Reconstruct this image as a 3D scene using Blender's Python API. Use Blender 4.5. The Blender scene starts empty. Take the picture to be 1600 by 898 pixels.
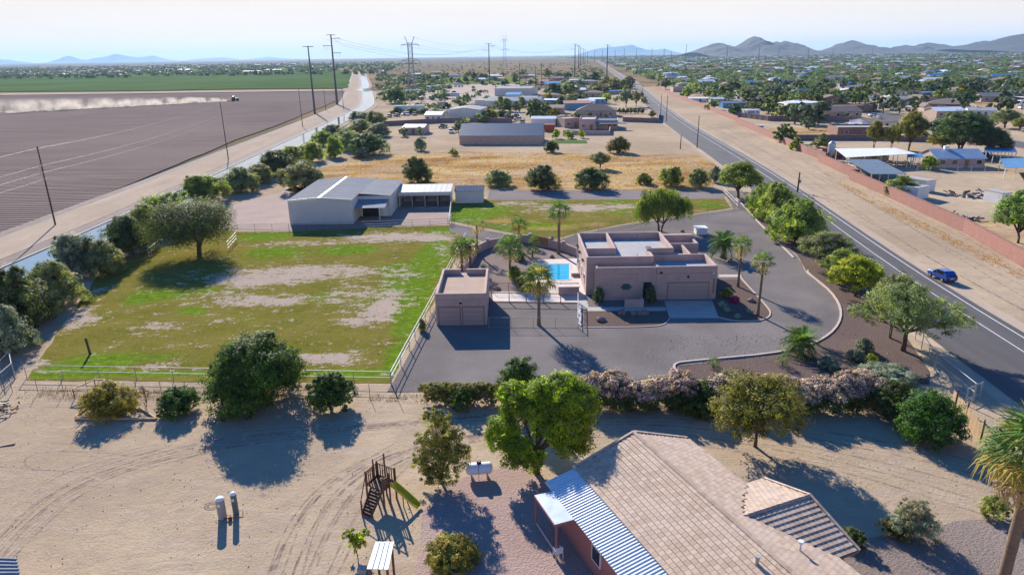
import bpy, bmesh, math, random
import numpy as np
from mathutils import Vector, Matrix
from mathutils.geometry import tessellate_polygon, delaunay_2d_cdt
R = math.radians
sc = bpy.context.scene
col = sc.collection
# ------------------------------------------------------------------ camera
F, H = 1067.0, 28.0
PITCH, ROLL = math.atan2(449 - 86.5, 1067), R(.85)
cam = bpy.data.cameras.new('camera'); cam_o = bpy.data.objects.new('camera', cam); col.objects.link(cam_o)
cam.sensor_width = 36; cam.lens = 36 * F / 1600; cam.clip_start = .5; cam.clip_end = 90000
_c, _s = math.cos(ROLL), math.sin(ROLL)
_up = Vector((0, math.sin(PITCH), math.cos(PITCH))); _rt = Vector((1, 0, 0)); FW = Vector((0, math.cos(PITCH), -math.sin(PITCH)))
RT = _rt * _c - _up * _s; UP = _rt * _s + _up * _c
cam_o.matrix_world = Matrix(((RT.x, UP.x, -FW.x, 0), (RT.y, UP.y, -FW.y, 0), (RT.z, UP.z, -FW.z, H), (0, 0, 0, 1)))
sc.camera = cam_o
# ------------------------------------------------------------------ light
SUN_EL, SUN_AZ = 26.5, -20.5            # azimuth from +Y, negative towards -X
w = bpy.data.worlds.new('World'); sc.world = w; w.use_nodes = True
nt = w.node_tree; nt.nodes.clear()
sky = nt.nodes.new('ShaderNodeTexSky'); sky.sky_type = 'NISHITA'; sky.sun_disc = False
sky.sun_elevation = R(SUN_EL); sky.sun_rotation = R(SUN_AZ); sky.altitude = 300
sky.air_density = 1.0; sky.dust_density = 0.5; sky.ozone_density = 4.0
bg = nt.nodes.new('ShaderNodeBackground'); bg.inputs[1].default_value = .065
wo = nt.nodes.new('ShaderNodeOutputWorld')
def wn(ty, **kw):
    x = nt.nodes.new(ty)
    for k, v in kw.items(): setattr(x, k, v)
    return x
# Nishita sky, slightly blue in balance, with a pale hazy band low down all round and faint high cloud
tint = wn('ShaderNodeMix', data_type='RGBA', blend_type='MULTIPLY'); tint.inputs[0].default_value = 1; tint.inputs[7].default_value = (.12, 1.0, 1.9, 1); nt.links.new(sky.outputs[0], tint.inputs[6])
nt.links.new(tint.outputs[2], bg.inputs[0])
geo = wn('ShaderNodeTexCoord'); sp = wn('ShaderNodeSeparateXYZ'); nt.links.new(geo.outputs['Generated'], sp.inputs[0])
mr = wn('ShaderNodeMapRange', interpolation_type='SMOOTHSTEP'); mr.inputs[1].default_value = .10; mr.inputs[2].default_value = .40; mr.inputs[3].default_value = 1; mr.inputs[4].default_value = 0; nt.links.new(sp.outputs[2], mr.inputs[0])
mp = wn('ShaderNodeMapping'); mp.inputs['Scale'].default_value = (1.5, 1.5, 14); nt.links.new(geo.outputs['Generated'], mp.inputs[0])
cn_ = wn('ShaderNodeTexNoise'); cn_.inputs['Scale'].default_value = 1.6; cn_.inputs['Detail'].default_value = 5; cn_.inputs['Roughness'].default_value = .55; nt.links.new(mp.outputs[0], cn_.inputs['Vector'])
cr = wn('ShaderNodeValToRGB'); cr.color_ramp.elements[0].position = .35; cr.color_ramp.elements[1].position = .68; cr.color_ramp.elements[0].color = (.95, .86, .78, 1); cr.color_ramp.elements[1].color = (1.0, .93, .84, 1); nt.links.new(cn_.outputs['Fac'], cr.inputs[0])
bg2 = wn('ShaderNodeBackground'); bg2.inputs[1].default_value = .58; nt.links.new(cr.outputs[0], bg2.inputs[0])
mxw = wn('ShaderNodeMixShader'); nt.links.new(mr.outputs[0], mxw.inputs[0]); nt.links.new(bg.outputs[0], mxw.inputs[1]); nt.links.new(bg2.outputs[0], mxw.inputs[2]); nt.links.new(mxw.outputs[0], wo.inputs[0])
sun = bpy.data.lights.new('sun', 'SUN'); sun.energy = 5.0; sun.angle = R(.53); sun.color = (1, .93, .82)
sun_o = bpy.data.objects.new('sun', sun); col.objects.link(sun_o)
sd = Vector((math.sin(R(SUN_AZ)) * math.cos(R(SUN_EL)), math.cos(R(SUN_AZ)) * math.cos(R(SUN_EL)), math.sin(R(SUN_EL))))
sun_o.rotation_euler = sd.to_track_quat('Z', 'Y').to_euler(); sun_o.location = (0, 0, 200)
vs = sc.view_settings; vs.view_transform = 'Standard'; vs.look = 'None'; vs.exposure = 0.87; vs.gamma = 1
cy = sc.cycles; cy.use_denoising = True; cy.max_bounces = 5; cy.diffuse_bounces = 2; cy.glossy_bounces = 2
cy.transmission_bounces = 3; cy.transparent_max_bounces = 16; cy.volume_bounces = 0
cy.caustics_reflective = False; cy.caustics_refractive = False
# ------------------------------------------------------------------ helpers
def ray(px, py):
    return RT * ((px - 800) / F) + UP * (-(py - 449) / F) + FW
def P(px, py, z=0.0):
    d = ray(px, py); t = (z - H) / d.z
    return Vector((d.x * t, d.y * t, z))
def proj(x, y, z=0.0):
    q = Vector((x, y, z - H)); c = q.dot(FW)
    return 800 + F * q.dot(RT) / c, 449 - F * q.dot(UP) / c
def hgt(px, py, ty):
    g = P(px, py); lo, hi = 0, 90
    for _ in range(40):
        m = (lo + hi) / 2
        if proj(g.x, g.y, m)[1] > ty: lo = m
        else: hi = m
    return lo
def wid(px, py, w):                       # metres across for w pixels at ground point
    g = P(px, py); return w / F * Vector((g.x, g.y, -H)).dot(FW)
def tag(o, label=None, cat=None, group=None, kind=None):
    if label: o['label'] = label
    if cat: o['category'] = cat
    if group: o['group'] = group
    if kind: o['kind'] = kind
    return o
def empty(name, loc=(0, 0, 0), rz=0, label=None, cat=None, group=None):
    o = bpy.data.objects.new(name, None); col.objects.link(o); o.empty_display_size = .3
    o.location = loc; o.rotation_euler[2] = rz
    return tag(o, label, cat, group)
def link(name, me, parent=None, loc=None, rz=0, scale=None):
    o = bpy.data.objects.new(name, me); col.objects.link(o)
    if parent: o.parent = parent
    if loc is not None: o.location = loc
    o.rotation_euler[2] = rz
    if scale: o.scale = scale
    return o
def copy_tree(o, parent=None):
    c = o.copy(); col.objects.link(c)
    if parent: c.parent = parent
    for ch in list(o.children): copy_tree(ch, c)
    return c
class MB:
    def __init__(s): s.v = []; s.f = []; s.m = []; s.mi = 0
    def add(s, vs, fs):
        n = len(s.v); s.v += [tuple(p) for p in vs]; s.f += [tuple(i + n for i in f) for f in fs]; s.m += [s.mi] * len(fs); return s
    def box(s, x0, x1, y0, y1, z0, z1):
        return s.add([(x0, y0, z0), (x1, y0, z0), (x1, y1, z0), (x0, y1, z0), (x0, y0, z1), (x1, y0, z1), (x1, y1, z1), (x0, y1, z1)],
                     [(3, 2, 1, 0), (4, 5, 6, 7), (0, 1, 5, 4), (1, 2, 6, 5), (2, 3, 7, 6), (3, 0, 4, 7)])
    def bar(s, a, b, w, h):               # oriented box from a to b, width w (horizontal), height h, centred
        a, b = Vector(a), Vector(b); d = (b - a).normalized(); sx = d.cross(Vector((0, 0, 1)))
        sx = sx.normalized() if sx.length > 1e-4 else Vector((1, 0, 0)); u = sx.cross(d) * (h / 2); sx = sx * (w / 2)
        return s.add([a - sx - u, a + sx - u, a + sx + u, a - sx + u, b - sx - u, b + sx - u, b + sx + u, b - sx + u],
                     [(0, 1, 2, 3), (7, 6, 5, 4), (0, 4, 5, 1), (1, 5, 6, 2), (2, 6, 7, 3), (3, 7, 4, 0)])
    def tube(s, pts, rs, n=8, cap=True):
        pts = [Vector(p) for p in pts]
        if not hasattr(rs, '__len__'): rs = [rs] * len(pts)
        vs, fs = [], []
        for i, p in enumerate(pts):
            d = (pts[min(i + 1, len(pts) - 1)] - pts[max(i - 1, 0)]).normalized()
            a = d.orthogonal().normalized() if abs(d.z) < .99 else Vector((1, 0, 0)); b = d.cross(a)
            if abs(d.z) < .99: a = d.cross(Vector((0, 0, 1))).normalized(); b = d.cross(a)
            for k in range(n):
                t = 2 * math.pi * k / n; vs.append(p + (a * math.cos(t) + b * math.sin(t)) * rs[i])
        for i in range(len(pts) - 1):
            for k in range(n):
                fs.append((i * n + k, i * n + (k + 1) % n, (i + 1) * n + (k + 1) % n, (i + 1) * n + k))
        if cap: fs += [tuple(range(n))[::-1], tuple((len(pts) - 1) * n + k for k in range(n))]
        return s.add(vs, fs)
    def prism(s, prof, y0, y1, axis='y'):  # prof in (x,z) extruded along y, or (y,z) along x
        n = len(prof)
        if axis == 'y': vs = [(p[0], y0, p[1]) for p in prof] + [(p[0], y1, p[1]) for p in prof]
        else: vs = [(y0, p[0], p[1]) for p in prof] + [(y1, p[0], p[1]) for p in prof]
        return s.add(vs, [tuple(range(n)), tuple(range(2 * n - 1, n - 1, -1))] + [(i, i + n, (i + 1) % n + n, (i + 1) % n) for i in range(n)])
    def slab(s, quad, th):                # quad of 3-D points thickened downwards
        q = [Vector(p) for p in quad]; n = len(q); d = Vector((0, 0, -th))
        return s.add(q + [p + d for p in q], [tuple(range(n)), tuple(range(2 * n - 1, n - 1, -1))] + [(i, i + n, (i + 1) % n + n, (i + 1) % n) for i in range(n)])
    def lathe(s, prof, n=12, c=(0, 0)):
        vs = [(c[0] + r * math.cos(2 * math.pi * k / n), c[1] + r * math.sin(2 * math.pi * k / n), z) for r, z in prof for k in range(n)]
        fs = [(i * n + k, i * n + (k + 1) % n, (i + 1) * n + (k + 1) % n, (i + 1) * n + k) for i in range(len(prof) - 1) for k in range(n)]
        return s.add(vs, fs + [tuple(range(n))[::-1], tuple((len(prof) - 1) * n + k for k in range(n))])
    def mesh(s, name, mats, smooth=False):
        me = bpy.data.meshes.new(name); me.from_pydata(s.v, [], s.f); me.validate()
        bm = bmesh.new(); bm.from_mesh(me); bmesh.ops.recalc_face_normals(bm, faces=bm.faces); bm.to_mesh(me); bm.free()
        for m in (mats if isinstance(mats, (list, tuple)) else [mats]): me.materials.append(m)
        if len(me.polygons) == len(s.m): me.polygons.foreach_set('material_index', s.m)
        if smooth: me.polygons.foreach_set('use_smooth', [True] * len(me.polygons))
        return me
    def build(s, name, mats, parent=None, loc=None, rz=0, smooth=False):
        return link(name, s.mesh(name, mats, smooth), parent, loc, rz)
# ------------------------------------------------------------------ materials
def srgb(c): return tuple(((x / 255) / 12.92 if x / 255 <= .04045 else ((x / 255 + .055) / 1.055) ** 2.4) for x in c) + (1,)
def C(r, g, b): return (r, g, b, 1)
class NT:
    def __init__(s, name):
        s.m = bpy.data.materials.new(name); s.m.use_nodes = True; s.t = s.m.node_tree
        s.b = s.t.nodes['Principled BSDF']; s.o = s.t.nodes['Material Output']
    def n(s, ty, **kw):
        x = s.t.nodes.new(ty)
        for k, v in kw.items():
            if k.startswith('i_'): x.inputs[k[2:]].default_value = v
            else: setattr(x, k, v)
        return x
    def l(s, a, b): s.t.links.new(a, b)
    def coord(s, scale=(1, 1, 1), rot=(0, 0, 0), which='Object'):
        tc = s.n('ShaderNodeTexCoord'); mp = s.n('ShaderNodeMapping'); mp.inputs['Scale'].default_value = scale; mp.inputs['Rotation'].default_value = rot
        s.l(tc.outputs[which], mp.inputs[0]); return mp.outputs[0]
    def noise(s, vec, scale, detail=4, rough=.55, dist=0):
        x = s.n('ShaderNodeTexNoise'); x.inputs['Scale'].default_value = scale; x.inputs['Detail'].default_value = detail
        x.inputs['Roughness'].default_value = rough; x.inputs['Distortion'].default_value = dist; s.l(vec, x.inputs['Vector']); return x.outputs['Fac']
    def ramp(s, fac, a, b, ca=C(0, 0, 0), cb=C(1, 1, 1)):
        if b > 1: fac = s.math('MULTIPLY', fac, .5); a, b = a / 2, b / 2
        x = s.n('ShaderNodeValToRGB'); x.color_ramp.elements[0].position = a; x.color_ramp.elements[1].position = b
        x.color_ramp.elements[0].color = ca; x.color_ramp.elements[1].color = cb; s.l(fac, x.inputs[0]); return x.outputs[0]
    def mix(s, f, a, b, mode='MIX'):
        x = s.n('ShaderNodeMix', data_type='RGBA', blend_type=mode)
        for v, i in ((f, 0), (a, 6), (b, 7)):
            if isinstance(v, (int, float, tuple)): x.inputs[i].default_value = v
            else: s.l(v, x.inputs[i])
        return x.outputs[2]
    def math(s, op, a, b=0.0):
        x = s.n('ShaderNodeMath', operation=op)
        for v, i in ((a, 0), (b, 1)):
            if isinstance(v, (int, float)): x.inputs[i].default_value = v
            else: s.l(v, x.inputs[i])
        return x.outputs[0]
    def bump(s, h, strength=.5, dist=.05):
        x = s.n('ShaderNodeBump'); x.inputs['Strength'].default_value = strength; x.inputs['Distance'].default_value = dist
        s.l(h, x.inputs['Height']); s.l(x.outputs[0], s.b.inputs['Normal']); return x
    def attr(s, name): x = s.n('ShaderNodeAttribute', attribute_name=name); return x.outputs['Fac']
ORD = 'first second third fourth fifth sixth seventh eighth ninth tenth eleventh twelfth thirteenth fourteenth fifteenth sixteenth seventeenth eighteenth nineteenth twentieth twenty-first'.split()
def mat(name, c, var=.15, scale=2, rough=.8, bump=.2, bd=.02, bscale=None, metal=0, spec=.3, c2=None, stretch=(1, 1, 1)):
    n = NT(name); v = n.coord(stretch)
    f = n.noise(v, scale, 5, .6); f2 = n.noise(v, scale * 9, 3)
    ff = n.math('ADD', n.math('MULTIPLY', f, .65), n.math('MULTIPLY', f2, .35))
    if c2 is None: c2 = tuple(min(1, x * (1 + var)) for x in c[:3]) + (1,); c1 = tuple(x * (1 - var) for x in c[:3]) + (1,)
    else: c1 = c
    n.l(n.ramp(ff, .35, .65, c1, c2), n.b.inputs['Base Color'])
    n.b.inputs['Roughness'].default_value = rough; n.b.inputs['Metallic'].default_value = metal; n.b.inputs['Specular IOR Level'].default_value = spec
    if bump: n.bump(n.noise(v, bscale or scale * 12, 3), bump, bd)
    return n.m
def leaf_mat(name, c, hi=None, trans=.3, var=.3):
    n = NT(name); a = n.attr('tone')
    oi = n.n('ShaderNodeObjectInfo'); r = oi.outputs['Random']
    c = tuple(x * 1.5 for x in c[:3]) + (1,)
    if hi: hi = tuple(x * 1.75 for x in hi[:3]) + (1,)
    hi = hi or tuple(min(1, x * 1.7) for x in c[:3]) + (1,)
    lo = tuple(x * (.8 - var) for x in c[:3]) + (1,)
    cc = n.ramp(a, 0, 1, lo, hi)
    hs = n.n('ShaderNodeHueSaturation'); n.l(cc, hs.inputs['Color'])
    n.l(n.math('ADD', n.math('MULTIPLY', r, .04), .48), hs.inputs['Hue']); n.l(n.math('ADD', n.math('MULTIPLY', r, .35), .85), hs.inputs['Value'])
    n.l(hs.outputs[0], n.b.inputs['Base Color']); n.b.inputs['Roughness'].default_value = .6; n.b.inputs['Specular IOR Level'].default_value = .12
    tr = n.n('ShaderNodeBsdfTranslucent'); n.l(n.mix(1.0, hs.outputs[0], C(1.7, 1.75, .6), 'MULTIPLY'), tr.inputs[0])
    mx = n.n('ShaderNodeMixShader'); mx.inputs[0].default_value = min(.42, trans + .06) if trans < .4 else .52
    n.l(n.b.outputs[0], mx.inputs[1]); n.l(tr.outputs[0], mx.inputs[2]); n.l(mx.outputs[0], n.o.inputs[0])
    return n.m
M = {}
M['stucco'] = mat('stucco', C(.46, .325, .28), .13, .8, .9, .25, .01, 60)
M['stucco_dark'] = mat('stucco_dark', C(.42, .295, .255), .06, 1.5, .9, .25, .01, 60)
M['fg_stucco'] = mat('foreground_stucco', C(.36, .15, .13), .08, 1.5, .9, .25, .01, 60)
M['roof_white'] = mat('roof_coating', C(.36, .34, .33), .12, .8, .85, .1, .01, 8)
M['roof_tan'] = mat('tan_roof_coating', C(.38, .26, .19), .12, .9, .9, .1, .01, 8)
M['garage'] = mat('garage_door_paint', C(.43, .30, .26), .04, 3, .6, .05)
M['concrete'] = mat('concrete', C(.42, .37, .32), .1, .7, .85, .1, .01, 20)
M['deck'] = mat('pool_deck_concrete', C(.58, .48, .42), .08, .9, .8, .1, .01, 20)
M['kerb'] = mat('kerb_concrete', C(.52, .40, .34), .1, 1.5, .85, .1)
M['metal_wall'] = mat('beige_metal_wall', C(.62, .60, .54), .04, .6, .6, 0)
M['metal_roof'] = mat('galvanised_roof', C(.27, .28, .30), .1, .4, .8, 0, metal=0, spec=.1)
M['white_metal'] = mat('white_metal', C(.72, .72, .70), .05, 1, .4, 0, spec=.5)
M['blue_roof'] = mat('slate_blue_roof', C(.10, .14, .19), .12, .5, .5, 0)
M['shingle'] = mat('brown_shingle', C(.19, .14, .12), .15, .5, .9, .3, .02, 6)
M['shingle_grey'] = mat('grey_shingle', C(.21, .20, .20), .15, .5, .9, .3, .02, 6)
M['red_roof'] = mat('terracotta_roof', C(.30, .13, .09), .15, .5, .85, .3, .02, 6)
M['tan_wall'] = mat('tan_wall', C(.45, .33, .25), .08, 1, .9, .1)
M['pink_wall'] = mat('pink_wall', C(.46, .33, .30), .08, 1, .9, .1)
M['white_wall'] = mat('white_wall', C(.70, .68, .64), .06, 1, .8, .1)
M['brown_wall'] = mat('brown_wall', C(.26, .15, .11), .1, 1, .9, .1)
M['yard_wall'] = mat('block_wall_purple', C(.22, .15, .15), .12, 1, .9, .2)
M['wood'] = mat('brown_wood', C(.16, .075, .04), .3, 3, .75, .3, .01, 30, stretch=(1, 1, .2))
M['old_wood'] = mat('weathered_pole_wood', C(.10, .065, .05), .3, 3, .85, .3, .01, 20, stretch=(4, 4, .3))
M['lumber'] = mat('pale_lumber', C(.50, .33, .18), .2, 3, .8, .1)
M['steel'] = mat('weathering_steel', C(.11, .10, .10), .12, 1, .5, .1, metal=.3)
M['galv'] = mat('galvanised_pipe', C(.34, .34, .34), .1, 3, .55, 0, metal=.2, spec=.3)
M['white_pipe'] = mat('white_painted_pipe', C(.62, .57, .52), .12, 3, .5, .1)
M['trunk'] = mat('bark', C(.11, .075, .05), .35, 4, .95, .6, .03, 14, stretch=(1, 1, .3))
M['palm_trunk'] = mat('palm_trunk_bark', C(.20, .135, .09), .3, 3, .95, .6, .03, 10, stretch=(1, 1, 3))
M['dark'] = mat('dark_opening', C(.012, .014, .018), .2, 1, .5, 0)
M['black'] = mat('black_rubber', C(.015, .015, .015), .2, 5, .8, .1)
M['rock'] = mat('rock', C(.24, .15, .12), .3, 2, .9, .6, .05, 5)
M['wire'] = mat('wire_conductor', C(.25, .25, .26), .05, 1, .5, 0)
M['yellow'] = mat('yellow_plastic', C(.62, .48, .02), .08, 1, .4, 0, spec=.5)
M['white_plastic'] = mat('white_plastic', C(.75, .76, .78), .04, 2, .35, 0, spec=.5)
M['tank_grey'] = mat('grey_tank_paint', C(.32, .30, .29), .08, 2, .5, 0)
M['tank_green'] = mat('green_grey_tank_paint', C(.12, .15, .15), .1, 2, .45, 0)
M['rust'] = mat('rust', C(.18, .06, .03), .4, 6, .9, .3)
M['red_metal'] = mat('red_container_paint', C(.34, .07, .04), .15, 1, .6, .1)
M['blue_sheet'] = mat('blue_sheet_metal', C(.08, .24, .42), .1, .6, .4, 0, metal=.2)
M['stable_roof'] = mat('dull_white_roof', C(.42, .42, .40), .1, 1, .6, 0)
M['gold_wood'] = mat('golden_wood_fence', C(.34, .20, .10), .2, 2, .85, .2)
def glassm(name, c, rough=.08):
    n = NT(name); n.b.inputs['Base Color'].default_value = c; n.b.inputs['Roughness'].default_value = rough; n.b.inputs['Specular IOR Level'].default_value = .8
    v = n.coord(); n.l(n.ramp(n.noise(v, 1.2, 2), .3, .7, tuple(x * .8 for x in c[:3]) + (1,), c), n.b.inputs['Base Color']); return n.m
M['glass'] = glassm('window_glass', C(.03, .04, .05))
M['car_glass'] = glassm('car_glass', C(.015, .018, .02), .05)
def carp(name, c):
    n = NT(name); n.b.inputs['Base Color'].default_value = c; n.b.inputs['Roughness'].default_value = .3; n.b.inputs['Coat Weight'].default_value = .6
    n.b.inputs['Metallic'].default_value = .2; v = n.coord(); n.l(n.math('ADD', n.math('MULTIPLY', n.noise(v, 3, 3), .15), .22), n.b.inputs['Roughness']); return n.m
M['car_blue'] = carp('blue_car_paint', C(.01, .06, .33)); M['car_white'] = carp('white_car_paint', C(.7, .7, .7)); M['car_grey'] = carp('grey_car_paint', C(.18, .19, .2))
M['car_red'] = carp('red_car_paint', C(.3, .03, .02)); M['car_dark'] = carp('dark_car_paint', C(.03, .035, .05)); M['car_silver'] = carp('silver_car_paint', C(.42, .43, .45)); M['car_tan'] = carp('tan_car_paint', C(.35, .28, .2))
M['red_lamp'] = mat('red_lamp_lens', C(.4, .02, .01), .05, 1, .2, 0); M['clear_lamp'] = mat('clear_lamp_lens', C(.6, .6, .6), .05, 1, .15, 0)
# foliage
M['L_mesq'] = leaf_mat('mesquite_leaves', C(.135, .155, .065), C(.24, .26, .115), trans=.36)
M['L_far'] = leaf_mat('distant_leaves', C(.062, .092, .045), C(.115, .145, .068), trans=.16)
M['L_dark'] = leaf_mat('dark_green_leaves', C(.05, .08, .026), C(.11, .15, .048))
M['L_citrus'] = leaf_mat('citrus_leaves', C(.026, .062, .01), C(.075, .14, .02), trans=.28)
M['L_bright'] = leaf_mat('bright_green_leaves', C(.095, .15, .01), C(.27, .34, .026), trans=.42)
M['L_mesqd'] = leaf_mat('dark_mesquite_leaves', C(.07, .09, .03), C(.14, .165, .055), trans=.3)
M['L_lime'] = leaf_mat('lime_leaves', C(.17, .22, .015), C(.36, .40, .03), trans=.42)
M['L_palo'] = leaf_mat('palo_verde_leaves', C(.115, .15, .035), C(.25, .285, .07), trans=.4)
M['L_olive'] = leaf_mat('olive_leaves', C(.10, .11, .022), C(.24, .22, .045), trans=.32)
M['L_yellow'] = leaf_mat('yellowing_leaves', C(.115, .105, .014), C(.26, .20, .025), trans=.3)
M['L_grey'] = leaf_mat('grey_green_leaves', C(.12, .14, .09), C(.24, .26, .17), trans=.2)
M['L_pepper'] = leaf_mat('pepper_leaves', C(.075, .12, .025), C(.17, .25, .05), trans=.35)
M['L_dry'] = leaf_mat('dry_twigs', C(.16, .11, .08), C(.28, .20, .15), trans=.1)
M['L_pink'] = leaf_mat('pink_blossom', C(.46, .27, .27), C(.58, .41, .39), trans=.22)
M['L_orange'] = leaf_mat('orange_blossom', C(.6, .12, .03), C(.75, .28, .08), trans=.3)
M['L_magenta'] = leaf_mat('magenta_blossom', C(.38, .02, .12), C(.5, .06, .2), trans=.3)
M['L_palm'] = leaf_mat('palm_fronds', C(.045, .085, .025), C(.12, .18, .055), trans=.26)
M['L_palm_y'] = leaf_mat('yellowed_palm_fronds', C(.15, .125, .03), C(.32, .25, .07), trans=.3)
M['L_palm_dead'] = leaf_mat('dead_palm_fronds', C(.25, .18, .10), C(.42, .31, .18), trans=.2)
M['L_agave'] = leaf_mat('agave_leaves', C(.13, .20, .15), C(.25, .33, .25), trans=.1)
# ------------------------------------------------------------------ ground sheets
def vnoise(x, y, s):
    from mathutils import noise
    return noise.noise(Vector((x / s, y / s, s)))
def jitter(poly, step, amp, seed=0):
    rnd = random.Random(seed); out = []; n = len(poly)
    for i in range(n):
        a, b = Vector(poly[i][:2]), Vector(poly[(i + 1) % n][:2]); L = (b - a).length; k = max(1, int(L / step))
        if k > 400: k = 400
        d = (b - a).normalized() if L > 0 else Vector((1, 0)); nn = Vector((-d.y, d.x))
        for j in range(k):
            p = a.lerp(b, j / k)
            if amp and (j or 1): p = p + nn * amp * (vnoise(p.x + seed * 13, p.y, step * 2.5) + .5 * rnd.uniform(-1, 1))
            out.append(p)
    return out
def sheet(name, poly, z, m, step=0, amp=0, seed=0, res=None, masks=None, kind='structure'):
    pts = [Vector(p[:2]) for p in poly]
    if step: pts = jitter(pts, step, amp, seed)
    me = bpy.data.meshes.new(name)
    if res:
        n = len(pts); edges = [(i, (i + 1) % n) for i in range(n)]; allp = list(pts)
        xs = [p.x for p in pts]; ys = [p.y for p in pts]
        X, Y = np.meshgrid(np.arange(min(xs), max(xs), res), np.arange(min(ys), max(ys), res)); X = X.ravel(); Y = Y.ravel()
        ins = np.zeros(len(X), bool); j = n - 1
        for i in range(n):
            xi, yi, xj, yj = pts[i].x, pts[i].y, pts[j].x, pts[j].y
            c = ((yi > Y) != (yj > Y)) & (X < (xj - xi) * (Y - yi) / ((yj - yi) or 1e-9) + xi); ins ^= c; j = i
        allp += [Vector((a, b)) for a, b in zip(X[ins], Y[ins])]
        v, e, f, *_ = delaunay_2d_cdt(allp, edges, [list(range(n))], 1, 1e-4)
        me.from_pydata([(p.x, p.y, 0) for p in v], [], f)
    else:
        tri = tessellate_polygon([[Vector((p.x, p.y, 0)) for p in pts]])
        me.from_pydata([(p.x, p.y, 0) for p in pts], [], tri)
    bm = bmesh.new(); bm.from_mesh(me)
    for f in bm.faces:
        if f.normal.z < 0: f.normal_flip()
    bm.to_mesh(me); bm.free()
    if masks:
        for nm, fn in masks.items():
            at = me.attributes.new(nm, 'FLOAT', 'POINT'); at.data.foreach_set('value', [fn(v.co.x, v.co.y) for v in me.vertices])
    me.materials.append(m)
    o = link(name, me, None, (0, 0, z)); tag(o, kind=kind); return o
def blobs(lst):                            # patches listed as seen in the photograph, stored on the ground where they lie
    L = []
    for px, py, rx, ry, a in lst:
        g = P(px, py); ex = P(px + rx, py) - g; ey = P(px, py - ry) - g
        L.append((g.x, g.y, max(.3, abs(ex.x)), max(.3, abs(ey.y)), a))
    def fn(x, y):
        s = 0
        for gx, gy, a, b, k in L:
            d = ((x - gx) / a) ** 2 + ((y - gy) / b) ** 2
            if d < 6: s += k * math.exp(-d)
        return max(0, min(1.5, s))
    return fn
PP = lambda lst: [P(*a) for a in lst]
# materials for ground
def sand_mat():
    n = NT('sandy_ground'); v = n.coord()
    big = n.noise(v, .035, 5, .6, .6); mid = n.noise(v, .35, 5, .65); fine = n.noise(v, 5, 4, .7)
    st = n.noise(n.coord((.45, 1.1, 1), (0, 0, .35)), .5, 5, .65, 1.6)
    c = n.mix(n.ramp(big, .35, .65), C(.375, .28, .182), C(.52, .395, .258))
    c = n.mix(n.math('MULTIPLY', n.ramp(mid, .42, .68), .5), c, C(.34, .25, .19))
    c = n.mix(n.math('MULTIPLY', n.ramp(st, .5, .66), .3), c, C(.54, .43, .34))
    c = n.mix(n.math('MULTIPLY', n.ramp(n.noise(v, .9, 6, .75, 1.2), .52, .66), .35), c, C(.30, .215, .17))
    c = n.mix(n.math('MULTIPLY', n.ramp(fine, .5, .72), .35), c, C(.25, .18, .14))
    n.l(c, n.b.inputs['Base Color']); n.b.inputs['Roughness'].default_value = .95; n.b.inputs['Specular IOR Level'].default_value = 0
    h = n.math('ADD', n.math('MULTIPLY', st, .6), n.math('ADD', fine, n.math('MULTIPLY', mid, 2))); n.bump(h, .7, .08); return n.m
M['sand'] = sand_mat()
def far_mat():
    n = NT('desert_plain'); v = n.coord()
    big = n.noise(v, .0016, 5, .6, .5); mid = n.noise(v, .012, 5, .6)
    c = n.mix(n.ramp(big, .4, .6), C(.22, .155, .09), C(.33, .23, .13)); c = n.mix(n.ramp(mid, .45, .6), c, C(.16, .14, .09))
    n.l(c, n.b.inputs['Base Color']); n.b.inputs['Roughness'].default_value = 1; n.b.inputs['Specular IOR Level'].default_value = 0; return n.m
M['plain'] = far_mat()
def plough_mat():
    n = NT('ploughed_soil'); v = n.coord()
    rot = (0, 0, R(-1.5)); wv = n.n('ShaderNodeTexWave', wave_type='BANDS', bands_direction='Y'); wv.inputs['Scale'].default_value = .17; wv.inputs['Distortion'].default_value = 1.2
    wv.inputs['Detail'].default_value = 3; wv.inputs['Detail Scale'].default_value = .35; n.l(n.coord((.12, 1, 1), rot), wv.inputs['Vector'])
    st = n.noise(n.coord((.018, .55, 1), rot), 1, 4, .7); big = n.noise(v, .012, 4, .5, .5); fine = n.noise(v, 1.3, 4, .7)
    c = n.mix(n.ramp(big, .35, .65), C(.20, .158, .132), C(.285, .228, .188))
    c = n.mix(n.math('MULTIPLY', n.ramp(st, .45, .6), .6), c, C(.34, .26, .225))
    c = n.mix(n.math('MULTIPLY', n.ramp(wv.outputs['Fac'], .4, .9), .75), c, C(.085, .06, .055))
    c = n.mix(n.math('MULTIPLY', n.ramp(fine, .5, .7), .3), c, C(.11, .075, .065))
    n.l(c, n.b.inputs['Base Color']); n.b.inputs['Roughness'].default_value = 1; n.b.inputs['Specular IOR Level'].default_value = 0
    n.bump(n.math('ADD', wv.outputs['Fac'], fine), .7, .2); return n.m
M['plough'] = plough_mat()
def field_mat():
    n = NT('green_crop'); v = n.coord()
    st = n.noise(n.coord((.02, .3, 1)), .5, 4, .6); big = n.noise(v, .006, 4)
    c = n.mix(n.ramp(big, .35, .65), C(.075, .118, .04), C(.12, .165, .06)); c = n.mix(n.math('MULTIPLY', n.ramp(st, .45, .65), .4), c, C(.11, .16, .04))
    n.l(c, n.b.inputs['Base Color']); n.b.inputs['Roughness'].default_value = 1; n.b.inputs['Specular IOR Level'].default_value = 0; return n.m
M['crop'] = field_mat()
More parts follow.
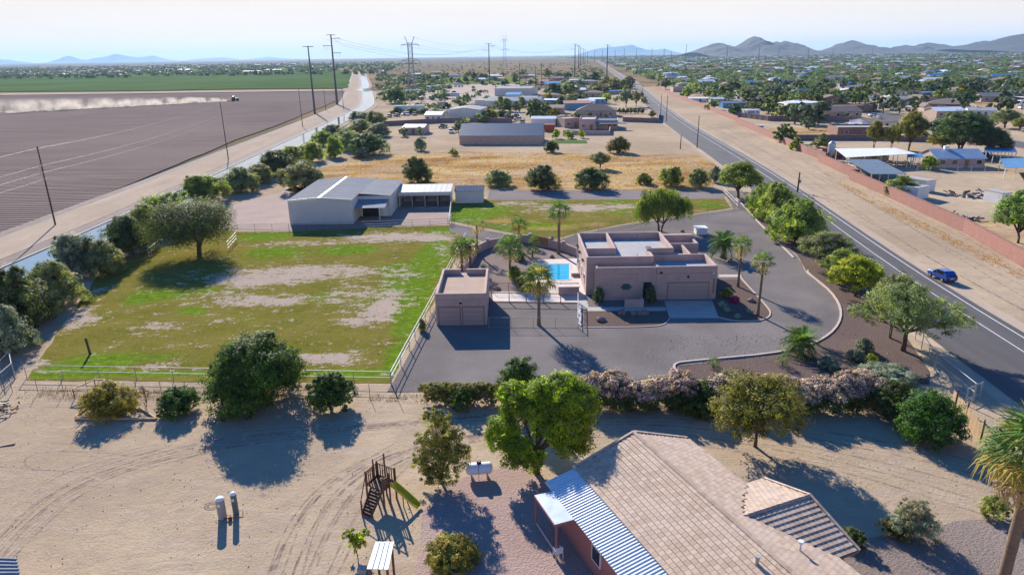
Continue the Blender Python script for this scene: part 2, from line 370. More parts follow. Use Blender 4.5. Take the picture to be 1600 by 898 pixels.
def lawn_mat():
    n = NT('paddock_grass'); v = n.coord()
    n1 = n.noise(v, .22, 6, .68, .3); n2 = n.noise(v, 1.1, 5, .7); n3 = n.noise(v, 7, 3, .7); st = n.noise(n.coord((.6, 1.3, 1)), .5, 5, .7, .6)
    g = n.mix(n.ramp(n2, .35, .7), C(.09, .15, .012), C(.19, .275, .022))
    o = n.mix(n.ramp(n1, .35, .65), C(.145, .145, .018), C(.22, .18, .04)); o = n.mix(n.math('MULTIPLY', n.ramp(n2, .45, .7), .55), o, C(.25, .15, .065))
    gf = n.ramp(n.math('ADD', n.math('ADD', n.attr('green'), n.math('MULTIPLY', n1, .9)), n.math('MULTIPLY', st, .5)), .92, 1.12)
    c = n.mix(gf, o, g)
    bare = n.mix(n.ramp(n3, .35, .65), C(.34, .26, .20), C(.54, .42, .33))
    bf = n.ramp(n.math('ADD', n.math('ADD', n.math('ADD', n.math('MULTIPLY', n.attr('bare'), .52), n.math('MULTIPLY', st, 1.1)), n.math('MULTIPLY', n2, .7)), n.math('MULTIPLY', n.noise(v, 3.2, 4, .7), .8)), 1.46, 1.515)
    c = n.mix(bf, c, bare)
    gold = n.ramp(n.math('ADD', n.attr('gold'), n.math('MULTIPLY', n1, .8)), .75, 1.0)
    c = n.mix(n.math('MULTIPLY', gold, .8), c, C(.42, .25, .09))
    c = n.mix(n.math('MULTIPLY', n.ramp(n3, .5, .7), .35), c, C(.06, .07, .02))
    n.l(c, n.b.inputs['Base Color']); n.b.inputs['Roughness'].default_value = .95; n.b.inputs['Specular IOR Level'].default_value = 0
    n.bump(n.math('ADD', n3, n.math('MULTIPLY', n2, 2)), .8, .08); return n.m
M['lawn'] = lawn_mat()
def drygrass_mat():
    n = NT('dry_golden_grass'); v = n.coord()
    a = n.noise(n.coord((.35, 1, 1)), .09, 6, .65, .5); b = n.noise(v, .6, 5, .7)
    c = n.mix(n.ramp(a, .38, .58), C(.27, .145, .055), C(.52, .365, .185)); c = n.mix(n.math('MULTIPLY', n.ramp(n.noise(v, .045, 4, .6), .5, .6), .6), c, C(.45, .33, .235)); c = n.mix(n.math('MULTIPLY', n.ramp(b, .5, .68), .55), c, C(.22, .12, .055))
    c = n.mix(n.ramp(a, .62, .74), c, C(.50, .39, .29))
    n.l(c, n.b.inputs['Base Color']); n.b.inputs['Roughness'].default_value = 1; n.b.inputs['Specular IOR Level'].default_value = 0; n.bump(b, .8, .15); return n.m
M['drygrass'] = drygrass_mat()
def gravel_mat(name, c1, c2, sp=.5, tracks=False):
    n = NT(name); v = n.coord()
    a = n.noise(v, .12, 5, .6, .5); b = n.noise(v, 9, 3, .8); vo = n.n('ShaderNodeTexVoronoi'); vo.inputs['Scale'].default_value = 7; n.l(v, vo.inputs['Vector'])
    c = n.mix(n.ramp(a, .3, .7), c1, c2); c = n.mix(n.math('MULTIPLY', n.ramp(b, .45, .7), sp), c, tuple(x * .45 for x in c1[:3]) + (1,))
    c = n.mix(n.math('MULTIPLY', n.ramp(n.noise(v, 14, 2, .8), .52, .7), sp * .8), c, tuple(min(1, x * 1.7) for x in c2[:3]) + (1,))
    n.l(c, n.b.inputs['Base Color']); n.b.inputs['Roughness'].default_value = .95; n.b.inputs['Specular IOR Level'].default_value = 0
    n.bump(vo.outputs['Distance'], .6, .05); return n.m
M['gravel'] = gravel_mat('grey_driveway_gravel', C(.155, .134, .122), C(.245, .212, .192), .5)
M['mulch'] = gravel_mat('brown_landscape_gravel', C(.125, .088, .074), C(.175, .125, .103), .5)
M['pinkgravel'] = gravel_mat('pinkish_yard_gravel', C(.33, .225, .19), C(.42, .30, .25), .45)
M['greygravel'] = gravel_mat('coarse_grey_gravel', C(.21, .165, .14), C(.29, .225, .19), .7)
M['track'] = gravel_mat('tyre_track_soil', C(.36, .27, .205), C(.42, .32, .25), .3)
M['track2'] = gravel_mat('pale_rut_gravel', C(.28, .245, .225), C(.32, .28, .26), .3)
M['canalroad'] = mat('pale_dirt_road', C(.44, .34, .25), .14, .2, .95, .3, .05, 3, spec=0, stretch=(1, .25, 1))
M['bank'] = mat('dark_earth_bank', C(.20, .145, .12), .3, .4, .95, .6, .15, 2)
M['earth'] = mat('purple_brown_earth', C(.28, .19, .155), .14, .25, .95, .5, .1, 2)
def asphalt():
    n = NT('asphalt'); v = n.coord(); a = n.noise(n.coord((1, .08, 1), (0, 0, -.08)), .8, 4, .6); b = n.noise(v, 12, 2)
    c = n.mix(n.ramp(a, .35, .65), C(.082, .074, .074), C(.108, .098, .096)); c = n.mix(n.math('MULTIPLY', n.ramp(b, .5, .7), .3), c, C(.12, .11, .105))
    n.l(c, n.b.inputs['Base Color']); n.b.inputs['Roughness'].default_value = .85; n.b.inputs['Specular IOR Level'].default_value = .25; n.bump(b, .3, .01); return n.m
M['asphalt'] = asphalt()
M['paint'] = mat('road_paint', C(.68, .66, .62), .12, 2, .7, .1)
M['paint_y'] = mat('yellow_road_paint', C(.55, .42, .18), .12, 2, .7, .1)
def water_mat(name, c, rough, bs, bd):
    n = NT(name); n.b.inputs['Base Color'].default_value = c; n.b.inputs['Roughness'].default_value = rough; n.b.inputs['IOR'].default_value = 1.33; n.b.inputs['Specular IOR Level'].default_value = .9
    v = n.coord(); n.l(n.ramp(n.noise(v, .5, 3), .3, .7, tuple(x * .8 for x in c[:3]) + (1,), c), n.b.inputs['Base Color']); n.bump(n.noise(v, bs, 3), .15, bd); return n.m
M['canal_water'] = water_mat('canal_water', C(.16, .21, .22), .08, 1.2, .02)
M['pool_water'] = water_mat('pool_water', C(.03, .42, .62), .06, 2.5, .01)
# --- plain to the horizon
S = 21000
sheet('desert_plain', [(-S, -250), (S, -250), (S, S), (-S, S)], -.30, M['plain'])
o = sheet('sandy_ground', [(-75, -60), (260, -60), (300, 330), (330, 620), (-120, 620), (-82, 250)], -.02, M['sand'], 25, 4, 1)
# tractor field left of the canal road
fr = [(-110, 40), (-86.5, 95), (-87.5, 120), (-90, 150), (-93.4, 182.7), (-102.3, 281), (-106.5, 347), (-117.5, 470), (-124, 548), (-140, 640)]
sheet('ploughed_field', fr + [(-1800, 690), (-1800, 40)], 0, M['plough'], 12, 1.2, 2)
cf = PP([(0, 144), (200, 142.5), (400, 139), (543, 138.5), (549, 112)]) ; far = PP([(549, 112), (500, 107.5), (350, 109), (180, 115), (0, 123)])
sheet('green_crop_field', [(-2600, cf[0].y - 8)] + cf[:4] + far + [(-2600, far[-1].y)], .25, M['crop'], 40, 3, 3)
sheet('farm_track', PP([(0, 149.5), (300, 145.6), (540, 142.5), (543, 140), (300, 142.8), (0, 146.5)]), .35, M['canalroad'], 25, .8, 4)
# canal
def strip(name, L, Rr, z, m, kind='structure'):
    me = bpy.data.meshes.new(name); n = len(L); me.from_pydata([(a[0], a[1], 0) for a in L] + [(a[0], a[1], 0) for a in Rr], [], [(i, i + n, i + n + 1, i + 1) for i in range(n - 1)])
    me.materials.append(m); o = link(name, me, None, (0, 0, z)); tag(o, kind=kind); return o
def interp(pts, ys):
    pts = sorted(pts, key=lambda p: p[1]); return [(float(np.interp(y, [p[1] for p in pts], [p[0] for p in pts])), y) for y in ys]
YS = [40, 60, 80] + list(range(90, 640, 10)) + list(range(650, 1550, 50))
def smooth(l, k=2):
    x = [p[0] for p in l]; return [(sum(x[max(0, i - k):i + k + 1]) / len(x[max(0, i - k):i + k + 1]), l[i][1]) for i in range(len(l))]
cl = smooth(interp([(-72.8, 40), (-73, 100), (-74, 130), (-75.3, 170), (-78, 213), (-81.5, 291), (-85.5, 360), (-91, 434), (-104, 502), (-130, 630), (-312, 1502)], YS))
off = lambda l, d: [(x + d, y) for x, y in l]
M['farwater'] = M['canal_water']
strip('canal_water', off(cl, .2), off(cl, 7.8), .16, M['canal_water'])
strip('canal_road', off(cl, -12.5), off(cl, -3.2), .22, M['canalroad'])
strip('field_edge_bank', off(cl, -15.2), off(cl, -12.2), .16, M['bank'])
strip('canal_bank', off(cl, -3.6), off(cl, -.3), .19, M['bank'])
strip('canal_east_track', off(cl, 8.3), off(cl, 11.0), .17, M['canalroad'])
for dx, nm in ((-.1, 'canal_kerb'), (7.9, 'canal_kerb')):
    mb = MB()
    for i in range(len(cl) - 1):
        a, b = cl[i], cl[i + 1]; mb.bar((a[0] + dx, a[1], .12), (b[0] + dx, b[1], .12), .3, .3)
    tag(mb.build(nm, M['concrete']), kind='structure')
# paddock lawn
G = [(190, 560, 120, 14, .5), (110, 580, 50, 10, .7), (430, 395, 60, 14, .5), (545, 391, 40, 8, .8), (225, 465, 40, 12, .5), (300, 455, 90, 12, .35), (640, 440, 45, 30, .7), (680, 395, 30, 22, .7),
     (640, 500, 30, 35, .6), (560, 585, 60, 6, .9), (620, 560, 20, 22, .6), (330, 583, 300, 4, .7), (395, 370, 40, 8, .5), (470, 365, 60, 8, .3), (500, 460, 60, 16, .35), (300, 485, 30, 8, .5), (370, 500, 50, 12, .3), (690, 360, 40, 5, .6), (600, 478, 60, 12, .3), (160, 500, 60, 10, .1), (580, 418, 60, 10, .3)]
B = [(480, 425, 130, 10, .75), (400, 440, 90, 8, .6), (610, 370, 70, 7, .75), (680, 372, 30, 6, .6), (430, 470, 60, 9, .7), (560, 460, 45, 18, .45), (610, 475, 25, 20, .55), (570, 495, 35, 12, .55), (510, 560, 50, 11, .75), (130, 500, 30, 14, .6), (250, 510, 30, 9, .45),
     (240, 570, 50, 6, .45), (150, 455, 14, 8, .5), (50, 570, 20, 8, .9), (120, 490, 14, 14, .5), (350, 465, 50, 9, .45), (470, 380, 90, 4, .4), (350, 500, 30, 6, .3), (690, 395, 14, 12, .3), (400, 525, 40, 5, .35), (640, 430, 30, 8, .2)]
pad = PP([(40, 594), (90, 520), (158, 425), (200, 400), (252, 385), (330, 358), (372, 362), (452, 362), (560, 355), (700, 352), (728, 368), (700, 432), (640, 530), (610, 598)])
sheet('paddock_lawn', pad, 0.0, M['lawn'], 1.5, .25, 5, .6, {'green': blobs(G), 'bare': blobs(B), 'gold': lambda x, y: 0})
G2 = [(760, 330, 60, 12, .5), (830, 355, 80, 10, .6), (980, 330, 80, 12, .3), (1110, 320, 25, 6, .6), (860, 315, 40, 3, .4), (720, 340, 25, 12, .6), (960, 315, 40, 4, .4)]
B2 = [(900, 325, 70, 6, .75), (800, 318, 40, 4, .5), (1000, 322, 50, 4, .4)]
D2 = [(860, 358, 60, 5, .6), (940, 350, 60, 4, .5), (780, 345, 60, 5, .4), (830, 345, 90, 8, .25), (1080, 330, 50, 3, .5)]
sheet('back_lawn', PP([(703, 345), (703, 311), (1132, 311), (1143, 325), (1060, 337), (985, 348), (900, 364), (870, 373), (820, 368)]), .0, M['lawn'], 1.5, .2, 6, .7, {'green': blobs(G2), 'bare': blobs(B2), 'gold': blobs(D2)})
sheet('barn_yard_earth', PP([(345, 357), (452, 361), (700, 350), (702, 330), (702, 298), (450, 292), (440, 300), (350, 325)]), .004, M['earth'], 4, .5, 7)
sheet('dry_grass_field', PP([(470, 290), (440, 300), (700, 297), (1100, 297), (1125, 275), (1112, 250), (1090, 241), (950, 240), (700, 237), (640, 242), (560, 245), (500, 262)]), .004, M['drygrass'], 6, 2, 8)
sheet('gravel_track', PP([(762, 313), (1131, 311), (1135, 298), (764, 297)]), .008, gravel_mat('dusty_track_gravel', C(.22, .185, .17), C(.29, .24, .215), .4), 3, .15, 9)
drv = PP([(604, 612), (662, 515), (700, 440), (738, 392), (790, 387), (745, 374), (704, 362), (700, 348), (745, 358), (820, 371), (872, 375), (900, 366), (985, 350), (1060, 339), (1145, 327), (1140, 314), (1126, 298), (1160, 298), (1172, 330), (1182, 345), (1245, 400), (1262, 428), (1300, 458), (1317, 490), (1300, 522), (1240, 550), (1140, 562), (1062, 572), (1052, 585), (925, 604), (670, 612)])
sheet('gravel_driveway', drv, .012, M['gravel'], 1.2, .12, 31)
mul = PP([(1060, 573), (1140, 563), (1240, 551), (1301, 523), (1318, 490), (1301, 457), (1262, 427), (1246, 399), (1183, 344), (1172, 328), (1160, 300), (1178, 300), (1215, 330), (1300, 400), (1395, 495), (1452, 580), (1452, 600), (1055, 590)])
sheet('landscape_bed', mul, .02, M['mulch'])
sheet('landscape_bed', PP([(913, 484), (1042, 485), (1046, 500), (1038, 508), (1020, 511), (912, 512)]), .02, M['mulch'])
sheet('landscape_bed', PP([(1122, 437), (1155, 437), (1186, 462), (1205, 486), (1203, 496), (1190, 502), (1146, 500), (1124, 494), (1112, 468)]), .02, M['mulch'])
M['yardgravel'] = gravel_mat('pinkish_brown_gravel', C(.22, .165, .14), C(.285, .22, .19), .45)
sheet('pool_yard_gravel', PP([(768, 458), (768, 420), (728, 431), (745, 395), (762, 386), (828, 378), (905, 400), (916, 470), (903, 470)]), .016, M['yardgravel'])
sheet('dog_run_slab', PP([(768, 472), (768, 456), (903, 456), (904, 473)]), .022, M['deck'])
sheet('dog_run_gravel', PP([(765, 511), (767, 473), (903, 473), (903, 512)]), .018, M['gravel'])
sheet('pool_deck', PP([(830, 406), (904, 404), (912, 395), (917, 470), (903, 470), (880, 468), (838, 452)]), .028, M['deck'])
sheet('garage_apron', PP([(1038, 470), (1113, 470), (1123, 497), (1046, 497)]), .024, M['concrete'])
sheet('walkway', PP([(903, 470), (917, 470), (920, 480), (1040, 480), (1041, 486), (918, 486), (905, 478)]), .026, M['concrete'])
sheet('walkway', PP([(1123, 429), (1155, 429), (1156, 433), (1123, 433)]), .026, M['kerb'])
# pool
pl = []
for a, b in [(830, 413), (846, 412.5), (891, 412.5), (891, 437.5), (878, 438.5), (866, 438), (854, 433), (842, 423)]: pl.append(P(a, b))
sheet('pool_water', pl, .036, M['pool_water'])
mb = MB()
for i in range(len(pl)):
    a, b = pl[i], pl[(i + 1) % len(pl)]; mb.bar((a.x, a.y, .035), (b.x, b.y, .035), .3, .06)
tag(mb.build('pool_coping', M['deck']), kind='structure')
sheet('house_yard_gravel', PP([(640, 960), (652, 880), (662, 800), (690, 760), (745, 735), (800, 728), (845, 740), (930, 840), (1010, 960)]), .0, M['pinkgravel'], 1, .3, 11)
sheet('corner_yard_gravel', PP([(1290, 960), (1300, 850), (1350, 838), (1440, 825), (1520, 808), (1660, 800), (1700, 960)]), .0, M['greygravel'], 1, .4, 12)
# tyre ruts (ribbons of disturbed soil)
def ribbon(mb, pts, wd, z=0):
    pts = [Vector(p[:2]) for p in pts]
    for k in range(3):
        q = [pts[0]]
        for a, b in zip(pts, pts[1:]): q += [a.lerp(b, .25), a.lerp(b, .75)]
        pts = q + [pts[-1]]
    vs = []
    for i, p in enumerate(pts):
        d = (pts[min(i + 1, len(pts) - 1)] - pts[max(i - 1, 0)]).normalized(); n = Vector((-d.y, d.x)) * wd / 2 * (1 + .5 * vnoise(p.x, p.y, .7)); vs += [(p.x + n.x, p.y + n.y, z), (p.x - n.x, p.y - n.y, z)]
    mb.add(vs, [(2 * i, 2 * i + 1, 2 * i + 3, 2 * i + 2) for i in range(len(pts) - 1)])
rs = [(50.8, 20), (52, 62), (52.9, 76), (54.4, 91.3), (59.5, 128), (64.5, 170), (69.6, 231.4), (73.7, 281), (80.3, 344), (92.6, 441), (108.2, 558.7), (153.5, 968), (232, 1676), (420, 3400)]
def faded(name, c):
    n = NT(name); v = n.coord(); n.b.inputs['Base Color'].default_value = c; n.b.inputs['Roughness'].default_value = 1; n.b.inputs['Specular IOR Level'].default_value = 0
    tr = n.n('ShaderNodeBsdfTransparent'); mx = n.n('ShaderNodeMixShader'); n.l(n.math('MULTIPLY', n.ramp(n.noise(v, 1.1, 5, .75), .42, .62), .55), mx.inputs[0]); n.l(tr.outputs[0], mx.inputs[1]); n.l(n.b.outputs[0], mx.inputs[2]); n.l(mx.outputs[0], n.o.inputs[0]); return n.m
M['track'] = faded('pressed_sand', C(.27, .20, .155)); M['trackl'] = faded('loose_pale_sand', C(.60, .47, .37)); M['track2'] = faded('pale_pressed_gravel', C(.33, .30, .285))
mb = MB(); ml = MB(); _rr = random.Random(6)
for k in range(26):                          # broad worn sweeps of many passes over the open yard
    q = k * 3.3
    for pts in ([(-20, 905 - q), (60, 815 - q), (150, 758 - q * .6), (330, 700 - q * .35), (560, 672 - q * .2), (760, 655 - q * .1)], [(395 + q * 1.3, 940), (430 + q * 1.5, 820), (500 + q * 1.3, 745), (620 + q * .8, 695), (800 + q, 668)]):
        if _rr.random() < .6: ribbon(ml if _rr.random() < .55 else mb, PP([(a + _rr.uniform(-12, 12), b + _rr.uniform(-3, 3)) for a, b in pts]), .14)
for k in range(9): ribbon(ml if k % 2 else mb, PP([(930, 642 + k * 5), (1060, 640 + k * 6), (1190, 655 + k * 7), (1320, 680 + k * 7), (1440, 700 + k * 9), (1560, 730 + k * 10)]), .16)
for k in range(16):
    xo = 4 + k * 1.05; ribbon(ml if k % 2 else mb, [Vector((float(np.interp(y, [p[1] for p in rs], [p[0] for p in rs])) + xo * (1 + .25 * math.sin(y / 37 + k)) , y)) for y in range(50, 300, 14)], .2)
tag(ml.build('pale_tyre_tracks', M['trackl'], None, (0, 0, .003)), kind='structure')
for pts in ([(0, 728), (90, 735), (175, 738), (260, 725), (340, 700), (420, 690)], [(60, 738), (33, 722), (50, 708), (90, 703), (180, 707), (210, 714), (280, 690)], [(0, 845), (60, 790), (110, 750), (190, 715), (330, 685), (520, 672), (700, 655)], [(20, 870), (90, 800), (150, 755), (230, 722), (380, 692), (560, 678)],
            [(950, 660), (1060, 655), (1180, 668), (1300, 690), (1420, 705), (1540, 725)], [(470, 898), (500, 800), (560, 740), (640, 700), (700, 690)], [(440, 898), (475, 800), (530, 740), (620, 690)], [(930, 640), (1040, 638), (1150, 652), (1280, 672), (1450, 700)]):
    ribbon(mb, PP(pts), .1)
tag(mb.build('tyre_tracks', M['track'], None, (0, 0, .006)), kind='structure')
mb = MB()
for k in range(5):
    q = k * 5
    ribbon(mb, PP([(1180 + q, 519 + q * .3), (1100, 520 + q * .5), (1030 + q, 535 + q * .6), (1005 + q * 1.6, 556), (1010 + q * 1.6, 572), (1030 + q, 582)]), .11)
for k in range(4): ribbon(mb, PP([(1200, 525 + k * 3), (1120, 528 + k * 4), (1060, 540 + k * 4), (1040 + k * 4, 560)]), .09)
for k in range(4): ribbon(mb, PP([(1150 + k * 8, 420), (1215 + k * 7, 450), (1262 + k * 7, 480), (1275 + k * 6, 505), (1240 + k * 4, 535), (1180, 545 + k * 2)]), .09)
tag(mb.build('gravel_tyre_tracks', M['track2'], None, (0, 0, .016)), kind='structure')
# kerbs
def kerb(pts, wd=.22, hh=.13):
    mb = MB(); q = PP(pts); v = [Vector((p.x, p.y)) for p in q]
    for k in range(2):
        r = [v[0]]
        for a, b in zip(v, v[1:]): r += [a.lerp(b, .25), a.lerp(b, .75)]
        v = r + [v[-1]]
    for a, b in zip(v, v[1:]): mb.bar((a.x, a.y, hh / 2), (b.x, b.y, hh / 2), wd, hh)
    tag(mb.build('landscape_kerb', M['kerb']), kind='structure')
kerb([(1066, 588), (1052, 576), (1055, 568), (1075, 565), (1240, 550), (1300, 524), (1318, 490), (1301, 457), (1262, 427), (1262, 423)])
kerb([(1240, 403), (1183, 346), (1170, 330), (1150, 310)])
kerb([(1122, 496), (1145, 502), (1190, 502), (1207, 492), (1195, 475), (1158, 436), (1157, 430)], .15, .1)
kerb([(912, 512), (1020, 511), (1040, 507), (1046, 498)], .12, .08)
# main road
YR = [10, 30, 50] + list(range(60, 700, 12)) + list(range(720, 3400, 80))
re_ = smooth(interp(rs, YR)); WR = lambda y: 10.2 if y < 560 else 9
re_ = [(x + .5, y) for x, y in re_]
strip('road_shoulder', [(x - WR(y) - 1.5, y) for x, y in re_], [(x + 1.6, y) for x, y in re_], .0, M['canalroad'])
strip('asphalt_road', [(x - WR(y), y) for x, y in re_], re_, .03, M['asphalt'])
strip('road_edge_line', [(x - .95, y) for x, y in re_], [(x - .81, y) for x, y in re_], .04, M['paint'])
strip('road_centre_line', [(x - 3.15, y) for x, y in re_], [(x - 3.03, y) for x, y in re_], .04, M['paint'])
# suburb grounds, yards, side streets on the right
sheet('side_street', PP([(1290, 172), (1330, 172), (1480, 212), (1600, 232), (1600, 222), (1500, 205), (1420, 182), (1340, 165)]), .02, M['asphalt'])
sheet('side_street', PP([(1140, 194), (1200, 193.5), (1260, 197.5), (1262, 201), (1190, 197)]), .014, M['canalroad'])
sheet('dry_yard', PP([(1200, 198), (1205, 212), (1310, 214), (1330, 203), (1310, 198)]), .012, M['drygrass'])
sheet('dry_yard', PP([(1500, 352), (1600, 400), (1700, 440), (1700, 350), (1520, 345)]), .012, M['drygrass'], 3, .4)
sheet('dry_yard', PP([(1510, 153), (1600, 158), (1600, 170), (1530, 168)]), .012, M['drygrass'])
sheet('yard_lawn', PP([(857, 224.5), (918, 224.5), (916, 219), (862, 219)]), .03, M['crop'])
sheet('truck_yard', PP([(645, 160), (800, 160), (830, 128), (700, 133), (640, 148)]), .012, M['earth'], 8, 1)
for x0, x1, y0, y1 in ((1440, 1600, 262, 300), (1300, 1600, 300, 340)): pass
# ------------------------------------------------------------------ vegetation
def leaves_mesh(name, pts, nrm, size, aspect, tone, mats, rng, mi=None, axis=None):
    N = len(pts); r = rng.normal(size=(N, 3)); 
    if axis is None: u = np.cross(nrm, r)
    else: u = axis + .25 * r
    u /= np.linalg.norm(u, axis=1)[:, None] + 1e-9; v = np.cross(nrm, u); v /= np.linalg.norm(v, axis=1)[:, None] + 1e-9
    s = (size * rng.uniform(.7, 1.35, N))[:, None]
    u = u * s * .5; v = v * s * .5 * aspect
    V = np.empty((N, 4, 3)); V[:, 0] = pts - u; V[:, 1] = pts - v * .9 + u * .1; V[:, 2] = pts + u; V[:, 3] = pts + v * .9 + u * .1
    me = bpy.data.meshes.new(name); me.vertices.add(N * 4); me.vertices.foreach_set('co', V.astype(np.float32).ravel())
    me.loops.add(N * 4); me.loops.foreach_set('vertex_index', np.arange(N * 4, dtype=np.int32))
    me.polygons.add(N); me.polygons.foreach_set('loop_start', np.arange(0, N * 4, 4, dtype=np.int32)); me.polygons.foreach_set('loop_total', np.full(N, 4, np.int32))
    for m in mats: me.materials.append(m)
    if mi is not None: me.polygons.foreach_set('material_index', mi.astype(np.int32))
    a = me.attributes.new('tone', 'FLOAT', 'POINT'); a.data.foreach_set('value', np.repeat(np.clip(tone, 0, 1), 4).astype(np.float32))
    me.update(); me.validate(); return me
def crown_pts(lobes, n, rng, clump=.28, per=None, low=-.55, fill=.25):
    lobes = np.array(lobes, float); area = lobes[:, 3] * lobes[:, 4] + lobes[:, 5] * (lobes[:, 3] + lobes[:, 4]) / 2
    per = per or 45; K = max(6, int(n / per)); li = rng.choice(len(lobes), K, p=area / area.sum())
    d = rng.normal(size=(K, 3)); d /= np.linalg.norm(d, axis=1)[:, None]; d[:, 2] = np.where(d[:, 2] < low, -d[:, 2], d[:, 2])
    rr = np.where(rng.random(K) < fill, rng.uniform(.2, .75, K), rng.uniform(.78, 1.06, K))
    cc = lobes[li, :3] + lobes[li, 3:] * d * rr[:, None]
    rc = clump * np.minimum(lobes[li, 3], lobes[li, 5]) * rng.uniform(.6, 1.3, K); ct = rng.normal(.42, .26, K)
    ki = rng.integers(0, K, n); e = rng.normal(size=(n, 3)); e /= np.linalg.norm(e, axis=1)[:, None]
    pts = cc[ki] + e * (rc[ki] * rng.random(n) ** .45)[:, None] * np.array([1, 1, .8])
    nn = d[ki] * .95 + e * .75 + rng.normal(size=(n, 3)) * .3 + np.array([0, 0, .35]); nn /= np.linalg.norm(nn, axis=1)[:, None]
    keep = pts[:, 2] > .03
    return pts[keep], nn[keep], (ct[ki] + rng.normal(0, .16, n))[keep], cc
def dome(wd, h, z0, k, rng, core=.62):      # lobes of a rounded crown wd wide from z0 to h
    r = wd / 2; hh = h - z0; L = [(0, 0, z0 + hh * .52, r * core, r * core, hh * .48)]
    a0 = rng.uniform(0, 6.28)
    for i in range(k):
        a = a0 + 6.283 * i / k + rng.uniform(-.25, .25); q = rng.uniform(.46, .6) * r; s = rng.uniform(.42, .56) * r
        L.append((q * math.cos(a), q * math.sin(a), z0 + hh * (rng.uniform(.24, .5) if z0 < .5 else rng.uniform(.34, .56)), s, s, min(hh * .44, s * rng.uniform(.85, 1.1))))
    for i in range(k // 2):
        a = rng.uniform(0, 6.28); q = rng.uniform(.1, .35) * r; s = rng.uniform(.3, .42) * r
        L.append((q * math.cos(a), q * math.sin(a), z0 + hh * rng.uniform(.66, .78), s, s, hh * .26))
    return L
def wood_mesh(name, lobes, z0, tr, rng, lean=0, multi=1):
    mb = MB()
    for j in range(multi):
        a = rng.uniform(0, 6.28); sp = (0 if multi == 1 else tr * 1.2); bx, by = sp * math.cos(a + j * 6.28 / multi), sp * math.sin(a + j * 6.28 / multi)
        fx, fy = bx * 2.2 + lean, by * 2.2; zf = max(.35, z0 * 1.15)
        mb.tube([(bx, by, -.15), (bx * 1.3 + lean * .3, by * 1.3, zf * .5), (fx, fy, zf)], [tr * 1.25 / multi ** .4, tr / multi ** .4, tr * .8 / multi ** .4], 8)
        for i, L in enumerate(lobes):
            if i % multi != j: continue
            m = Vector((fx, fy, zf)).lerp(Vector(L[:3]), .5) + Vector((rng.uniform(-.2, .2), rng.uniform(-.2, .2), .05)) * L[3]
            mb.tube([(fx, fy, zf - .1), m, L[:3]], [tr * .55, tr * .34, tr * .1], 6)
            for q in range(3):
                d = Vector(rng.normal(size=3)); d.normalize(); e = Vector(L[:3]) + Vector((d.x * L[3], d.y * L[4], abs(d.z) * L[5])) * .8
                mb.tube([m, m.lerp(e, .5) + Vector((0, 0, .08 * L[3])), e], [tr * .22, tr * .14, tr * .04], 5)
    return mb.mesh(name, M['trunk'], True)
KINDS = {  # wd, h, z0, lobes, leaves, leaf size, aspect, clump, trunk radius
    'bush': (6, 4.2, .1, 8), 'tree': (6, 5.4, 1.3, 7)}
def make_tree(name, wd, h, z0, k, n, ls, asp, leafm, seed, clump=.3, tr=.16, per=45, multi=1, lobes=None, flower=None, droop=0, low=-.55, fill=.25, lean=0):
    rng = np.random.default_rng(seed); L = lobes or dome(wd, h, z0, k, rng)
    pts, nn, tone, cc = crown_pts(L, n, rng, clump, per, low, fill)
    ax = None
    if droop:
        ax = np.tile(np.array([0, 0, -1.]), (len(pts), 1)) + rng.normal(size=(len(pts), 3)) * .25
        pts[:, 2] -= rng.random(len(pts)) ** 1.5 * droop; keep = pts[:, 2] > .2; pts, nn, tone, ax = pts[keep], nn[keep], tone[keep], ax[keep]
        nn = nn * np.array([1, 1, .3]); nn /= np.linalg.norm(nn, axis=1)[:, None]
    mats = [M[leafm]]; mi = None; flower = flower or ('L_dry', .05, 0)
    if flower:
        fm, share, zmin = flower; mats.append(M[fm]); top = pts[:, 2] > zmin
        mi = ((rng.random(len(pts)) < share) & top & (nn[:, 2] > -.2)).astype(int)
    return leaves_mesh(name + '_crown', pts, nn, ls, asp, tone, mats, rng, mi, ax), wood_mesh(name + '_trunk', L, z0, tr, rng, lean, multi)
def thing_tree(name, me, loc, label, cat, group=None, rz=0, scale=None, leafm=None):
    o = empty(name, loc, rz, label, cat, group)
    if scale: o.scale = scale
    c = link('crown', me[0], o); t = link('trunk', me[1], o)
    if leafm: c.material_slots[0].link = 'OBJECT'; c.material_slots[0].material = M[leafm]
    return o
PROT = {}
for i in range(4):
    PROT['bush', i] = make_tree('mesquite_bush', 6, 4.2, .05, 10, 19000, .28, .4, 'L_mesq', 10 + i, .38, .1, 70, 3, low=-.75, fill=.22)
    PROT['tree', i] = make_tree('spreading_tree', 6, 5.2, 1.0, 9, 21000, .28, .4, 'L_mesq', 30 + i, .40, .15, 70, 2, low=-.6, fill=.22)
for i in range(3):
    PROT['mbush', i] = make_tree('far_bush', 6, 4.4, .05, 6, 2200, .60, .6, 'L_mesq', 50 + i, .36, .1, 40, 1, low=-.75)
    PROT['mtree', i] = make_tree('far_tree', 6, 5.4, .9, 6, 2200, .60, .6, 'L_mesq', 60 + i, .36, .14, 40, 1)
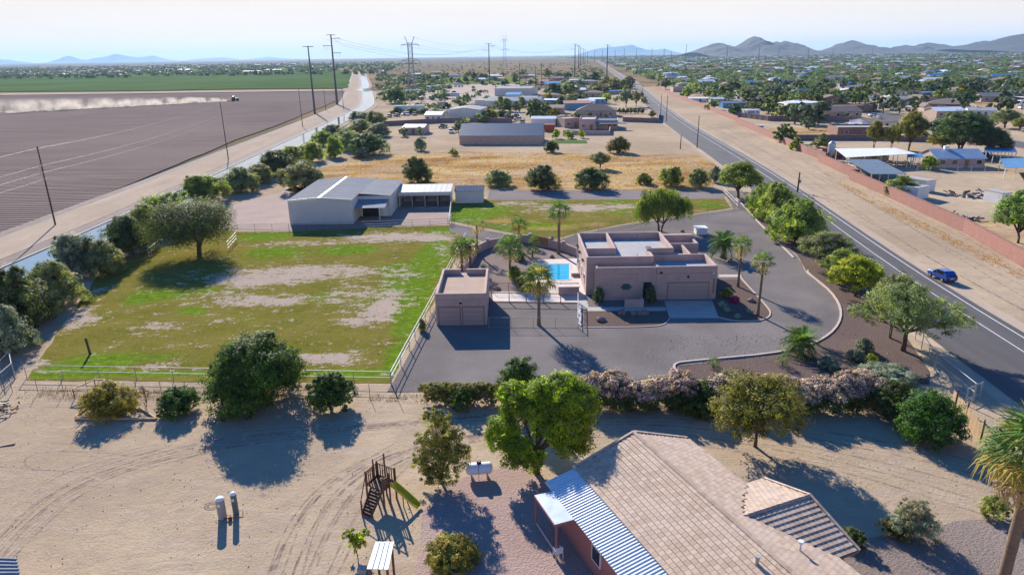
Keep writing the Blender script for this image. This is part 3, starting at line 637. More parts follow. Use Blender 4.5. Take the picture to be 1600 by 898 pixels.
def T(kind, bx, by, w, ty, label, leafm='L_mesq', group=None, name='mesquite_tree', cat='tree', rz=None, depth=1.0):
    i = int(bx * 7 + by * 3) % 4 if kind in ('bush', 'tree') else int(bx * 7 + by * 3) % 3
    g = P(bx, by); h = hgt(bx, by, ty); W = wid(bx, by, w)
    if 'bush' in kind:                      # the crown reaches the ground: the drawn base is its near edge
        g = g + Vector((g.x, g.y, 0)).normalized() * W * .28; h = hgt(*proj(g.x, g.y), ty)
    if 'bush' in kind: W *= 1.0
    h = max(.5, h)
    base_h = {'bush': 4.2, 'tree': 5.2, 'mbush': 4.4, 'mtree': 5.4}[kind]
    return thing_tree(name, PROT[kind, i], g, label, cat, group, rz if rz is not None else random.Random(bx).uniform(0, 6.28), (W / 6, W / 6 * depth, h / base_h), leafm)
GC = 'mesquite trees along the canal fence'
for a in [('bush', 12, 562, 92, 482, 'grey green feathery tree at the left edge nearest the corner gate', 'L_grey'),
          ('bush', 30, 528, 110, 424, 'dense dark mesquite filling the lower left beside the canal', 'L_dark'),
          ('bush', 92, 486, 88, 412, 'rounded mesquite leaning over the chain link fence above the sunken corner', 'L_mesq'),
          ('bush', 165, 434, 66, 376, 'small round mesquite hard against the fence by the canal bend shadow', 'L_mesq'),
          ('bush', 124, 436, 78, 365, 'open twiggy mesquite overhanging the canal water behind the small round one', 'L_grey'),
          ('bush', 204, 402, 74, 340, 'dark mesquite between the canal and the big spreading paddock tree', 'L_dark'),
          ('bush', 262, 362, 80, 303, 'pale green mesquite directly behind the big spreading paddock tree', 'L_palo'),
          ('bush', 322, 318, 78, 273, 'wide mesquite in front of the canal left of the ploughed bare yard', 'L_palo'),
          ('bush', 377, 302, 62, 262, 'grey green mesquite where the canal fence meets the barn yard', 'L_mesq'),
          ('bush', 437, 276, 64, 234, 'dark rounded mesquite closest to the barn on the canal side', 'L_dark'),
          ('bush', 476, 300, 72, 253, 'broad mesquite directly behind the left end of the metal barn', 'L_mesq'),
          ('bush', 487, 254, 42, 222, 'small mesquite behind the pair at the barn corner', 'L_palo'),
          ('bush', 523, 247, 30, 216, 'upright pale mesquite at the left end of the dry field', 'L_palo'),
          ('bush', 577, 244, 62, 208, 'large dark mesquite at the head of the dry golden field', 'L_dark'),
          ('bush', 568, 248, 22, 230, 'small silvery shrub in front of the large dark mesquite', 'L_grey'),
          ('bush', 540, 228, 40, 200, 'mid green mesquite behind the head of the dry field', 'L_mesq'),
          ('bush', 520, 212, 38, 194, 'mesquite next to the canal posts', 'L_grey'),
          ('bush', 562, 208, 44, 188, 'mesquite canopy beside the canal kerb opposite the parked pickup', 'L_mesq'),
          ('bush', 594, 214, 36, 192, 'grey mesquite left of the long block wall', 'L_grey'),
          ('bush', 562, 190, 36, 174, 'farther mesquite crowding the canal bend', 'L_grey'),
          ('bush', 588, 196, 34, 174, 'mesquite at the left end of the parked cars', 'L_mesq')]:
    T(*a[:5], a[5], a[6], GC)
for a in [('bush', 0, 520, 70, 440, 'dark mesquite cut by the left edge above the corner gate', 'L_mesq'), ('bush', 60, 508, 80, 440, 'olive mesquite filling the gap between the two darkest left trees', 'L_mesq'), ('bush', 235, 375, 70, 322, 'olive mesquite between the dark one and the spreading paddock tree', 'L_palo'),
          ('bush', 405, 288, 50, 256, 'mesquite filling the row left of the barn', 'L_mesq'), ('bush', 455, 262, 46, 228, 'mesquite behind the barn corner pair', 'L_palo'), ('bush', 548, 236, 44, 206, 'olive mesquite in the cluster at the field head', 'L_mesq'), ('bush', 505, 228, 36, 204, 'mesquite near the first canal post', 'L_palo')]:
    T(*a[:5], a[5], a[6], GC)
mt = make_tree('spreading_mesquite', 0, 0, 1.6, 0, 52000, .28, .38, 'L_mesqd', 79, .62, .3, 60, 2, lobes=dome(12.4, 7.7, 1.9, 11, np.random.default_rng(79), .7), low=-.65, fill=.2)
thing_tree('mesquite_tree', mt, P(309, 397), 'largest spreading mesquite with open trunk standing in the green paddock', 'tree')
GF = 'desert trees and bushes along the dry golden field'
for a in [('bush', 652, 286, 46, 247, 'round dark green tree right behind the open stable', 'L_dark'), ('bush', 657, 236, 20, 215, 'slim grey shrub alone on the sandy strip', 'L_grey'),
          ('bush', 778, 292, 46, 267, 'low olive bush behind the small corrugated shed', 'L_mesq'), ('bush', 847, 299, 56, 260, 'left one of two matching dark trees beside the gravel track', 'L_dark'),
          ('bush', 924, 297, 56, 261, 'right one of two matching dark trees beside the gravel track', 'L_dark'), ('bush', 1006, 289, 28, 271, 'smallest bush peeking out left of the pepper tree', 'L_palo'),
          ('bush', 1048, 292, 40, 261, 'bright green bush rising behind the pepper tree', 'L_palo'), ('bush', 1091, 294, 34, 263, 'grey green bush right of the pepper tree by the track', 'L_mesq'),
          ('bush', 1117, 286, 22, 260, 'pale silver shrub at the road end of the gravel track', 'L_grey'), ('tree', 937, 264, 32, 238, 'small open tree standing alone in the golden grass', 'L_mesq'),
          ('bush', 967, 240, 38, 214, 'olive yellow bush on the pale sandy lot', 'L_olive'), ('bush', 861, 239, 24, 221, 'dark small bush at the corner of the blue roofed barn', 'L_dark'),
          ('mbush', 708, 244, 16, 231, 'tiny pale shrub below the blue roofed barn', 'L_palo'), ('bush', 618, 162, 34, 137, 'big perfectly rounded tree beside the canal bridge', 'L_dark')]:
    T(*a[:5], a[5], a[6], GF)
GR = 'row of feathery trees between driveway and road'
for a in [('tree', 1155, 309, 66, 255, 'first bright feathery tree at the far driveway entrance', 'L_palo'), ('bush', 1192, 335, 56, 286, 'second feathery tree along the road from the far entrance', 'L_palo'),
          ('bush', 1212, 346, 62, 290, 'third feathery tree crowding the one behind', 'L_palo'), ('bush', 1243, 384, 94, 310, 'widest rounded lime green tree in the middle of the road row', 'L_palo'),
          ('tree', 1290, 418, 86, 366, 'low sprawling grey green tree where the kerb notches', 'L_mesq'), ('tree', 1334, 462, 78, 404, 'yellow green tree beside the big dark roadside one', 'L_lime'),
          ('tree', 1312, 440, 60, 392, 'mid green tree tucked behind the yellow green one', 'L_palo')]:
    T(*a[:5], a[5], a[6], GR)
# big roadside mesquite
L = [(0, 0, 4.6, 2.6, 2.6, 2.0), (-2.4, .3, 4.4, 2.0, 1.9, 1.5), (2.6, -.2, 3.9, 2.2, 2.0, 1.4), (4.3, -.3, 3.0, 1.5, 1.5, 1.0), (-3.9, .4, 3.6, 1.4, 1.4, 1.1), (.8, 1.8, 5.2, 1.9, 1.8, 1.3), (-1.2, -1.7, 3.9, 1.8, 1.7, 1.3), (1.6, -1.8, 3.4, 1.8, 1.7, 1.2), (-.8, .5, 5.9, 1.6, 1.6, .8)]
mt = make_tree('roadside_mesquite', 0, 0, 1.8, 0, 26000, .2, .36, 'L_mesq', 77, .36, .2, 60, 1, lobes=L)
g = P(1411, 548); t = thing_tree('mesquite_tree', mt, g, 'largest dark feathery tree with bare trunk overhanging the asphalt road', 'tree', GR, 0, (1.08, 1.0, 1.0))
T('tree', 1391, 528, 70, 430, 'slender leaning tree just behind the largest roadside tree', 'L_mesq', GR)
# pepper tree behind the house
L = [(-3.0, 0, 3.6, 1.5, 1.7, 1.7), (-1.6, .3, 5.4, 1.7, 1.6, 1.6), (.3, 0, 6.0, 1.6, 1.6, 1.3), (1.6, .4, 5.2, 1.5, 1.6, 1.6), (3.5, .2, 4.2, 1.3, 1.4, 1.4), (-.3, -1.0, 4.6, 1.7, 1.4, 1.6), (2.0, -.6, 4.2, 1.1, 1.2, 1.2), (-2.4, -.8, 4.2, 1.4, 1.2, 1.4)]
mt = make_tree('pepper_tree', 0, 0, 1.2, 0, 22000, .32, .28, 'L_pepper', 78, .34, .2, 50, 2, lobes=L, droop=1.7)
thing_tree('pepper_tree', mt, P(1031, 361), 'tall weeping pepper tree with hanging foliage right behind the adobe style house', 'tree', None, 0, (1.08, 1, 1.0))
# foreground trees
def FT(name, bx, by, label, lobes, n, ls, asp, leafm, seed, z0=.6, tr=.15, **kw):
    cat = kw.pop('cat', 'tree'); grp = kw.pop('group', None); rz = kw.pop('rz', 0)
    return thing_tree(name, make_tree(name, 0, 0, z0, 0, int(n * 1.5), ls * .8, asp, leafm, seed, kw.pop('clump', .3), tr, kw.pop('per', 45), kw.pop('multi', 1), lobes=lobes, **kw), P(bx, by), label, cat, grp, rz)
def D(wd, h, z0, k, seed, core=.62): return dome(wd, h, z0, k, np.random.default_rng(seed), core)
FT('citrus_tree', 402, 628, 'huge dense dark green citrus tree rounded down to the sandy ground by the wire fence', D(8.2, 6.0, .05, 10, 1, .72), 42000, .25, .6, 'L_citrus', 81, .4, .2, clump=.26, fill=.25, low=-.7)
FT('citrus_tree', 517, 637, 'smaller dark citrus tree just right of the huge dense one', D(4.2, 3.1, .15, 8, 2), 14000, .22, .55, 'L_citrus', 82, .4, .12, clump=.3)
FT('privet_bush', 174, 643, 'yellowing olive bush by the timber frame at the wire fence', D(4.8, 2.5, .05, 8, 3), 15000, .18, .5, 'L_yellow', 83, .2, .06, cat='bush', multi=3, low=-.7)
FT('citrus_bush', 280, 643, 'low green bush with twiggy grey front between the yellowing bush and huge citrus', D(3.4, 2.2, .05, 7, 4), 11000, .2, .5, 'L_citrus', 84, .2, .06, cat='bush', multi=3, low=-.7)
FT('bare_bush', 228, 634, 'leafless brown twiggy shrub between two green bushes', D(1.4, 1.9, .3, 4, 5), 500, .3, .08, 'L_dry', 85, .2, .04, cat='bush', multi=3)
FT('ash_tree', 690, 752, 'sparse olive leaved ash tree standing beside the propane tank', [(0, 0, 1.8, 1.5, 1.4, 1.4), (-.9, .2, 2.9, 1.1, 1, .9), (.9, .1, 3.3, 1.1, 1, .9), (0, .2, 4.3, 1.2, 1, 1.0), (1.3, -.2, 2.2, .9, .9, .9), (-1.2, 0, 1.7, .9, .9, .9), (-.3, .2, 5.0, .8, .7, .5), (.2, -.6, .9, 1.1, .9, .8), (-.7, -.3, .8, .9, .9, .7)], 13000, .18, .5, 'L_olive', 86, .8, .11, clump=.32, per=55, fill=.3)
FT('elm_tree', 838, 738, 'largest bright green tree shading the porch roof of the tiled house', [(2.3, .9, 3.9, 1.9, 1.8, 2.2), (2.5, .5, 2.3, 1.5, 1.3, 1.5), (1.8, 1.2, 5.7, 1.6, 1.5, 1.2), (-.9, 1.1, 4.6, 1.5, 1.5, 1.4), (.3, 1.1, 5.3, 1.3, 1.3, 1.1), (-1.5, 1.2, 5.5, 1.1, 1.1, .9), (-2.3, .2, 2.9, 1.2, 1.1, 1.3), (-1.3, -.5, 1.9, 1.2, 1.1, 1.3), (-.3, .0, 1.2, .9, .9, .9), (3.2, 1.1, 5.0, 1.1, 1.2, 1.2), (.9, .6, 3.3, 1.2, 1.1, 1.3)], 60000, .22, .58, 'L_bright', 87, 1.5, .22, clump=.34, per=60, fill=.3)
FT('laurel_tree', 816, 642, 'dark green tree behind the largest bright green one beside the hedge', D(4.8, 4.9, .2, 8, 8), 16000, .22, .5, 'L_citrus', 88, .8, .13, clump=.3)
FT('ash_tree', 1180, 697, 'yellow green round tree on thin bare trunk in front of the oleander hedge', D(6.5, 5.6, .8, 9, 9), 26000, .21, .55, 'L_olive', 89, 1.1, .13, clump=.3, per=55)
FT('citrus_bush', 1088, 640, 'rounded bright green bush in front of the flowering hedge left of the thin trunked tree', D(4.0, 2.5, .05, 7, 10), 13000, .19, .55, 'L_citrus', 90, .2, .08, cat='bush', low=-.7)
FT('citrus_tree', 1448, 684, 'dense glossy round tree at the right end of the hedge by the straw windbreak', D(4.8, 3.8, .05, 9, 11, .72), 22000, .2, .55, 'L_citrus', 91, .3, .12, low=-.7)
FT('citrus_bush', 1394, 650, 'dark green bush between the flowering hedge and the glossy round tree', D(3.6, 3.1, .05, 7, 12), 12000, .2, .5, 'L_dark', 92, .2, .08, cat='bush', low=-.7)
FT('citrus_bush', 722, 640, 'small dark green bush in front of the clipped hedge', D(2.0, 2.1, .05, 6, 13), 5500, .15, .5, 'L_citrus', 93, .2, .05, cat='bush', low=-.7)
FT('orange_tree_sapling', 560, 868, 'young leggy green sapling next to the metal roofed well cover', [(0, 0, .7, .55, .5, .6), (-.5, .1, 1.3, .4, .35, .4), (.35, .1, 1.35, .4, .35, .45), (0, .1, 1.0, .5, .4, .5), (-.1, 0, 1.7, .3, .25, .3)], 2200, .14, .5, 'L_bright', 94, .2, .04, multi=3)
FT('lantana_bush', 707, 878, 'round lantana bush dotted with orange blossoms on the pinkish gravel', D(3.2, 1.5, .02, 9, 14, .75), 20000, .12, .6, 'L_olive', 95, .1, .03, cat='bush', multi=3, low=-.7, flower=('L_orange', .09, .15))
FT('bird_of_paradise_bush', 1422, 838, 'airy bush with orange red flower heads beside the corner gravel', D(3.0, 2.4, .02, 9, 15), 11000, .15, .35, 'L_grey', 96, .2, .04, cat='bush', multi=3, low=-.7, flower=('L_orange', .06, 1.5))
FT('round_shrub', 1330, 850, 'dark low clipped shrub next to the stepped tile roof', D(1.8, 1.1, .02, 7, 16), 6000, .11, .55, 'L_dark', 97, .1, .03, cat='bush', multi=3, low=-.7)
FT('round_shrub', 1396, 835, 'olive low shrub in front of the airy orange flowered bush', D(1.9, 1.0, .02, 7, 17), 6000, .11, .5, 'L_olive', 98, .1, .03, cat='bush', multi=3, low=-.7)
FT('round_shrub', 1553, 806, 'green shrub at the foot of the tall foreground palm', D(1.9, 1.5, .02, 7, 18), 7000, .11, .5, 'L_palo', 99, .1, .03, cat='bush', multi=3, low=-.7)
# clipped hedge and oleanders
rng = np.random.default_rng(5)
for i in range(5):
    L = [(rng.uniform(-.3, .3), 0, .8, 1.2, .8, .85), (-.7, .1, 1.2, .7, .7, .6), (.7, 0, 1.2, .7, .7, .6), (0, 0, 1.3, .9, .7, .5), (0, -.1, .4, 1.2, .8, .5)]
    FT('hedge_bush', 680 + i * 22, 629, ORD[i] + ' clipped olive bush from the left in the short hedge', L, 7000, .15, .55, 'L_olive', 100 + i, .1, .05, cat='bush', group='bushes of the short clipped hedge', multi=3, low=-.2, fill=.3)
ol = [(930, 634), (962, 636), (994, 637), (1024, 636), (1058, 634), (1128, 632), (1160, 634), (1215, 636), (1252, 640), (1290, 640), (1326, 638), (1360, 626)]
pm = [make_tree('oleander', 0, 0, .2, 0, 15000, .18, .45, 'L_dark', 120 + i, .34, .05, 50, 3, lobes=[(0, 0, 1.1, 1.5, 1.3, 1.3), (-.8, .2, 1.7, 1.0, 1.1, .9), (.9, .1, 1.7, 1.0, 1.1, .95), (0, .5, 2.1, 1.1, 1.0, .7), (.1, -.6, .9, 1.2, .8, .9)], low=-.7, fill=.2, flower=('L_pink', .62, 1.55)) for i in range(3)]
for i, (a, b) in enumerate(ol):
    thing_tree('oleander_bush', pm[i % 3], P(a, b), ORD[i] + ' pink flowering oleander from the left in the long hedge', 'bush', 'pink oleander bushes of the long flowering hedge', i * 1.3, (1, 1, 1 + .12 * math.sin(i * 2.1)))
T('bush', 1385, 604, 90, 574, 'straggly pale oleander with fading flowers at the road end of the hedge', 'L_grey', None, 'oleander_bush', 'bush')
for a in [(1293, 578, 34, 556, 'dark grey desert sage ball nearest the flowering hedge', 'L_grey'), (1335, 566, 28, 545, 'middle grey sage ball in the brown landscape bed', 'L_grey'), (1349, 553, 28, 529, 'grey sage ball behind the small white sign', 'L_grey'),
          (1360, 570, 20, 554, 'small yellow green shrub right of the sage balls', 'L_lime'), (935, 474, 18, 448, 'spiky ocotillo like shrub at the left corner of the house front', 'L_far'), (1016, 476, 18, 446, 'grey green cactus shrub beside the front door', 'L_far'),
          (1135, 466, 20, 450, 'olive shrub right of the garage wall', 'L_olive'), (1147, 474, 18, 462, 'magenta bougainvillea in the bed beside the garage', 'L_magenta'),
          (820, 455, 28, 425, 'yellow flowering shrub beside the pool', 'L_yellow'), (805, 440, 24, 415, 'mixed green shrub left of the pool', 'L_palo'), (812, 408, 20, 393, 'green shrub behind the pool corner', 'L_dark'),
          (660, 518, 14, 499, 'little bush at the bend of the white pipe fence', 'L_mesq')]:
    T('bush', a[0], a[1], a[2], a[3], a[4], a[5], None, 'desert_shrub', 'shrub')
# ---- palms
def fan_frond(mname, n=13, L=1.05, pet=.85, seed=0, m='L_palm'):
    rng = np.random.default_rng(seed); V = []; Fc = []
    V += [(0, -.02, 0), (0, .02, 0), (pet, .02, .06), (pet, -.02, .06)]; Fc.append((0, 3, 2, 1))
    for i in range(n):
        a = R(-105 + 210 * i / (n - 1)); l = L * (.7 + .3 * math.cos(a * .6)) * rng.uniform(.9, 1.08); d = Vector((math.cos(a), math.sin(a), 0)); s = Vector((-d.y, d.x, 0)) * .05
        o = Vector((pet, 0, .06)); m1 = o + d * l * .6 + Vector((0, 0, .03)); e = o + d * l + Vector((0, 0, -.28 - .2 * rng.random())) * L
        k = len(V); up = Vector((0, 0, .03)); V += [tuple(o), tuple(m1 - s), tuple(m1 + up), tuple(m1 + s), tuple(e)]
        Fc += [(k, k + 1, k + 2), (k, k + 2, k + 3), (k + 1, k + 4, k + 2), (k + 2, k + 4, k + 3)]
    me = bpy.data.meshes.new(mname); me.from_pydata(V, [], Fc); me.materials.append(M[m])
    at = me.attributes.new('tone', 'FLOAT', 'POINT'); at.data.foreach_set('value', [float(rng.uniform(.2, .9)) for _ in V]); return me
def date_frond(mname, L=2.2, seed=0, m='L_palm', n=34):
    rng = np.random.default_rng(seed); V = []; Fc = []
    cv = lambda t: Vector((L * (t - .12 * t * t), 0, L * (.55 * t - .85 * t * t)))
    for i in range(8):
        a, b = cv(i / 8), cv((i + 1) / 8); k = len(V); V += [tuple(a + Vector((0, -.02, 0))), tuple(a + Vector((0, .02, 0))), tuple(b + Vector((0, .02, 0))), tuple(b + Vector((0, -.02, 0)))]; Fc.append((k, k + 1, k + 2, k + 3))
    for i in range(n):
        t = .15 + .85 * i / n; c = cv(t); l = L * .24 * (1 - .6 * abs(t - .45)) 
        for sgn in (-1, 1):
            e = c + Vector((l * .55, sgn * l * .8, .05 - rng.random() * .14)); k = len(V); V += [tuple(c - Vector((.03, 0, 0))), tuple(c + Vector((.05, 0, 0))), tuple(e)]; Fc.append((k, k + 1, k + 2))
    me = bpy.data.meshes.new(mname); me.from_pydata(V, [], Fc); me.materials.append(M[m])
    at = me.attributes.new('tone', 'FLOAT', 'POINT'); at.data.foreach_set('value', [float(rng.uniform(.2, .9)) for _ in V]); return me
FAN = [fan_frond('fan_frond', seed=i) for i in range(3)]; FANY = [fan_frond('yellow_fan_frond', seed=5 + i, m='L_palm_y') for i in range(2)]; FAND = [fan_frond('dead_fan_frond', seed=9 + i, m='L_palm_dead', n=9) for i in range(2)]
DATE = [date_frond('date_frond', seed=i) for i in range(3)]
def palm(bx, by, ty, label, kind='fan', nf=26, size=1.0, tr=.17, yellow=.15, dead=4, seed=0, h=None, group=None, lean=0, name='fan_palm'):
    rnd = random.Random(seed); g = P(bx, by); h = h or hgt(bx, by, ty); o = empty(name, g, 0, label, 'palm tree', group)
    mb = MB(); n = max(3, int(h * 2)); pts = [(lean * (i / n) ** 2, 0, h * i / n - (.1 if i == 0 else 0)) for i in range(n + 1)]
    rs = [tr * (1.35 - .35 * min(1, i / n * 4)) * (1 + .05 * (i % 2)) for i in range(n + 1)]; rs[-1] = tr * 1.1
    mb.tube(pts, rs, 10).build('trunk', M['palm_trunk'], o, smooth=True)
    for i in range(nf + dead):
        isd = i >= nf; el = R(rnd.uniform(-75, -50)) if isd else R(78 - 112 * (i / nf) ** .85 + rnd.uniform(-8, 8)); az = i * 2.39996 + rnd.uniform(-.2, .2)
        if kind == 'fan': me = rnd.choice(FAND) if isd else (rnd.choice(FANY) if rnd.random() < yellow * (2 if i > nf * .6 else .2) else rnd.choice(FAN))
        else: me = rnd.choice(DATE); el = R(72 - 92 * (i / nf)) - R(10)
        f = link('frond', me, o, (lean, 0, h)); f.rotation_euler = (rnd.uniform(-.3, .3), -el, az); s = size * rnd.uniform(.88, 1.1); f.scale = (s, s, s)
    return o
GP = 'fan palms around the pool and house'
palm(842, 508, 440, 'fan palm with wide yellow fringed crown casting a star shadow on the driveway', size=1.25, nf=32, yellow=.35, seed=1, group=GP)
palm(873, 397, 331, 'tallest fan palm beside the curved wall, crown against the back lawn', size=1.15, seed=2, nf=26, group=GP, tr=.2)
palm(811, 392, 352, 'thin yellowish fan palm left of the tallest one', size=.95, yellow=.5, seed=3, group=GP, nf=22)
palm(746, 398, 352, 'almost bare palm trunk with a few yellow fronds near the lawn corner', size=.9, yellow=1, nf=6, dead=5, seed=4, group=GP, tr=.13)
palm(797, 430, 388, 'fan palm in the middle of the brown gravel pool yard', size=1.25, yellow=.1, nf=28, seed=5, group=GP)
palm(722, 424, 391, 'short thick fan palm right behind the flat roofed garage', size=1.15, yellow=.3, seed=6, group=GP, nf=26)
palm(735, 421, 384, 'slimmer drooping palm touching the one behind the garage', size=1.0, yellow=.4, seed=7, group=GP, nf=18, dead=6)
palm(1153, 448, 384, 'slim fan palm standing right of the house beside the date palm', size=.9, yellow=.1, seed=8, group=GP, nf=20, tr=.14)
palm(1184, 493, 410, 'slim fan palm at the edge of the curved bed nearest the open driveway', size=.85, yellow=.1, seed=9, group=GP, nf=18, tr=.14)
palm(1129, 403, 383, 'broad feathery date palm at the back right corner of the house', 'date', 52, 1.2, .3, 0, 0, 10, group='date palms', name='date_palm')
palm(1250, 553, 537, 'low date palm on the kerbed island with fronds spreading over the bed', 'date', 50, 1.0, .32, 0, 0, 11, group='date palms', name='date_palm')
palm(1114, 574, 566, 'tiny palm left of the low date palm behind the flowering hedge', size=.42, nf=12, dead=0, seed=12, tr=.07, yellow=0, h=.45)
palm(1222, 571, 563, 'tiny palm right beside the low date palm', size=.42, nf=12, dead=0, seed=13, tr=.07, yellow=0, h=.5)
palm(838, 388, 376, 'small leaning palm behind the pool with dark crown', size=.6, nf=18, dead=0, seed=14, tr=.12, lean=-.4)
palm(832, 402, 393, 'dwarf palm clump right behind the pool', size=.65, nf=18, dead=0, seed=15, tr=.12)
g = P(1572, 940)
o = palm(1558, 940, 700, 'tall foreground palm cut by the right edge with a skirt of dead fronds', size=1.5, nf=46, dead=34, yellow=.2, seed=16, tr=.27, h=9.0, group=None, lean=-.05)
# agaves
def agave(bx, by, s, label):
    mb = MB(); rnd = random.Random(bx); o = empty('agave', P(bx, by), 0, label, 'plant')
    lm = MB(); lm.tube([(0, 0, .02), (s * .5, 0, s * .2), (s, 0, s * .42)], [s * .09, s * .08, .005], 4); me = lm.mesh('leaf', M['L_agave'])
    at = me.attributes.new('tone', 'FLOAT', 'POINT'); at.data.foreach_set('value', [.6] * len(me.vertices))
    for i in range(18):
        f = link('leaf', me, o, (0, 0, 0)); f.rotation_euler = (0, -R(10 + 55 * (i / 18)), i * 2.4)
for a in [(1128, 480, .75, 'pale blue agave nearest the garage corner'), (1152, 498, .6, 'agave on the front rim of the curved bed'), (1172, 490, .7, 'agave beside the slim palm in the curved bed'), (755, 420, .8, 'green agave in the pool yard behind the garage'), (1135, 488, .7, 'silvery agave between the garage and the curved kerb')]:
    agave(*a)
# ------------------------------------------------------------------ adobe style house
def adobe_block(root, x0, x1, y0, y1, zr, zt, roofm, sides='NSEW', th=.28, wallm='stucco', low=0):
    MB().box(x0, x1, y0, y1, low, zr - .02).build('wall', M[wallm], root)
    k_ = lambda q: th if q in sides else .005
    MB().box(x0 + k_('W'), x1 - k_('E'), y0 + k_('S'), y1 - k_('N'), zr - .02, zr + .03).build('roof', M[roofm], root)
    mb = MB()
    if 'S' in sides: mb.box(x0, x1, y0, y0 + th, zr - .02, zt)
    if 'N' in sides: mb.box(x0, x1, y1 - th, y1, zr - .02, zt)
    if 'W' in sides: mb.box(x0, x0 + th, y0 + th, y1 - th, zr - .02, zt)
    if 'E' in sides: mb.box(x1 - th, x1, y0 + th, y1 - th, zr - .02, zt)
    o = mb.build('parapet', M[wallm], root); bv = o.modifiers.new('round', 'BEVEL'); bv.width = .05; bv.segments = 2; return o
def garage_door(root, x0, x1, y, z1, m='garage'):
    fr = MB().box(x0 - .1, x1 + .1, y - .02, y + .1, 0, z1 + .1).build('door_shadow_line', M['brown_wall'], root)  # brown backing proud of the wall; its dark rim paints in the header's shadow line
    n = 4
    for i in range(n):
        a, b = z1 * i / n, z1 * (i + 1) / n; mb = MB().box(x0, x1, y - .05, y + .02, a + .012, b - .012)
        k = max(2, int((x1 - x0) / .6))
        for j in range(k): q = (x1 - x0) / k; mb.box(x0 + q * j + .08, x0 + q * (j + 1) - .08, y - .065, y - .045, a + .09, b - .09)
        mb.build('garage_door_panel', M[m], fr)
def window(root, x0, x1, y, z0, z1, frm='white_metal', d=-1, glass='glass', name='window'):
    mb = MB(); t = .06; e = .05 * d
    a, b = min(y, y + e), max(y, y + e)
    mb.box(x0, x1, a, b, z0, z0 + t).box(x0, x1, a, b, z1 - t, z1).box(x0, x0 + t, a, b, z0 + t, z1 - t).box(x1 - t, x1, a, b, z0 + t, z1 - t).box((x0 + x1) / 2 - .02, (x0 + x1) / 2 + .02, a, b, z0 + t, z1 - t)
    w_ = mb.build(name, M[frm], root); MB().box(x0 + t, x1 - t, y + e * .4 - .01, y + e * .4 + .01, z0 + t, z1 - t).build('pane', M[glass], w_); return w_
HX, HY = 10.0, 77.0
hs = empty('adobe_house', (HX, HY, 0), 0, 'sprawling pink adobe style house with several flat parapet roofs and one wide garage door', 'house')
adobe_block(hs, 7.15, 14.35, 0, 5.3, 3.3, 4.15, 'roof_white')                     # garage wing
adobe_block(hs, 0, 7.12, 0.02, 2.0, 3.3, 4.12, 'roof_white', 'SW')                  # low front strip
adobe_block(hs, -.95, 7.15, 2.0, 14.0, 3.95, 4.85, 'roof_white', 'SNW')              # main block
MB().box(6.87, 7.15, 2.28, 5.6, 3.985, 4.85).build('parapet', M['stucco'], hs)
adobe_block(hs, 7.17, 10.4, 5.6, 13.97, 3.95, 4.85, 'roof_white', 'SNE')
mb = MB().box(2.9, 3.18, 6.3, 13.7, 3.985, 4.84).box(-.64, 3.18, 6.0, 6.28, 3.985, 4.83); mb.build('parapet', M['stucco'], hs)
adobe_block(hs, 10.42, 12.6, 5.33, 10.0, 3.2, 4.1, 'roof_white', 'SE')
adobe_block(hs, 10.42, 14.7, 10.03, 13.9, 3.4, 4.2, 'roof_white')
MB().box(10.42, 14.6, 13.0, 13.6, 3.4, 4.6).build('parapet', M['stucco'], hs)
garage_door(hs, 8.6, 13.4, 0, 2.1)
dr = MB().box(5.65, 6.6, -.04, .05, 0, 2.25).build('door', M['dark'], hs); MB().box(5.73, 6.52, -.06, -.03, 1.1, 2.1).build('pane', M['glass'], dr); MB().box(6.42, 6.48, -.12, -.04, 1, 1.15).build('handle', M['galv'], dr)
mb = MB()
for a, b, c, d in ((3.1, 4.1, 1.75, 1.95), (2.95, 4.25, 1.55, 1.75), (3.2, 4.0, 1.35, 1.55), (3.25, 3.95, 1.95, 2.1)): mb.box(a, b, -.05, .01, c + .006, d - .006)
mb.build('tile_emblem', mat('dark_green_tile', C(.03, .10, .10), .3, 6, .5), hs)
for x, z in ((7.7, 3.3), (10.9, 2.75), (13.9, 3.2)): MB().box(x - .1, x + .1, -.18, 0, z, z + .25).build('wall_lamp', M['dark' if x < 13 else 'white_metal'], hs)
MB().box(13.9, 14.15, -.03, .05, .7, 2.6).build('wooden_shutter', M['gold_wood'], hs)
for y in (3.5, 6.8, 9.8, 12.2):
    ww = MB().box(-1.0, -.93, y, y + 1.1, 1.0, 2.2).build('window', M['white_metal'], hs); MB().box(-1.02, -.99, y + .07, y + 1.03, 1.07, 2.13).build('pane', M['glass'], ww)
for y in (4.5, 8.2, 11.2):
    for k in range(3): MB().tube([(-1.25, y + k * .5, 3.6), (-.9, y + k * .5, 3.6)], .07, 8).build('viga', M['wood'], hs)
for x, y in ((6.95, 11.5),): pass
for k, (x, y) in enumerate(((2.95, 8), (2.95, 9.2), (2.95, 11))): MB().tube([(x + .1, y, 4.6), (x + .5, y, 4.6)], .05, 6).build('viga', M['wood'], hs)
d = MB(); d.lathe([(.02, 0), (.25, .04), (.38, .12), (.42, .2)], 16); ds = d.build('satellite_dish', M['white_metal'], hs, (7.0, 4.9, 4.95)); ds.rotation_euler = (R(50), 0, R(160)); 
for x, y, z in ((5.6, 4.4, 3.97), (5.0, 3.6, 3.97), (9.1, 4.9, 3.32)): MB().tube([(x, y, z), (x, y, z + .45)], .05, 8).tube([(x, y, z + .45), (x, y, z + .5)], .08, 8).build('roof_vent_pipe', M['galv'], hs)
pw = empty('entry_privacy_wall', (P(976, 481).x, P(976, 481).y, 0), 0, 'small pink L shaped stucco privacy wall in front of the house door', 'wall')
MB().box(0, 2.2, 0, .22, 0, 1.0).box(1.98, 2.2, .22, 1.2, 0, .998).build('wall', M['stucco'], pw)
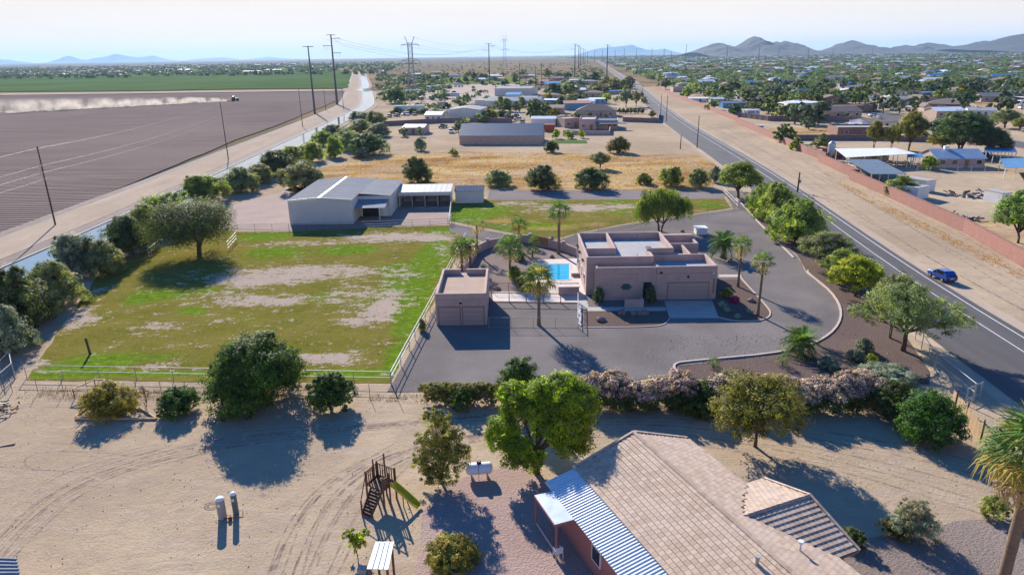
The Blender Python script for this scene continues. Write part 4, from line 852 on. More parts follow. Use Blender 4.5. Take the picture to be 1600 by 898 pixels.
# garage / casita
cs = empty('garage_building', (-8.35, 69.8, 0), 0, 'pink flat roofed detached garage with two doors beside the white pipe fence', 'garage')
adobe_block(cs, 0, 5.55, 0, 9.2, 3.0, 3.66, 'roof_tan', 'SWE'); MB().box(0, 2.2, 8.92, 9.2, 2.98, 3.65).box(2.9, 5.55, 8.92, 9.2, 2.98, 3.65).build('parapet', M['stucco'], cs)
MB().box(2.25, 2.85, 8.9, 9.5, 2.9, 3.0).build('scupper', M['deck'], cs)
garage_door(cs, .35, 2.6, 0, 2.1); garage_door(cs, 2.95, 5.2, 0, 2.1); MB().box(2.6, 2.85, -.16, 0, 2.5, 2.65).build('wall_lamp', M['dark'], cs)
# pool yard wall
def poly_wall(name, pts, h, th, m, label, cat='wall', pier=None, pierm=None, cap=None, root=None):
    q = PP(pts); o = root or empty(name, (q[0].x, q[0].y, 0), 0, label, cat); O = Vector((q[0].x, q[0].y, 0))
    for a, b in zip(q, q[1:]):
        MB().bar(a - O + Vector((0, 0, h / 2)), b - O + Vector((0, 0, h / 2)), th, h).build('wall_panel', m, o)
        if cap: MB().bar(a - O + Vector((0, 0, h + .04)), b - O + Vector((0, 0, h + .04)), th * 1.3, .08).build('wall_cap', cap, o)
    if pier:
        for a in q: c = a - O; MB().box(c.x - pier, c.x + pier, c.y - pier, c.y + pier, 0, h * 1.18 + .05).build('pillar', pierm or m, o)
    return o
poly_wall('patio_wall', [(727, 432), (745, 397), (762, 388), (789, 383), (812, 379), (828, 380)], 1.3, .2, M['stucco'], 'curving pink stucco wall with pillars along the back of the pool yard', pier=.22)
poly_wall('patio_wall', [(859, 387), (880, 392), (903, 402)], 1.3, .2, M['stucco'], 'short pink stucco wall section between tallest palm and house', pier=.22)
g0, g1 = P(829, 380), P(858, 387); wg = empty('wooden_gate', g0, 0, 'golden brown wooden double gate in the pink patio wall', 'gate')
for i in range(14):
    a = (g1 - g0) * (i / 14); b = (g1 - g0) * ((i + .9) / 14); MB().bar(a + Vector((0, 0, .75)), b + Vector((0, 0, .75)), .05, 1.4).build('board', M['gold_wood'], wg)
g = P(873, 461); bq = empty('outdoor_bar', g, 0, 'pink stucco outdoor kitchen block with pale counter top at the pool corner', 'counter')
MB().box(0, 2.5, 0, 1.7, 0, 1.0).build('base', M['stucco'], bq); MB().box(-.1, 2.6, -.1, 1.8, 1.0, 1.1).build('counter_top', M['deck'], bq)
g = P(893, 432); bq = empty('pool_bench', g, 0, 'low pale stone bench block beside the pool', 'bench'); MB().box(0, .9, 0, 1.5, 0, .4).build('base', M['stucco'], bq); MB().box(-.05, .95, -.05, 1.55, .4, .48).build('top', M['deck'], bq)
g = P(1088, 367); wh = empty('pump_house', g, 0, 'small white box shed with flat lid on the gravel behind the house', 'shed')
MB().box(0, 1.75, 0, 1.7, 0, 1.0).build('wall', M['white_wall'], wh); MB().box(-.1, 1.85, -.12, 1.85, 1.0, 1.12).build('roof', M['white_metal'], wh); MB().box(.2, .7, -.03, 0, .3, .85).build('door', M['metal_wall'], wh)
# ------------------------------------------------------------------ barn
def ribbed(root, quad, n, m, name='roof_panel', th=.05, rib=.035, npanel=1):
    """quad: eave a,b then top c,d (a-d and b-c are the slope lines); ribs run up the slope"""
    a, b, c, d = [Vector(p) for p in quad]
    for k in range(npanel):
        t0, t1 = k / npanel, (k + 1) / npanel - (.004 if npanel > 1 else 0); A, B, Cc, Dd = a.lerp(b, t0), a.lerp(b, t1), d.lerp(c, t1), d.lerp(c, t0); mb = MB().slab([A, B, Cc, Dd], th); kk = max(1, n // npanel)
        for i in range(kk):
            t = (i + .5) / kk; p, q = A.lerp(B, t), Dd.lerp(Cc, t); mb.bar(p + Vector((0, 0, rib / 2)), q + Vector((0, 0, rib / 2)), .05, rib)
        mb.build(name, m, root)
bn = empty('metal_barn', (-39.3, 118.9, 0), 0, 'large beige metal barn with grey low gable roof and white ridge strip', 'barn')
hb, hr = 4.35, 4.8
W1, W2, D1, D2 = 11.2, 17.0, 5.9, 21.5
w_ = MB().add([(0, 0, 0), (W1, 0, 0), (W1, 0, hb - .02), (W1 / 2, 0, hr - .06), (0, 0, hb - .02), (0, D2, 0), (W1, D2, 0), (W1, D2, hb - .02), (W1 / 2, D2, hr - .06), (0, D2, hb - .02)], [(0, 1, 2, 3, 4), (9, 8, 7, 6, 5), (0, 5, 6, 1), (1, 6, 7, 2), (4, 9, 5, 0), (2, 7, 8, 3), (3, 8, 9, 4)]).build('wall', M['metal_wall'], bn)
MB().box(W1 + .01, W2, D1, D2, 0, hb - .55).build('wall', M['metal_wall'], bn)
for i in range(22): MB().box(.02 + i * .505, .04 + i * .505, -.03, 0, 0, hb - .1).build('wall_seam', M['metal_wall'], bn)
ribbed(bn, [(-.2, D2 + .2, hb), (-.2, -.2, hb), (W1 / 2, -.2, hr), (W1 / 2, D2 + .2, hr)], 40, M['metal_roof'], npanel=8)
ribbed(bn, [(W1 + .2, -.2, hb), (W1 + .2, D2 + .2, hb), (W1 / 2, D2 + .2, hr), (W1 / 2, -.2, hr)], 40, M['metal_roof'], npanel=8)
ribbed(bn, [(W2 + .2, D1 - .2, hb - .5), (W2 + .2, D2 + .2, hb - .5), (W1 + .1, D2 + .2, hb - .01), (W1 + .1, D1 - .2, hb - .01)], 28, M['metal_roof'], npanel=6)
MB().box(W1 / 2 - .22, W1 / 2 + .22, -.22, D2 + .2, hr - .02, hr + .05).build('ridge_cap', M['white_metal'], bn)
MB().bar((-.2, -.23, hb - .02), (W1 / 2, -.23, hr - .02), .05, .16).bar((W1 / 2, -.23, hr - .02), (W1 + .2, -.23, hb - .02), .05, .16).build('rake_trim', M['white_metal'], bn)
ribbed(bn, [(W1 + .05, D1 - 4.4, 2.5), (W1 + 5.6, D1 - 4.4, 2.5), (W1 + 5.6, D1 - .02, 3.2), (W1 + .05, D1 - .02, 3.2)], 16, M['metal_roof'], 'lean_to_roof', npanel=5)
MB().box(W1 + 4.4, W1 + 4.52, D1 - 4.2, D1 - 4.08, 0, 2.5).build('post', M['white_metal'], bn)
MB().box(W1 + .6, W1 + 3.6, D1 - .04, D1 + .02, 0, 2.2).build('door', M['dark'], bn); MB().box(W1 + 4.3, W1 + 5.2, D1 - .05, D1 + .02, .1, 2.1).build('door', M['white_metal'], bn)
sb = empty('open_stable', (-22.0, 133.6, 0), 0, 'open fronted stable with white roof and dark stalls between barn and corrugated shed', 'stable')
ribbed(sb, [(-.3, -1.0, 2.9), (10.4, -1.0, 2.9), (10.4, 4.5, 3.5), (-.3, 4.5, 3.5)], 30, M['stable_roof'], npanel=10)
MB().box(-.2, 10.3, -.95, -.85, 2.2, 2.84).build('fascia', M['metal_wall'], sb)
MB().box(0, 10.2, 4.3, 4.45, 0, 3.3).build('back_wall', M['metal_wall'], sb); MB().box(0, .12, -.8, 4.3, 0, 2.9).build('side_wall', M['metal_wall'], sb); MB().box(10.1, 10.22, -.8, 4.3, 0, 2.9).build('side_wall', M['metal_wall'], sb)
for i in range(5): MB().box(i * 2.53, i * 2.53 + .1, -.85, -.75, 0, 2.9).build('post', M['white_pipe'], sb)
for i in range(1, 4): MB().box(i * 2.53, i * 2.53 + .05, -.7, 4.3, 0, 1.6).build('stall_divider', M['brown_wall'], sb)
for i in range(4):
    mb = MB()
    for z in (.4, .8, 1.2): mb.box(i * 2.53 + .1, i * 2.53 + 2.53, -.82, -.78, z, z + .05)
    mb.build('stall_rail', M['galv'], sb)
sh = empty('corrugated_shed', (-11.1, 135.5, 0), 0, 'little tan shed with blue white corrugated roof right of the open stable', 'shed')
MB().add([(0, 0, 0), (5.6, 0, 0), (5.6, 4.2, 0), (0, 4.2, 0), (0, 0, 2.4), (5.6, 0, 2.4), (5.6, 4.2, 2.4), (0, 4.2, 2.4), (0, 2.1, 3.1), (5.6, 2.1, 3.1)], [(3, 2, 1, 0), (0, 1, 5, 4), (2, 3, 7, 6), (1, 2, 6, 9, 5), (0, 4, 8, 7, 3), (4, 5, 9, 8), (6, 7, 8, 9)]).build('wall', M['metal_wall'], sh)
ribbed(sh, [(-.15, -.2, 2.42), (5.75, -.2, 2.42), (5.75, 2.1, 3.2), (-.15, 2.1, 3.2)], 20, M['metal_roof'], rib=.07, npanel=5); ribbed(sh, [(5.75, 4.4, 2.42), (-.15, 4.4, 2.42), (-.15, 2.1, 3.2), (5.75, 2.1, 3.2)], 20, M['metal_roof'], rib=.07, npanel=5)
MB().box(2, 2.8, -.04, 0, 0, 1.9).build('door', M['metal_wall'], sh)
# ------------------------------------------------------------------ tiled foreground house
def tile_mat():
    n = NT('concrete_roof_tile'); oi = n.n('ShaderNodeObjectInfo'); a = n.attr('tone'); v = n.coord(); geo = n.n('ShaderNodeNewGeometry')
    f = n.math('ADD', a, n.math('MULTIPLY', oi.outputs['Random'], .999)); f = n.math('FRACT', f)
    big = n.n('ShaderNodeTexNoise'); big.inputs['Scale'].default_value = .7; n.l(geo.outputs['Position'], big.inputs['Vector'])
    c = n.mix(f, C(.405, .285, .20), C(.545, .405, .295)); c = n.mix(n.math('MULTIPLY', n.ramp(big.outputs['Fac'], .45, .7), .3), c, C(.54, .42, .35))
    st = n.n('ShaderNodeTexNoise'); st.inputs['Scale'].default_value = 14; st.inputs['Detail'].default_value = 4; n.l(geo.outputs['Position'], st.inputs['Vector'])
    c = n.mix(n.math('MULTIPLY', n.ramp(st.outputs['Fac'], .5, .7), .3), c, C(.28, .18, .14))
    n.l(c, n.b.inputs['Base Color']); n.b.inputs['Roughness'].default_value = .85; return n.m
M['tile'] = tile_mat()
th_ = empty('tiled_house', (7.85, 39.3, 0), math.atan2(.38, .925), 'foreground house with pinkish concrete tile gable roof and white metal porch roof', 'house')
ZR, ZE, HW, LN = 4.5, 3.0, 4.35, -17.0
MB().add([(-6.1, -.5, 0), (3.9, -.5, 0), (3.9, -.5, 2.9), (0, -.5, 4.3), (-4.2, -.5, 2.85), (-6.1, -.5, 2.45), (-6.1, LN, 0), (3.9, LN, 0), (3.9, LN, 2.9), (0, LN, 4.3), (-4.2, LN, 2.85), (-6.1, LN, 2.45)],
         [(5, 4, 3, 2, 1, 0), (0, 1, 7, 6), (1, 2, 8, 7), (2, 3, 9, 8), (3, 4, 10, 9), (4, 5, 11, 10), (5, 0, 6, 11), (6, 7, 8, 9, 10, 11)]).build('wall', M['fg_stucco'], th_)
MB().box(3.9, 5.4, -12.4, -6.3, 0, 2.85).build('wall', M['fg_stucco'], th_)
def roof_plane(root, name, org, ux, uy, nx, ny, inside, tw, ex, keep_fn):
    """tiles laid from org along ux (across) in courses stepping down along uy; each tile one slab with a proud lower edge"""
    ux, uy = Vector(ux).normalized(), Vector(uy).normalized(); nz = ux.cross(uy); nz = nz if nz.z > 0 else -nz
    a, b = tw * .955, ex * 1.12; t = .045
    mb = MB(); c = [(0, 0), (a, 0), (a, b), (0, b)]; vs = []
    for k, (x, y) in enumerate(c):
        lift = .012 if k < 2 else .062
        vs.append(ux * x + uy * y + nz * lift)
    for k, (x, y) in enumerate(c): vs.append(ux * x + uy * y + nz * ((.012 if k < 2 else .062) - t))
    mb.add(vs, [(0, 1, 2, 3), (7, 6, 5, 4), (0, 4, 5, 1), (1, 5, 6, 2), (2, 6, 7, 3), (3, 7, 4, 0)]); me = mb.mesh('roof_tile', M['tile'])
    at = me.attributes.new('tone', 'FLOAT', 'POINT'); out = []
    org = Vector(org)
    for j in range(ny):
        for i in range(-nx, nx):
            p = org + ux * (i * tw + (tw / 2 if j % 2 else 0)) + uy * (j * ex); cc = p + ux * tw / 2 + uy * ex / 2
            if inside(cc.x, cc.y): out.append(p)
    return me, out, vs
planes = []
sl = math.sqrt(HW * HW + 1.5 * 1.5); ny = 14; ex = sl / ny; tw = .33
valley = lambda x, y: not (x > 1.1 and y < -9.2 + (x - 1.1) * 1.05 and y > -9.2 - (x - 1.1) * 1.1)
planes.append(roof_plane(th_, 'L', (0, 0, ZR), (0, -1, 0), (-HW, 0, -1.5), 55, ny, lambda x, y: LN < y < 0, tw, ex, None))
planes.append(roof_plane(th_, 'R', (0, 0, ZR), (0, -1, 0), (HW, 0, -1.5), 55, ny, lambda x, y: LN < y < 0 and valley(x, y), tw, ex, None))
rz, re = 4.05, 2.98
slw = math.sqrt(3.5 ** 2 + (rz - re) ** 2)
planes.append(roof_plane(th_, 'WF', (1.1, -9.3, rz), (1, 0, 0), (0, 3.5, re - rz), 30, 11, lambda x, y: 1.1 < x < 5.8 and not (x < 1.1 + (y + 9.3) * 1.0), tw, slw / 11, None))
planes.append(roof_plane(th_, 'WN', (1.1, -9.3, rz), (1, 0, 0), (0, -3.6, re - rz), 30, 11, lambda x, y: 1.1 < x < 5.8 and not (x < 1.1 - (y + 9.3) * .92), tw, slw / 11, None))
MB().slab([(0, 0, ZR), (-HW, 0, ZE), (-HW, LN, ZE), (0, LN, ZR)], .1).build('roof_deck', M['brown_wall'], th_)
MB().slab([(0, 0, ZR), (0, LN, ZR), (HW, LN, ZE), (HW, -12.75, ZE), (1.15, -9.3, ZR - 1.15 * .345), (HW, -5.95, ZE), (HW, 0, ZE)], .1).build('roof_deck', M['brown_wall'], th_)
MB().slab([(1.1, -9.3, rz - .01), (5.8, -9.3, rz - .01), (5.8, -5.8, re - .01), (HW, -5.8, re - .01)], .1).slab([(1.1, -9.3, rz - .01), (HW, -12.9, re - .01), (5.8, -12.9, re - .01), (5.8, -9.3, rz - .01)], .1).build('roof_deck', M['brown_wall'], th_)
allt = [(me, p, vs) for me, ps, vs in planes for p in ps]
cl_ = Vector((0, -9, 3))
Mw = Matrix.Translation((7.85, 39.3, 0)) @ Matrix.Rotation(math.atan2(.38, .925), 4, 'Z')
def score(p): q = Mw @ p; x, y = proj(q.x, q.y, q.z); return -1e9 if not (-20 < x < 1620 and -20 < y < 915) else -(q - Vector((0, 0, H))).length
vis = sorted(allt, key=lambda t: -score(t[1]))
rest = MB(); tones = []
for k, (me, p, vs) in enumerate(vis):
    if k < 300: link('roof_tile', me, th_, p)
    else: rest.add([v + p for v in vs], [(0, 1, 2, 3), (7, 6, 5, 4), (0, 4, 5, 1), (1, 5, 6, 2), (2, 6, 7, 3), (3, 7, 4, 0)]); tones += [random.Random(k).random()] * 8
ro = rest.build('roof_tiles_beyond', M['tile'], th_); tag(ro, kind='stuff')
at = ro.data.attributes.new('tone', 'FLOAT', 'POINT'); at.data.foreach_set('value', tones)
# ridge caps
for k in range(42):
    MB().add([(-.16, 0, ZR + .02), (0, 0, ZR + .12), (.16, 0, ZR + .02), (-.13, -.43, ZR), (0, -.43, ZR + .09), (.13, -.43, ZR)], [(0, 1, 4, 3), (1, 2, 5, 4), (0, 2, 1), (3, 4, 5)]).build('ridge_tile', M['tile'], th_, (0, -k * .4, .02)) if k * .4 < 17 else None
for k in range(12): MB().add([(0, -.16, rz + .02), (0, 0, rz + .12), (0, .16, rz + .02), (.43, -.13, rz), (.43, 0, rz + .09), (.43, .13, rz)], [(0, 1, 4, 3), (1, 2, 5, 4), (0, 2, 1), (3, 4, 5)]).build('ridge_tile', M['tile'], th_, (1.1 + k * .4, -9.3, .02))
for a, b in (((-HW, .02, ZE + .03), (0, .02, ZR + .05)), ((0, .02, ZR + .05), (HW, .02, ZE + .03)), ((5.83, -5.8, re + .03), (5.83, -9.3, rz + .05)), ((5.83, -9.3, rz + .05), (5.83, -12.9, re + .03))):
    n_ = 12; a, b = Vector(a), Vector(b)
    for i in range(n_): MB().bar(a.lerp(b, i / n_), a.lerp(b, (i + .96) / n_) - Vector((0, 0, .0)), .16, .14).build('rake_tile', M['tile'], th_)
# metal porch roof: a panel every 0.9 m
for k in range(19):
    y1 = -k * .9; y0 = y1 - .885
    ribbed(th_, [(-6.45, y0, 2.5), (-6.45, y1, 2.5), (-4.28, y1, 2.96), (-4.28, y0, 2.96)], 4, M['porch'] if 'porch' in M else M.setdefault('porch', mat('white_corrugated_roof', C(.66, .68, .70), .05, 1, .35, 0, metal=.15, spec=.5)), 'porch_roof_panel', th=.03, rib=.045)
MB().box(-4.35, -4.2, LN, 0, 2.97, 3.05).build('flashing', M['white_metal'], th_)
ww = MB().box(-6.16, -6.08, -6.6, -5.6, .9, 2.0).build('window', M['white_metal'], th_); MB().box(-6.18, -6.15, -6.5, -5.7, 1.0, 1.9).build('pane', M['glass'], ww)
ww = MB().box(-6.16, -6.08, -11.2, -10.2, .9, 2.0).build('window', M['white_metal'], th_); MB().box(-6.18, -6.15, -11.1, -10.3, 1.0, 1.9).build('pane', M['glass'], ww)
ac = MB().box(-6.35, -6.1, -10.0, -9.3, 1.0, 1.6).build('vent_unit', M['white_metal'], th_); MB().tube([(-6.37, -9.65, 1.3), (-6.34, -9.65, 1.3)], .22, 14).build('fan_grille', M['dark'], ac)
MB().tube([(2.2, -12.3, 3.6), (2.2, -12.3, 4.25)], .06, 8).tube([(2.2, -12.3, 4.25), (2.2, -12.3, 4.36)], .14, 10).build('vent_pipe', M['white_metal'], th_)
MB().tube([(-.9, -12.6, 4.1), (-.9, -12.6, 4.6)], .09, 10).tube([(-.9, -12.6, 4.6), (-.9, -12.6, 4.7)], .13, 10).build('vent_pipe', M['galv'], th_)
# side porch
pr = [(-7.55, -1.2), (-6.35, -1.2), (-6.35, -4.5), (-7.55, -4.5)]
def L2(px, py, z): p = P(px, py, z); q = Mw.inverted() @ p; return q
A, B, Cc, Dd = L2(835, 773, 2.4), L2(862, 767, 2.5), L2(900, 810, 2.5), L2(867, 819, 2.4)
MB().slab([A, B, Cc, Dd], .05).build('side_porch_roof', mat('blue_white_sheet', C(.50, .56, .62), .2, 1.5, .45, 0), th_)
MB().bar(A - Vector((0, 0, .1)), Dd - Vector((0, 0, .1)), .06, .14).bar(Dd - Vector((0, 0, .1)), Cc - Vector((0, 0, .1)), .06, .14).build('porch_beam', M['fg_stucco'], th_)
for q in (A, Dd): MB().box(q.x - .05 + .1, q.x + .05 + .1, q.y - .05, q.y + .05, 0, 2.3).build('porch_post', M['fg_stucco'], th_)
MB().bar((A.x + .1, A.y, .35), (Dd.x + .1, Dd.y, .35), .06, .06).build('porch_rail', M['white_pipe'], th_)
MB().box(-7.3, -6.1, -8.9, -12.5, 0, .1).build('planter_edge', M['kerb'], th_)
# ------------------------------------------------------------------ play tower, tanks, chair, well cover
A, B, Cc, E_ = [P(*q) for q in ((575, 783), (592, 767), (620, 778), (601, 793))]
pt = empty('play_tower', (A + Cc) / 2, 0, 'brown wooden play tower with ladder ramp and yellow slide', 'playset'); O = (A + Cc) / 2
cn = [q - O for q in (A, B, Cc, E_)]; mid = (cn[2] + cn[3]) / 2
Z = lambda v, z: Vector((v.x, v.y, z))
for q, h in zip(cn, (2.35, 2.4, 2.4, 2.3)): MB().bar(Z(q, -.05), Z(q, h), .11, .11).build('post', M['wood'], pt)
MB().bar(Z(mid, -.05), Z(mid, 2.3), .1, .1).build('post', M['wood'], pt); q = cn[1].lerp(cn[2], .45); MB().bar(Z(q, -.05), Z(q, 3.2), .1, .1).build('post', M['wood'], pt)
MB().bar(Z(q, 3.15), Z(cn[0].lerp(cn[1], .7), 2.7), .06, .06).build('top_rail', M['galv'], pt); s_ = cn[0].lerp(cn[1], .7); MB().bar(Z(s_, 0), Z(s_, 2.75), .09, .09).build('post', M['wood'], pt)
MB().slab([Z(v, 1.3) for v in cn], .06).build('deck', M['wood'], pt)
def railing(a, b, z0, z1, n):
    MB().bar(Z(a, z1), Z(b, z1), .07, .07).bar(Z(a, z0), Z(b, z0), .07, .07).build('rail', M['wood'], pt)
    for i in range(n): v = a.lerp(b, (i + .5) / n); MB().bar(Z(v, z0), Z(v, z1), .07, .03).build('picket', M['wood'], pt)
railing(cn[0], cn[1], 1.35, 2.25, 6); railing(cn[1], cn[2], 1.35, 2.25, 8); railing(cn[0], cn[0].lerp(cn[3], .25), 1.35, 2.2, 2); railing(mid, cn[3], 1.35, 2.1, 4)
for i in range(3): v = mid.lerp(cn[3], 0); MB().bar(Z(mid, 1.45 + i * .2), Z(cn[3], 1.45 + i * .2), .03, .16).build('side_board', M['wood'], pt)
t0, t1 = cn[0].lerp(cn[3], .3), cn[0].lerp(cn[3], .95); b0, b1 = P(566, 803) - O, P(579, 809) - O
for a, b in ((t0, b0), (t1, b1)): MB().bar(Z(a, 1.3), Z(b, .02), .06, .18).build('ladder_rail', M['wood'], pt)
for i in range(9): f = (i + .5) / 9; MB().bar(Z(t0, 1.3).lerp(Z(b0, .02), f), Z(t1, 1.3).lerp(Z(b1, .02), f), .19, .05).build('ladder_step', M['wood'], pt)
MB().bar(Z(b0, 0), Z(b0, 1.1), .09, .09).build('post', M['wood'], pt); MB().bar(Z(b0, 1.0), Z(cn[0], 2.1), .05, .05).build('hand_rail', M['wood'], pt)
s0, s1 = Z(mid.lerp(cn[2], .45), 1.35), Z(P(653, 793) - O, .22); dv = (s1 - s0); sd_ = Vector((-dv.y, dv.x, 0)).normalized() * .24
mb = MB(); prof = [s0, s0.lerp(s1, .12) + Vector((0, 0, .02)), s0.lerp(s1, .5), s0.lerp(s1, .88) + Vector((0, 0, -.06)), s1 + dv.normalized() * .1 + Vector((0, 0, -.03))]
for a, b in zip(prof, prof[1:]): mb.slab([a - sd_, a + sd_, b + sd_, b - sd_], .04).bar(a - sd_ + Vector((0, 0, .06)), b - sd_ + Vector((0, 0, .06)), .05, .16).bar(a + sd_ + Vector((0, 0, .06)), b + sd_ + Vector((0, 0, .06)), .05, .16)
mb.build('slide', M['yellow'], pt)
v = s0.lerp(s1, .5); 
for sgn in (-1, 1): MB().bar(Z(v + sd_ * sgn, 0), Z(v + sd_ * sgn, v.z), .06, .06).build('slide_leg', M['wood'], pt)
def pill(L, r, n=20):                       # lying tank with domed ends
    prof = [(r * math.sin(t) + 1e-3, -L / 2 - r * .55 * math.cos(t)) for t in np.linspace(0, math.pi / 2, 6)] + [(r * math.cos(t) + 1e-3, L / 2 + r * .55 * math.sin(t)) for t in np.linspace(0, math.pi / 2, 6)]
    return MB().lathe(prof, n)
g = P(749, 745); pp = empty('propane_tank', g, R(6), 'white propane tank lying on two feet beside the ash tree', 'gas tank')
t_ = pill(1.45, .42).build('tank', M['white_plastic'], pp, (0, 0, .72), smooth=True); t_.rotation_euler = (0, R(90), 0)
MB().lathe([(.16, 1.08), (.17, 1.26), (.12, 1.3)], 12).build('valve_dome', M['dark'], pp)
for x in (-.55, .55): MB().box(x - .06, x + .06, -.25, .25, 0, .38).build('foot', M['kerb'], pp)
MB().tube([(-.05, -.38, 0), (-.05, -.42, .9), (-.02, -.2, 1.15)], .015, 6).build('gas_pipe', M['dark'], pp)
for bx, by, r, h, m, lb in ((348, 808, .27, 1.5, 'tank_grey', 'wider grey pressure tank with white domed top on the open sand'), (369, 801, .19, 1.55, 'tank_green', 'slimmer dark grey tank with white cap beside the wider one')):
    o = empty('water_tank', P(bx, by), 0, lb, 'water tank')
    MB().lathe([(r, 0), (r, h * .93)], 20).build('tank', M[m], o, smooth=False); MB().lathe([(r * 1.02, h * .93), (r * .98, h * .97), (r * .6, h * 1.02), (.02, h * 1.04)], 20).build('lid', M['white_plastic'], o)
    MB().box(-.08, .08, -r - .015, -r + .02, h * .66, h * .78).build('notice', M['white_plastic'], o); MB().tube([(r, 0, .2), (r + .25, 0, .2), (r + .25, 0, 0)], .03, 8).build('pipe', M['galv'], o)
g = P(360, 812); o = empty('well_pump', g, 0, 'rusty pump fittings between the two standing tanks', 'pump'); MB().lathe([(.12, 0), (.12, .2), (.06, .25)], 10).build('pump_body', M['rust'], o); MB().tube([(-.4, 0, .12), (.4, .1, .12)], .03, 8).build('pipe', M['rust'], o)
g = P(330, 790); mb = MB(); mb.tube([(.45 * math.cos(t) * (1 + .1 * math.sin(3 * t)), .3 * math.sin(t), .03 + .015 * (t % 1)) for t in np.linspace(0, 13, 60)], .015, 5); tag(mb.build('hose', M['dark'], None, g), 'coiled dark hose lying on sand left of the wider tank', 'hose')
# chair
g = P(872, 870); ch = empty('garden_chair', g, R(200), 'white plastic garden chair under the side porch of the tiled house', 'chair')
MB().box(-.23, .23, -.22, .22, .40, .43).build('seat', M['white_plastic'], ch); b_ = MB().box(-.22, .22, .2, .23, .43, .85).build('backrest', M['white_plastic'], ch)
for x in (-.21, .21):
    for y in (-.2, .2): MB().bar((x, y, .41), (x * 1.15, y * 1.15, 0), .04, .04).build('leg', M['white_plastic'], ch)
    MB().box(x - .025, x + .025, -.22, .2, .6, .63).box(x - .02, x + .02, -.22, -.18, .43, .6).build('armrest', M['white_plastic'], ch)
# well cover roof
q = [P(a, b, 1.9) for a, b in ((573, 888), (607, 889), (616, 849), (587, 849))]; O = Vector((q[0].x, q[0].y, 0)); wc = empty('well_cover', O, 0, 'small slatted white metal roof on brown posts at the bottom edge', 'shelter')
q = [v - O for v in q]
for i in range(4):
    a, b, c, d = q[0].lerp(q[1], i / 4 + .005), q[0].lerp(q[1], (i + 1) / 4 - .012), q[3].lerp(q[2], (i + 1) / 4 - .012), q[3].lerp(q[2], i / 4 + .005)
    MB().slab([a, b, c + Vector((0, 0, .15)), d + Vector((0, 0, .15))], .03).bar(b + Vector((0, 0, .02)), c + Vector((0, 0, .17)), .03, .05).build('roof_panel', M['white_metal'], wc)
for v in q: w2 = (v + (sum(q, Vector()) / 4 - v) * .2); MB().box(w2.x - .06, w2.x + .06, w2.y - .06, w2.y + .06, 0, 1.87).build('post', M['wood'], wc)
MB().bar(q[0].lerp(q[1], .1) + Vector((0, .2, -.12)), q[0].lerp(q[1], .9) + Vector((0, .2, -.12)), .06, .12).build('beam', M['wood'], wc)
g = P(566, 893); o = MB().box(-.25, .25, -.2, .2, 0, .3).build('concrete_block', M['concrete'], None, g); tag(o, 'grey concrete block on the ground beside the small slatted roof', 'block')
# corner shed bottom left
q = [P(a, b, 2.4) for a, b in ((-30, 868), (26, 871), (36, 920), (-30, 925))]; O = Vector((q[0].x, q[0].y, 0)); cs2 = empty('corner_shed', O, 0, 'shed with blue and white ribbed roof cut off at the bottom left corner', 'shed'); q = [v - O for v in q]
ribbed(cs2, [q[3], q[0], q[1] + Vector((0, 0, .02)), q[2]], 9, M['metal_roof'], rib=.06, npanel=3)
inset = lambda v: v + (sum(q, Vector()) / 4 - v) * .06
c4 = [inset(v) for v in q]; MB().add([Z(v, 0) for v in c4] + [Z(v, 2.3) for v in c4], [(0, 1, 5, 4), (1, 2, 6, 5), (2, 3, 7, 6), (3, 0, 4, 7), (4, 5, 6, 7)]).build('wall', M['metal_wall'], cs2)
# ------------------------------------------------------------------ fences
def mesh_mat():
    n = NT('chain_link_mesh'); n.b.inputs['Base Color'].default_value = C(.22, .22, .22); n.b.inputs['Metallic'].default_value = .4; n.b.inputs['Roughness'].default_value = .5
    tr = n.n('ShaderNodeBsdfTransparent'); mx = n.n('ShaderNodeMixShader'); v = n.coord((1, 1, 1)); f = n.noise(v, 3, 2)
    n.l(n.math('ADD', n.math('MULTIPLY', f, .06), .09), mx.inputs[0]); n.l(tr.outputs[0], mx.inputs[1]); n.l(n.b.outputs[0], mx.inputs[2]); n.l(mx.outputs[0], n.o.inputs[0]); return n.m
M['mesh'] = mesh_mat()
def fence(name, pts, h, sp, label, postm, rails=(1.0,), railr=.03, postr=.035, mesh=False, world=False, wires=0, group=None, box=False):
    q = [Vector((*p, 0)) for p in pts] if world else PP(pts); O = q[0].copy(); f = empty(name, O, 0, label, 'fence', group)
    pm = MB().tube([(0, 0, -.1), (0, 0, h + .04)], postr, 6).mesh('post', M[postm]) if not box else MB().box(-postr, postr, -postr, postr, -.1, h + .05).mesh('post', M[postm])
    for a, b in zip(q, q[1:]):
        n = max(1, round((b - a).length / sp))
        for i in range(n): link('post', pm, f, a.lerp(b, i / n) - O)
        for r in rails: MB().tube([a - O + Vector((0, 0, h * r)), b - O + Vector((0, 0, h * r))], railr, 6).build('rail', M[postm if not wires else 'galv'], f)
        if wires:
            mb = MB()
            for k in range(wires): mb.tube([a - O + Vector((0, 0, h * (k + 1) / wires)), b - O + Vector((0, 0, h * (k + 1) / wires))], .006, 3)
            mb.build('wire', M['wire'], f)
        if mesh: mm = MB(); mm.add([a - O + Vector((0, 0, .03)), b - O + Vector((0, 0, .03)), b - O + Vector((0, 0, h)), a - O + Vector((0, 0, h))], [(0, 1, 2, 3)]); mm.build('mesh_panel', M['mesh'], f)
    link('post', pm, f, q[-1] - O); return f
fence('pipe_fence', [(612, 601), (640, 547), (672, 487), (705, 421), (728, 376)], 1.35, 3.1, 'white double rail pipe fence running beside the gravel driveway', 'white_pipe', (1.0, .62), .045, .045)
fence('pipe_fence', [(42, 590), (330, 595), (611, 601)], 1.3, 3.3, 'grey double rail pipe fence along the front of the green paddock', 'galv', (1.0, .55), .028, .035)
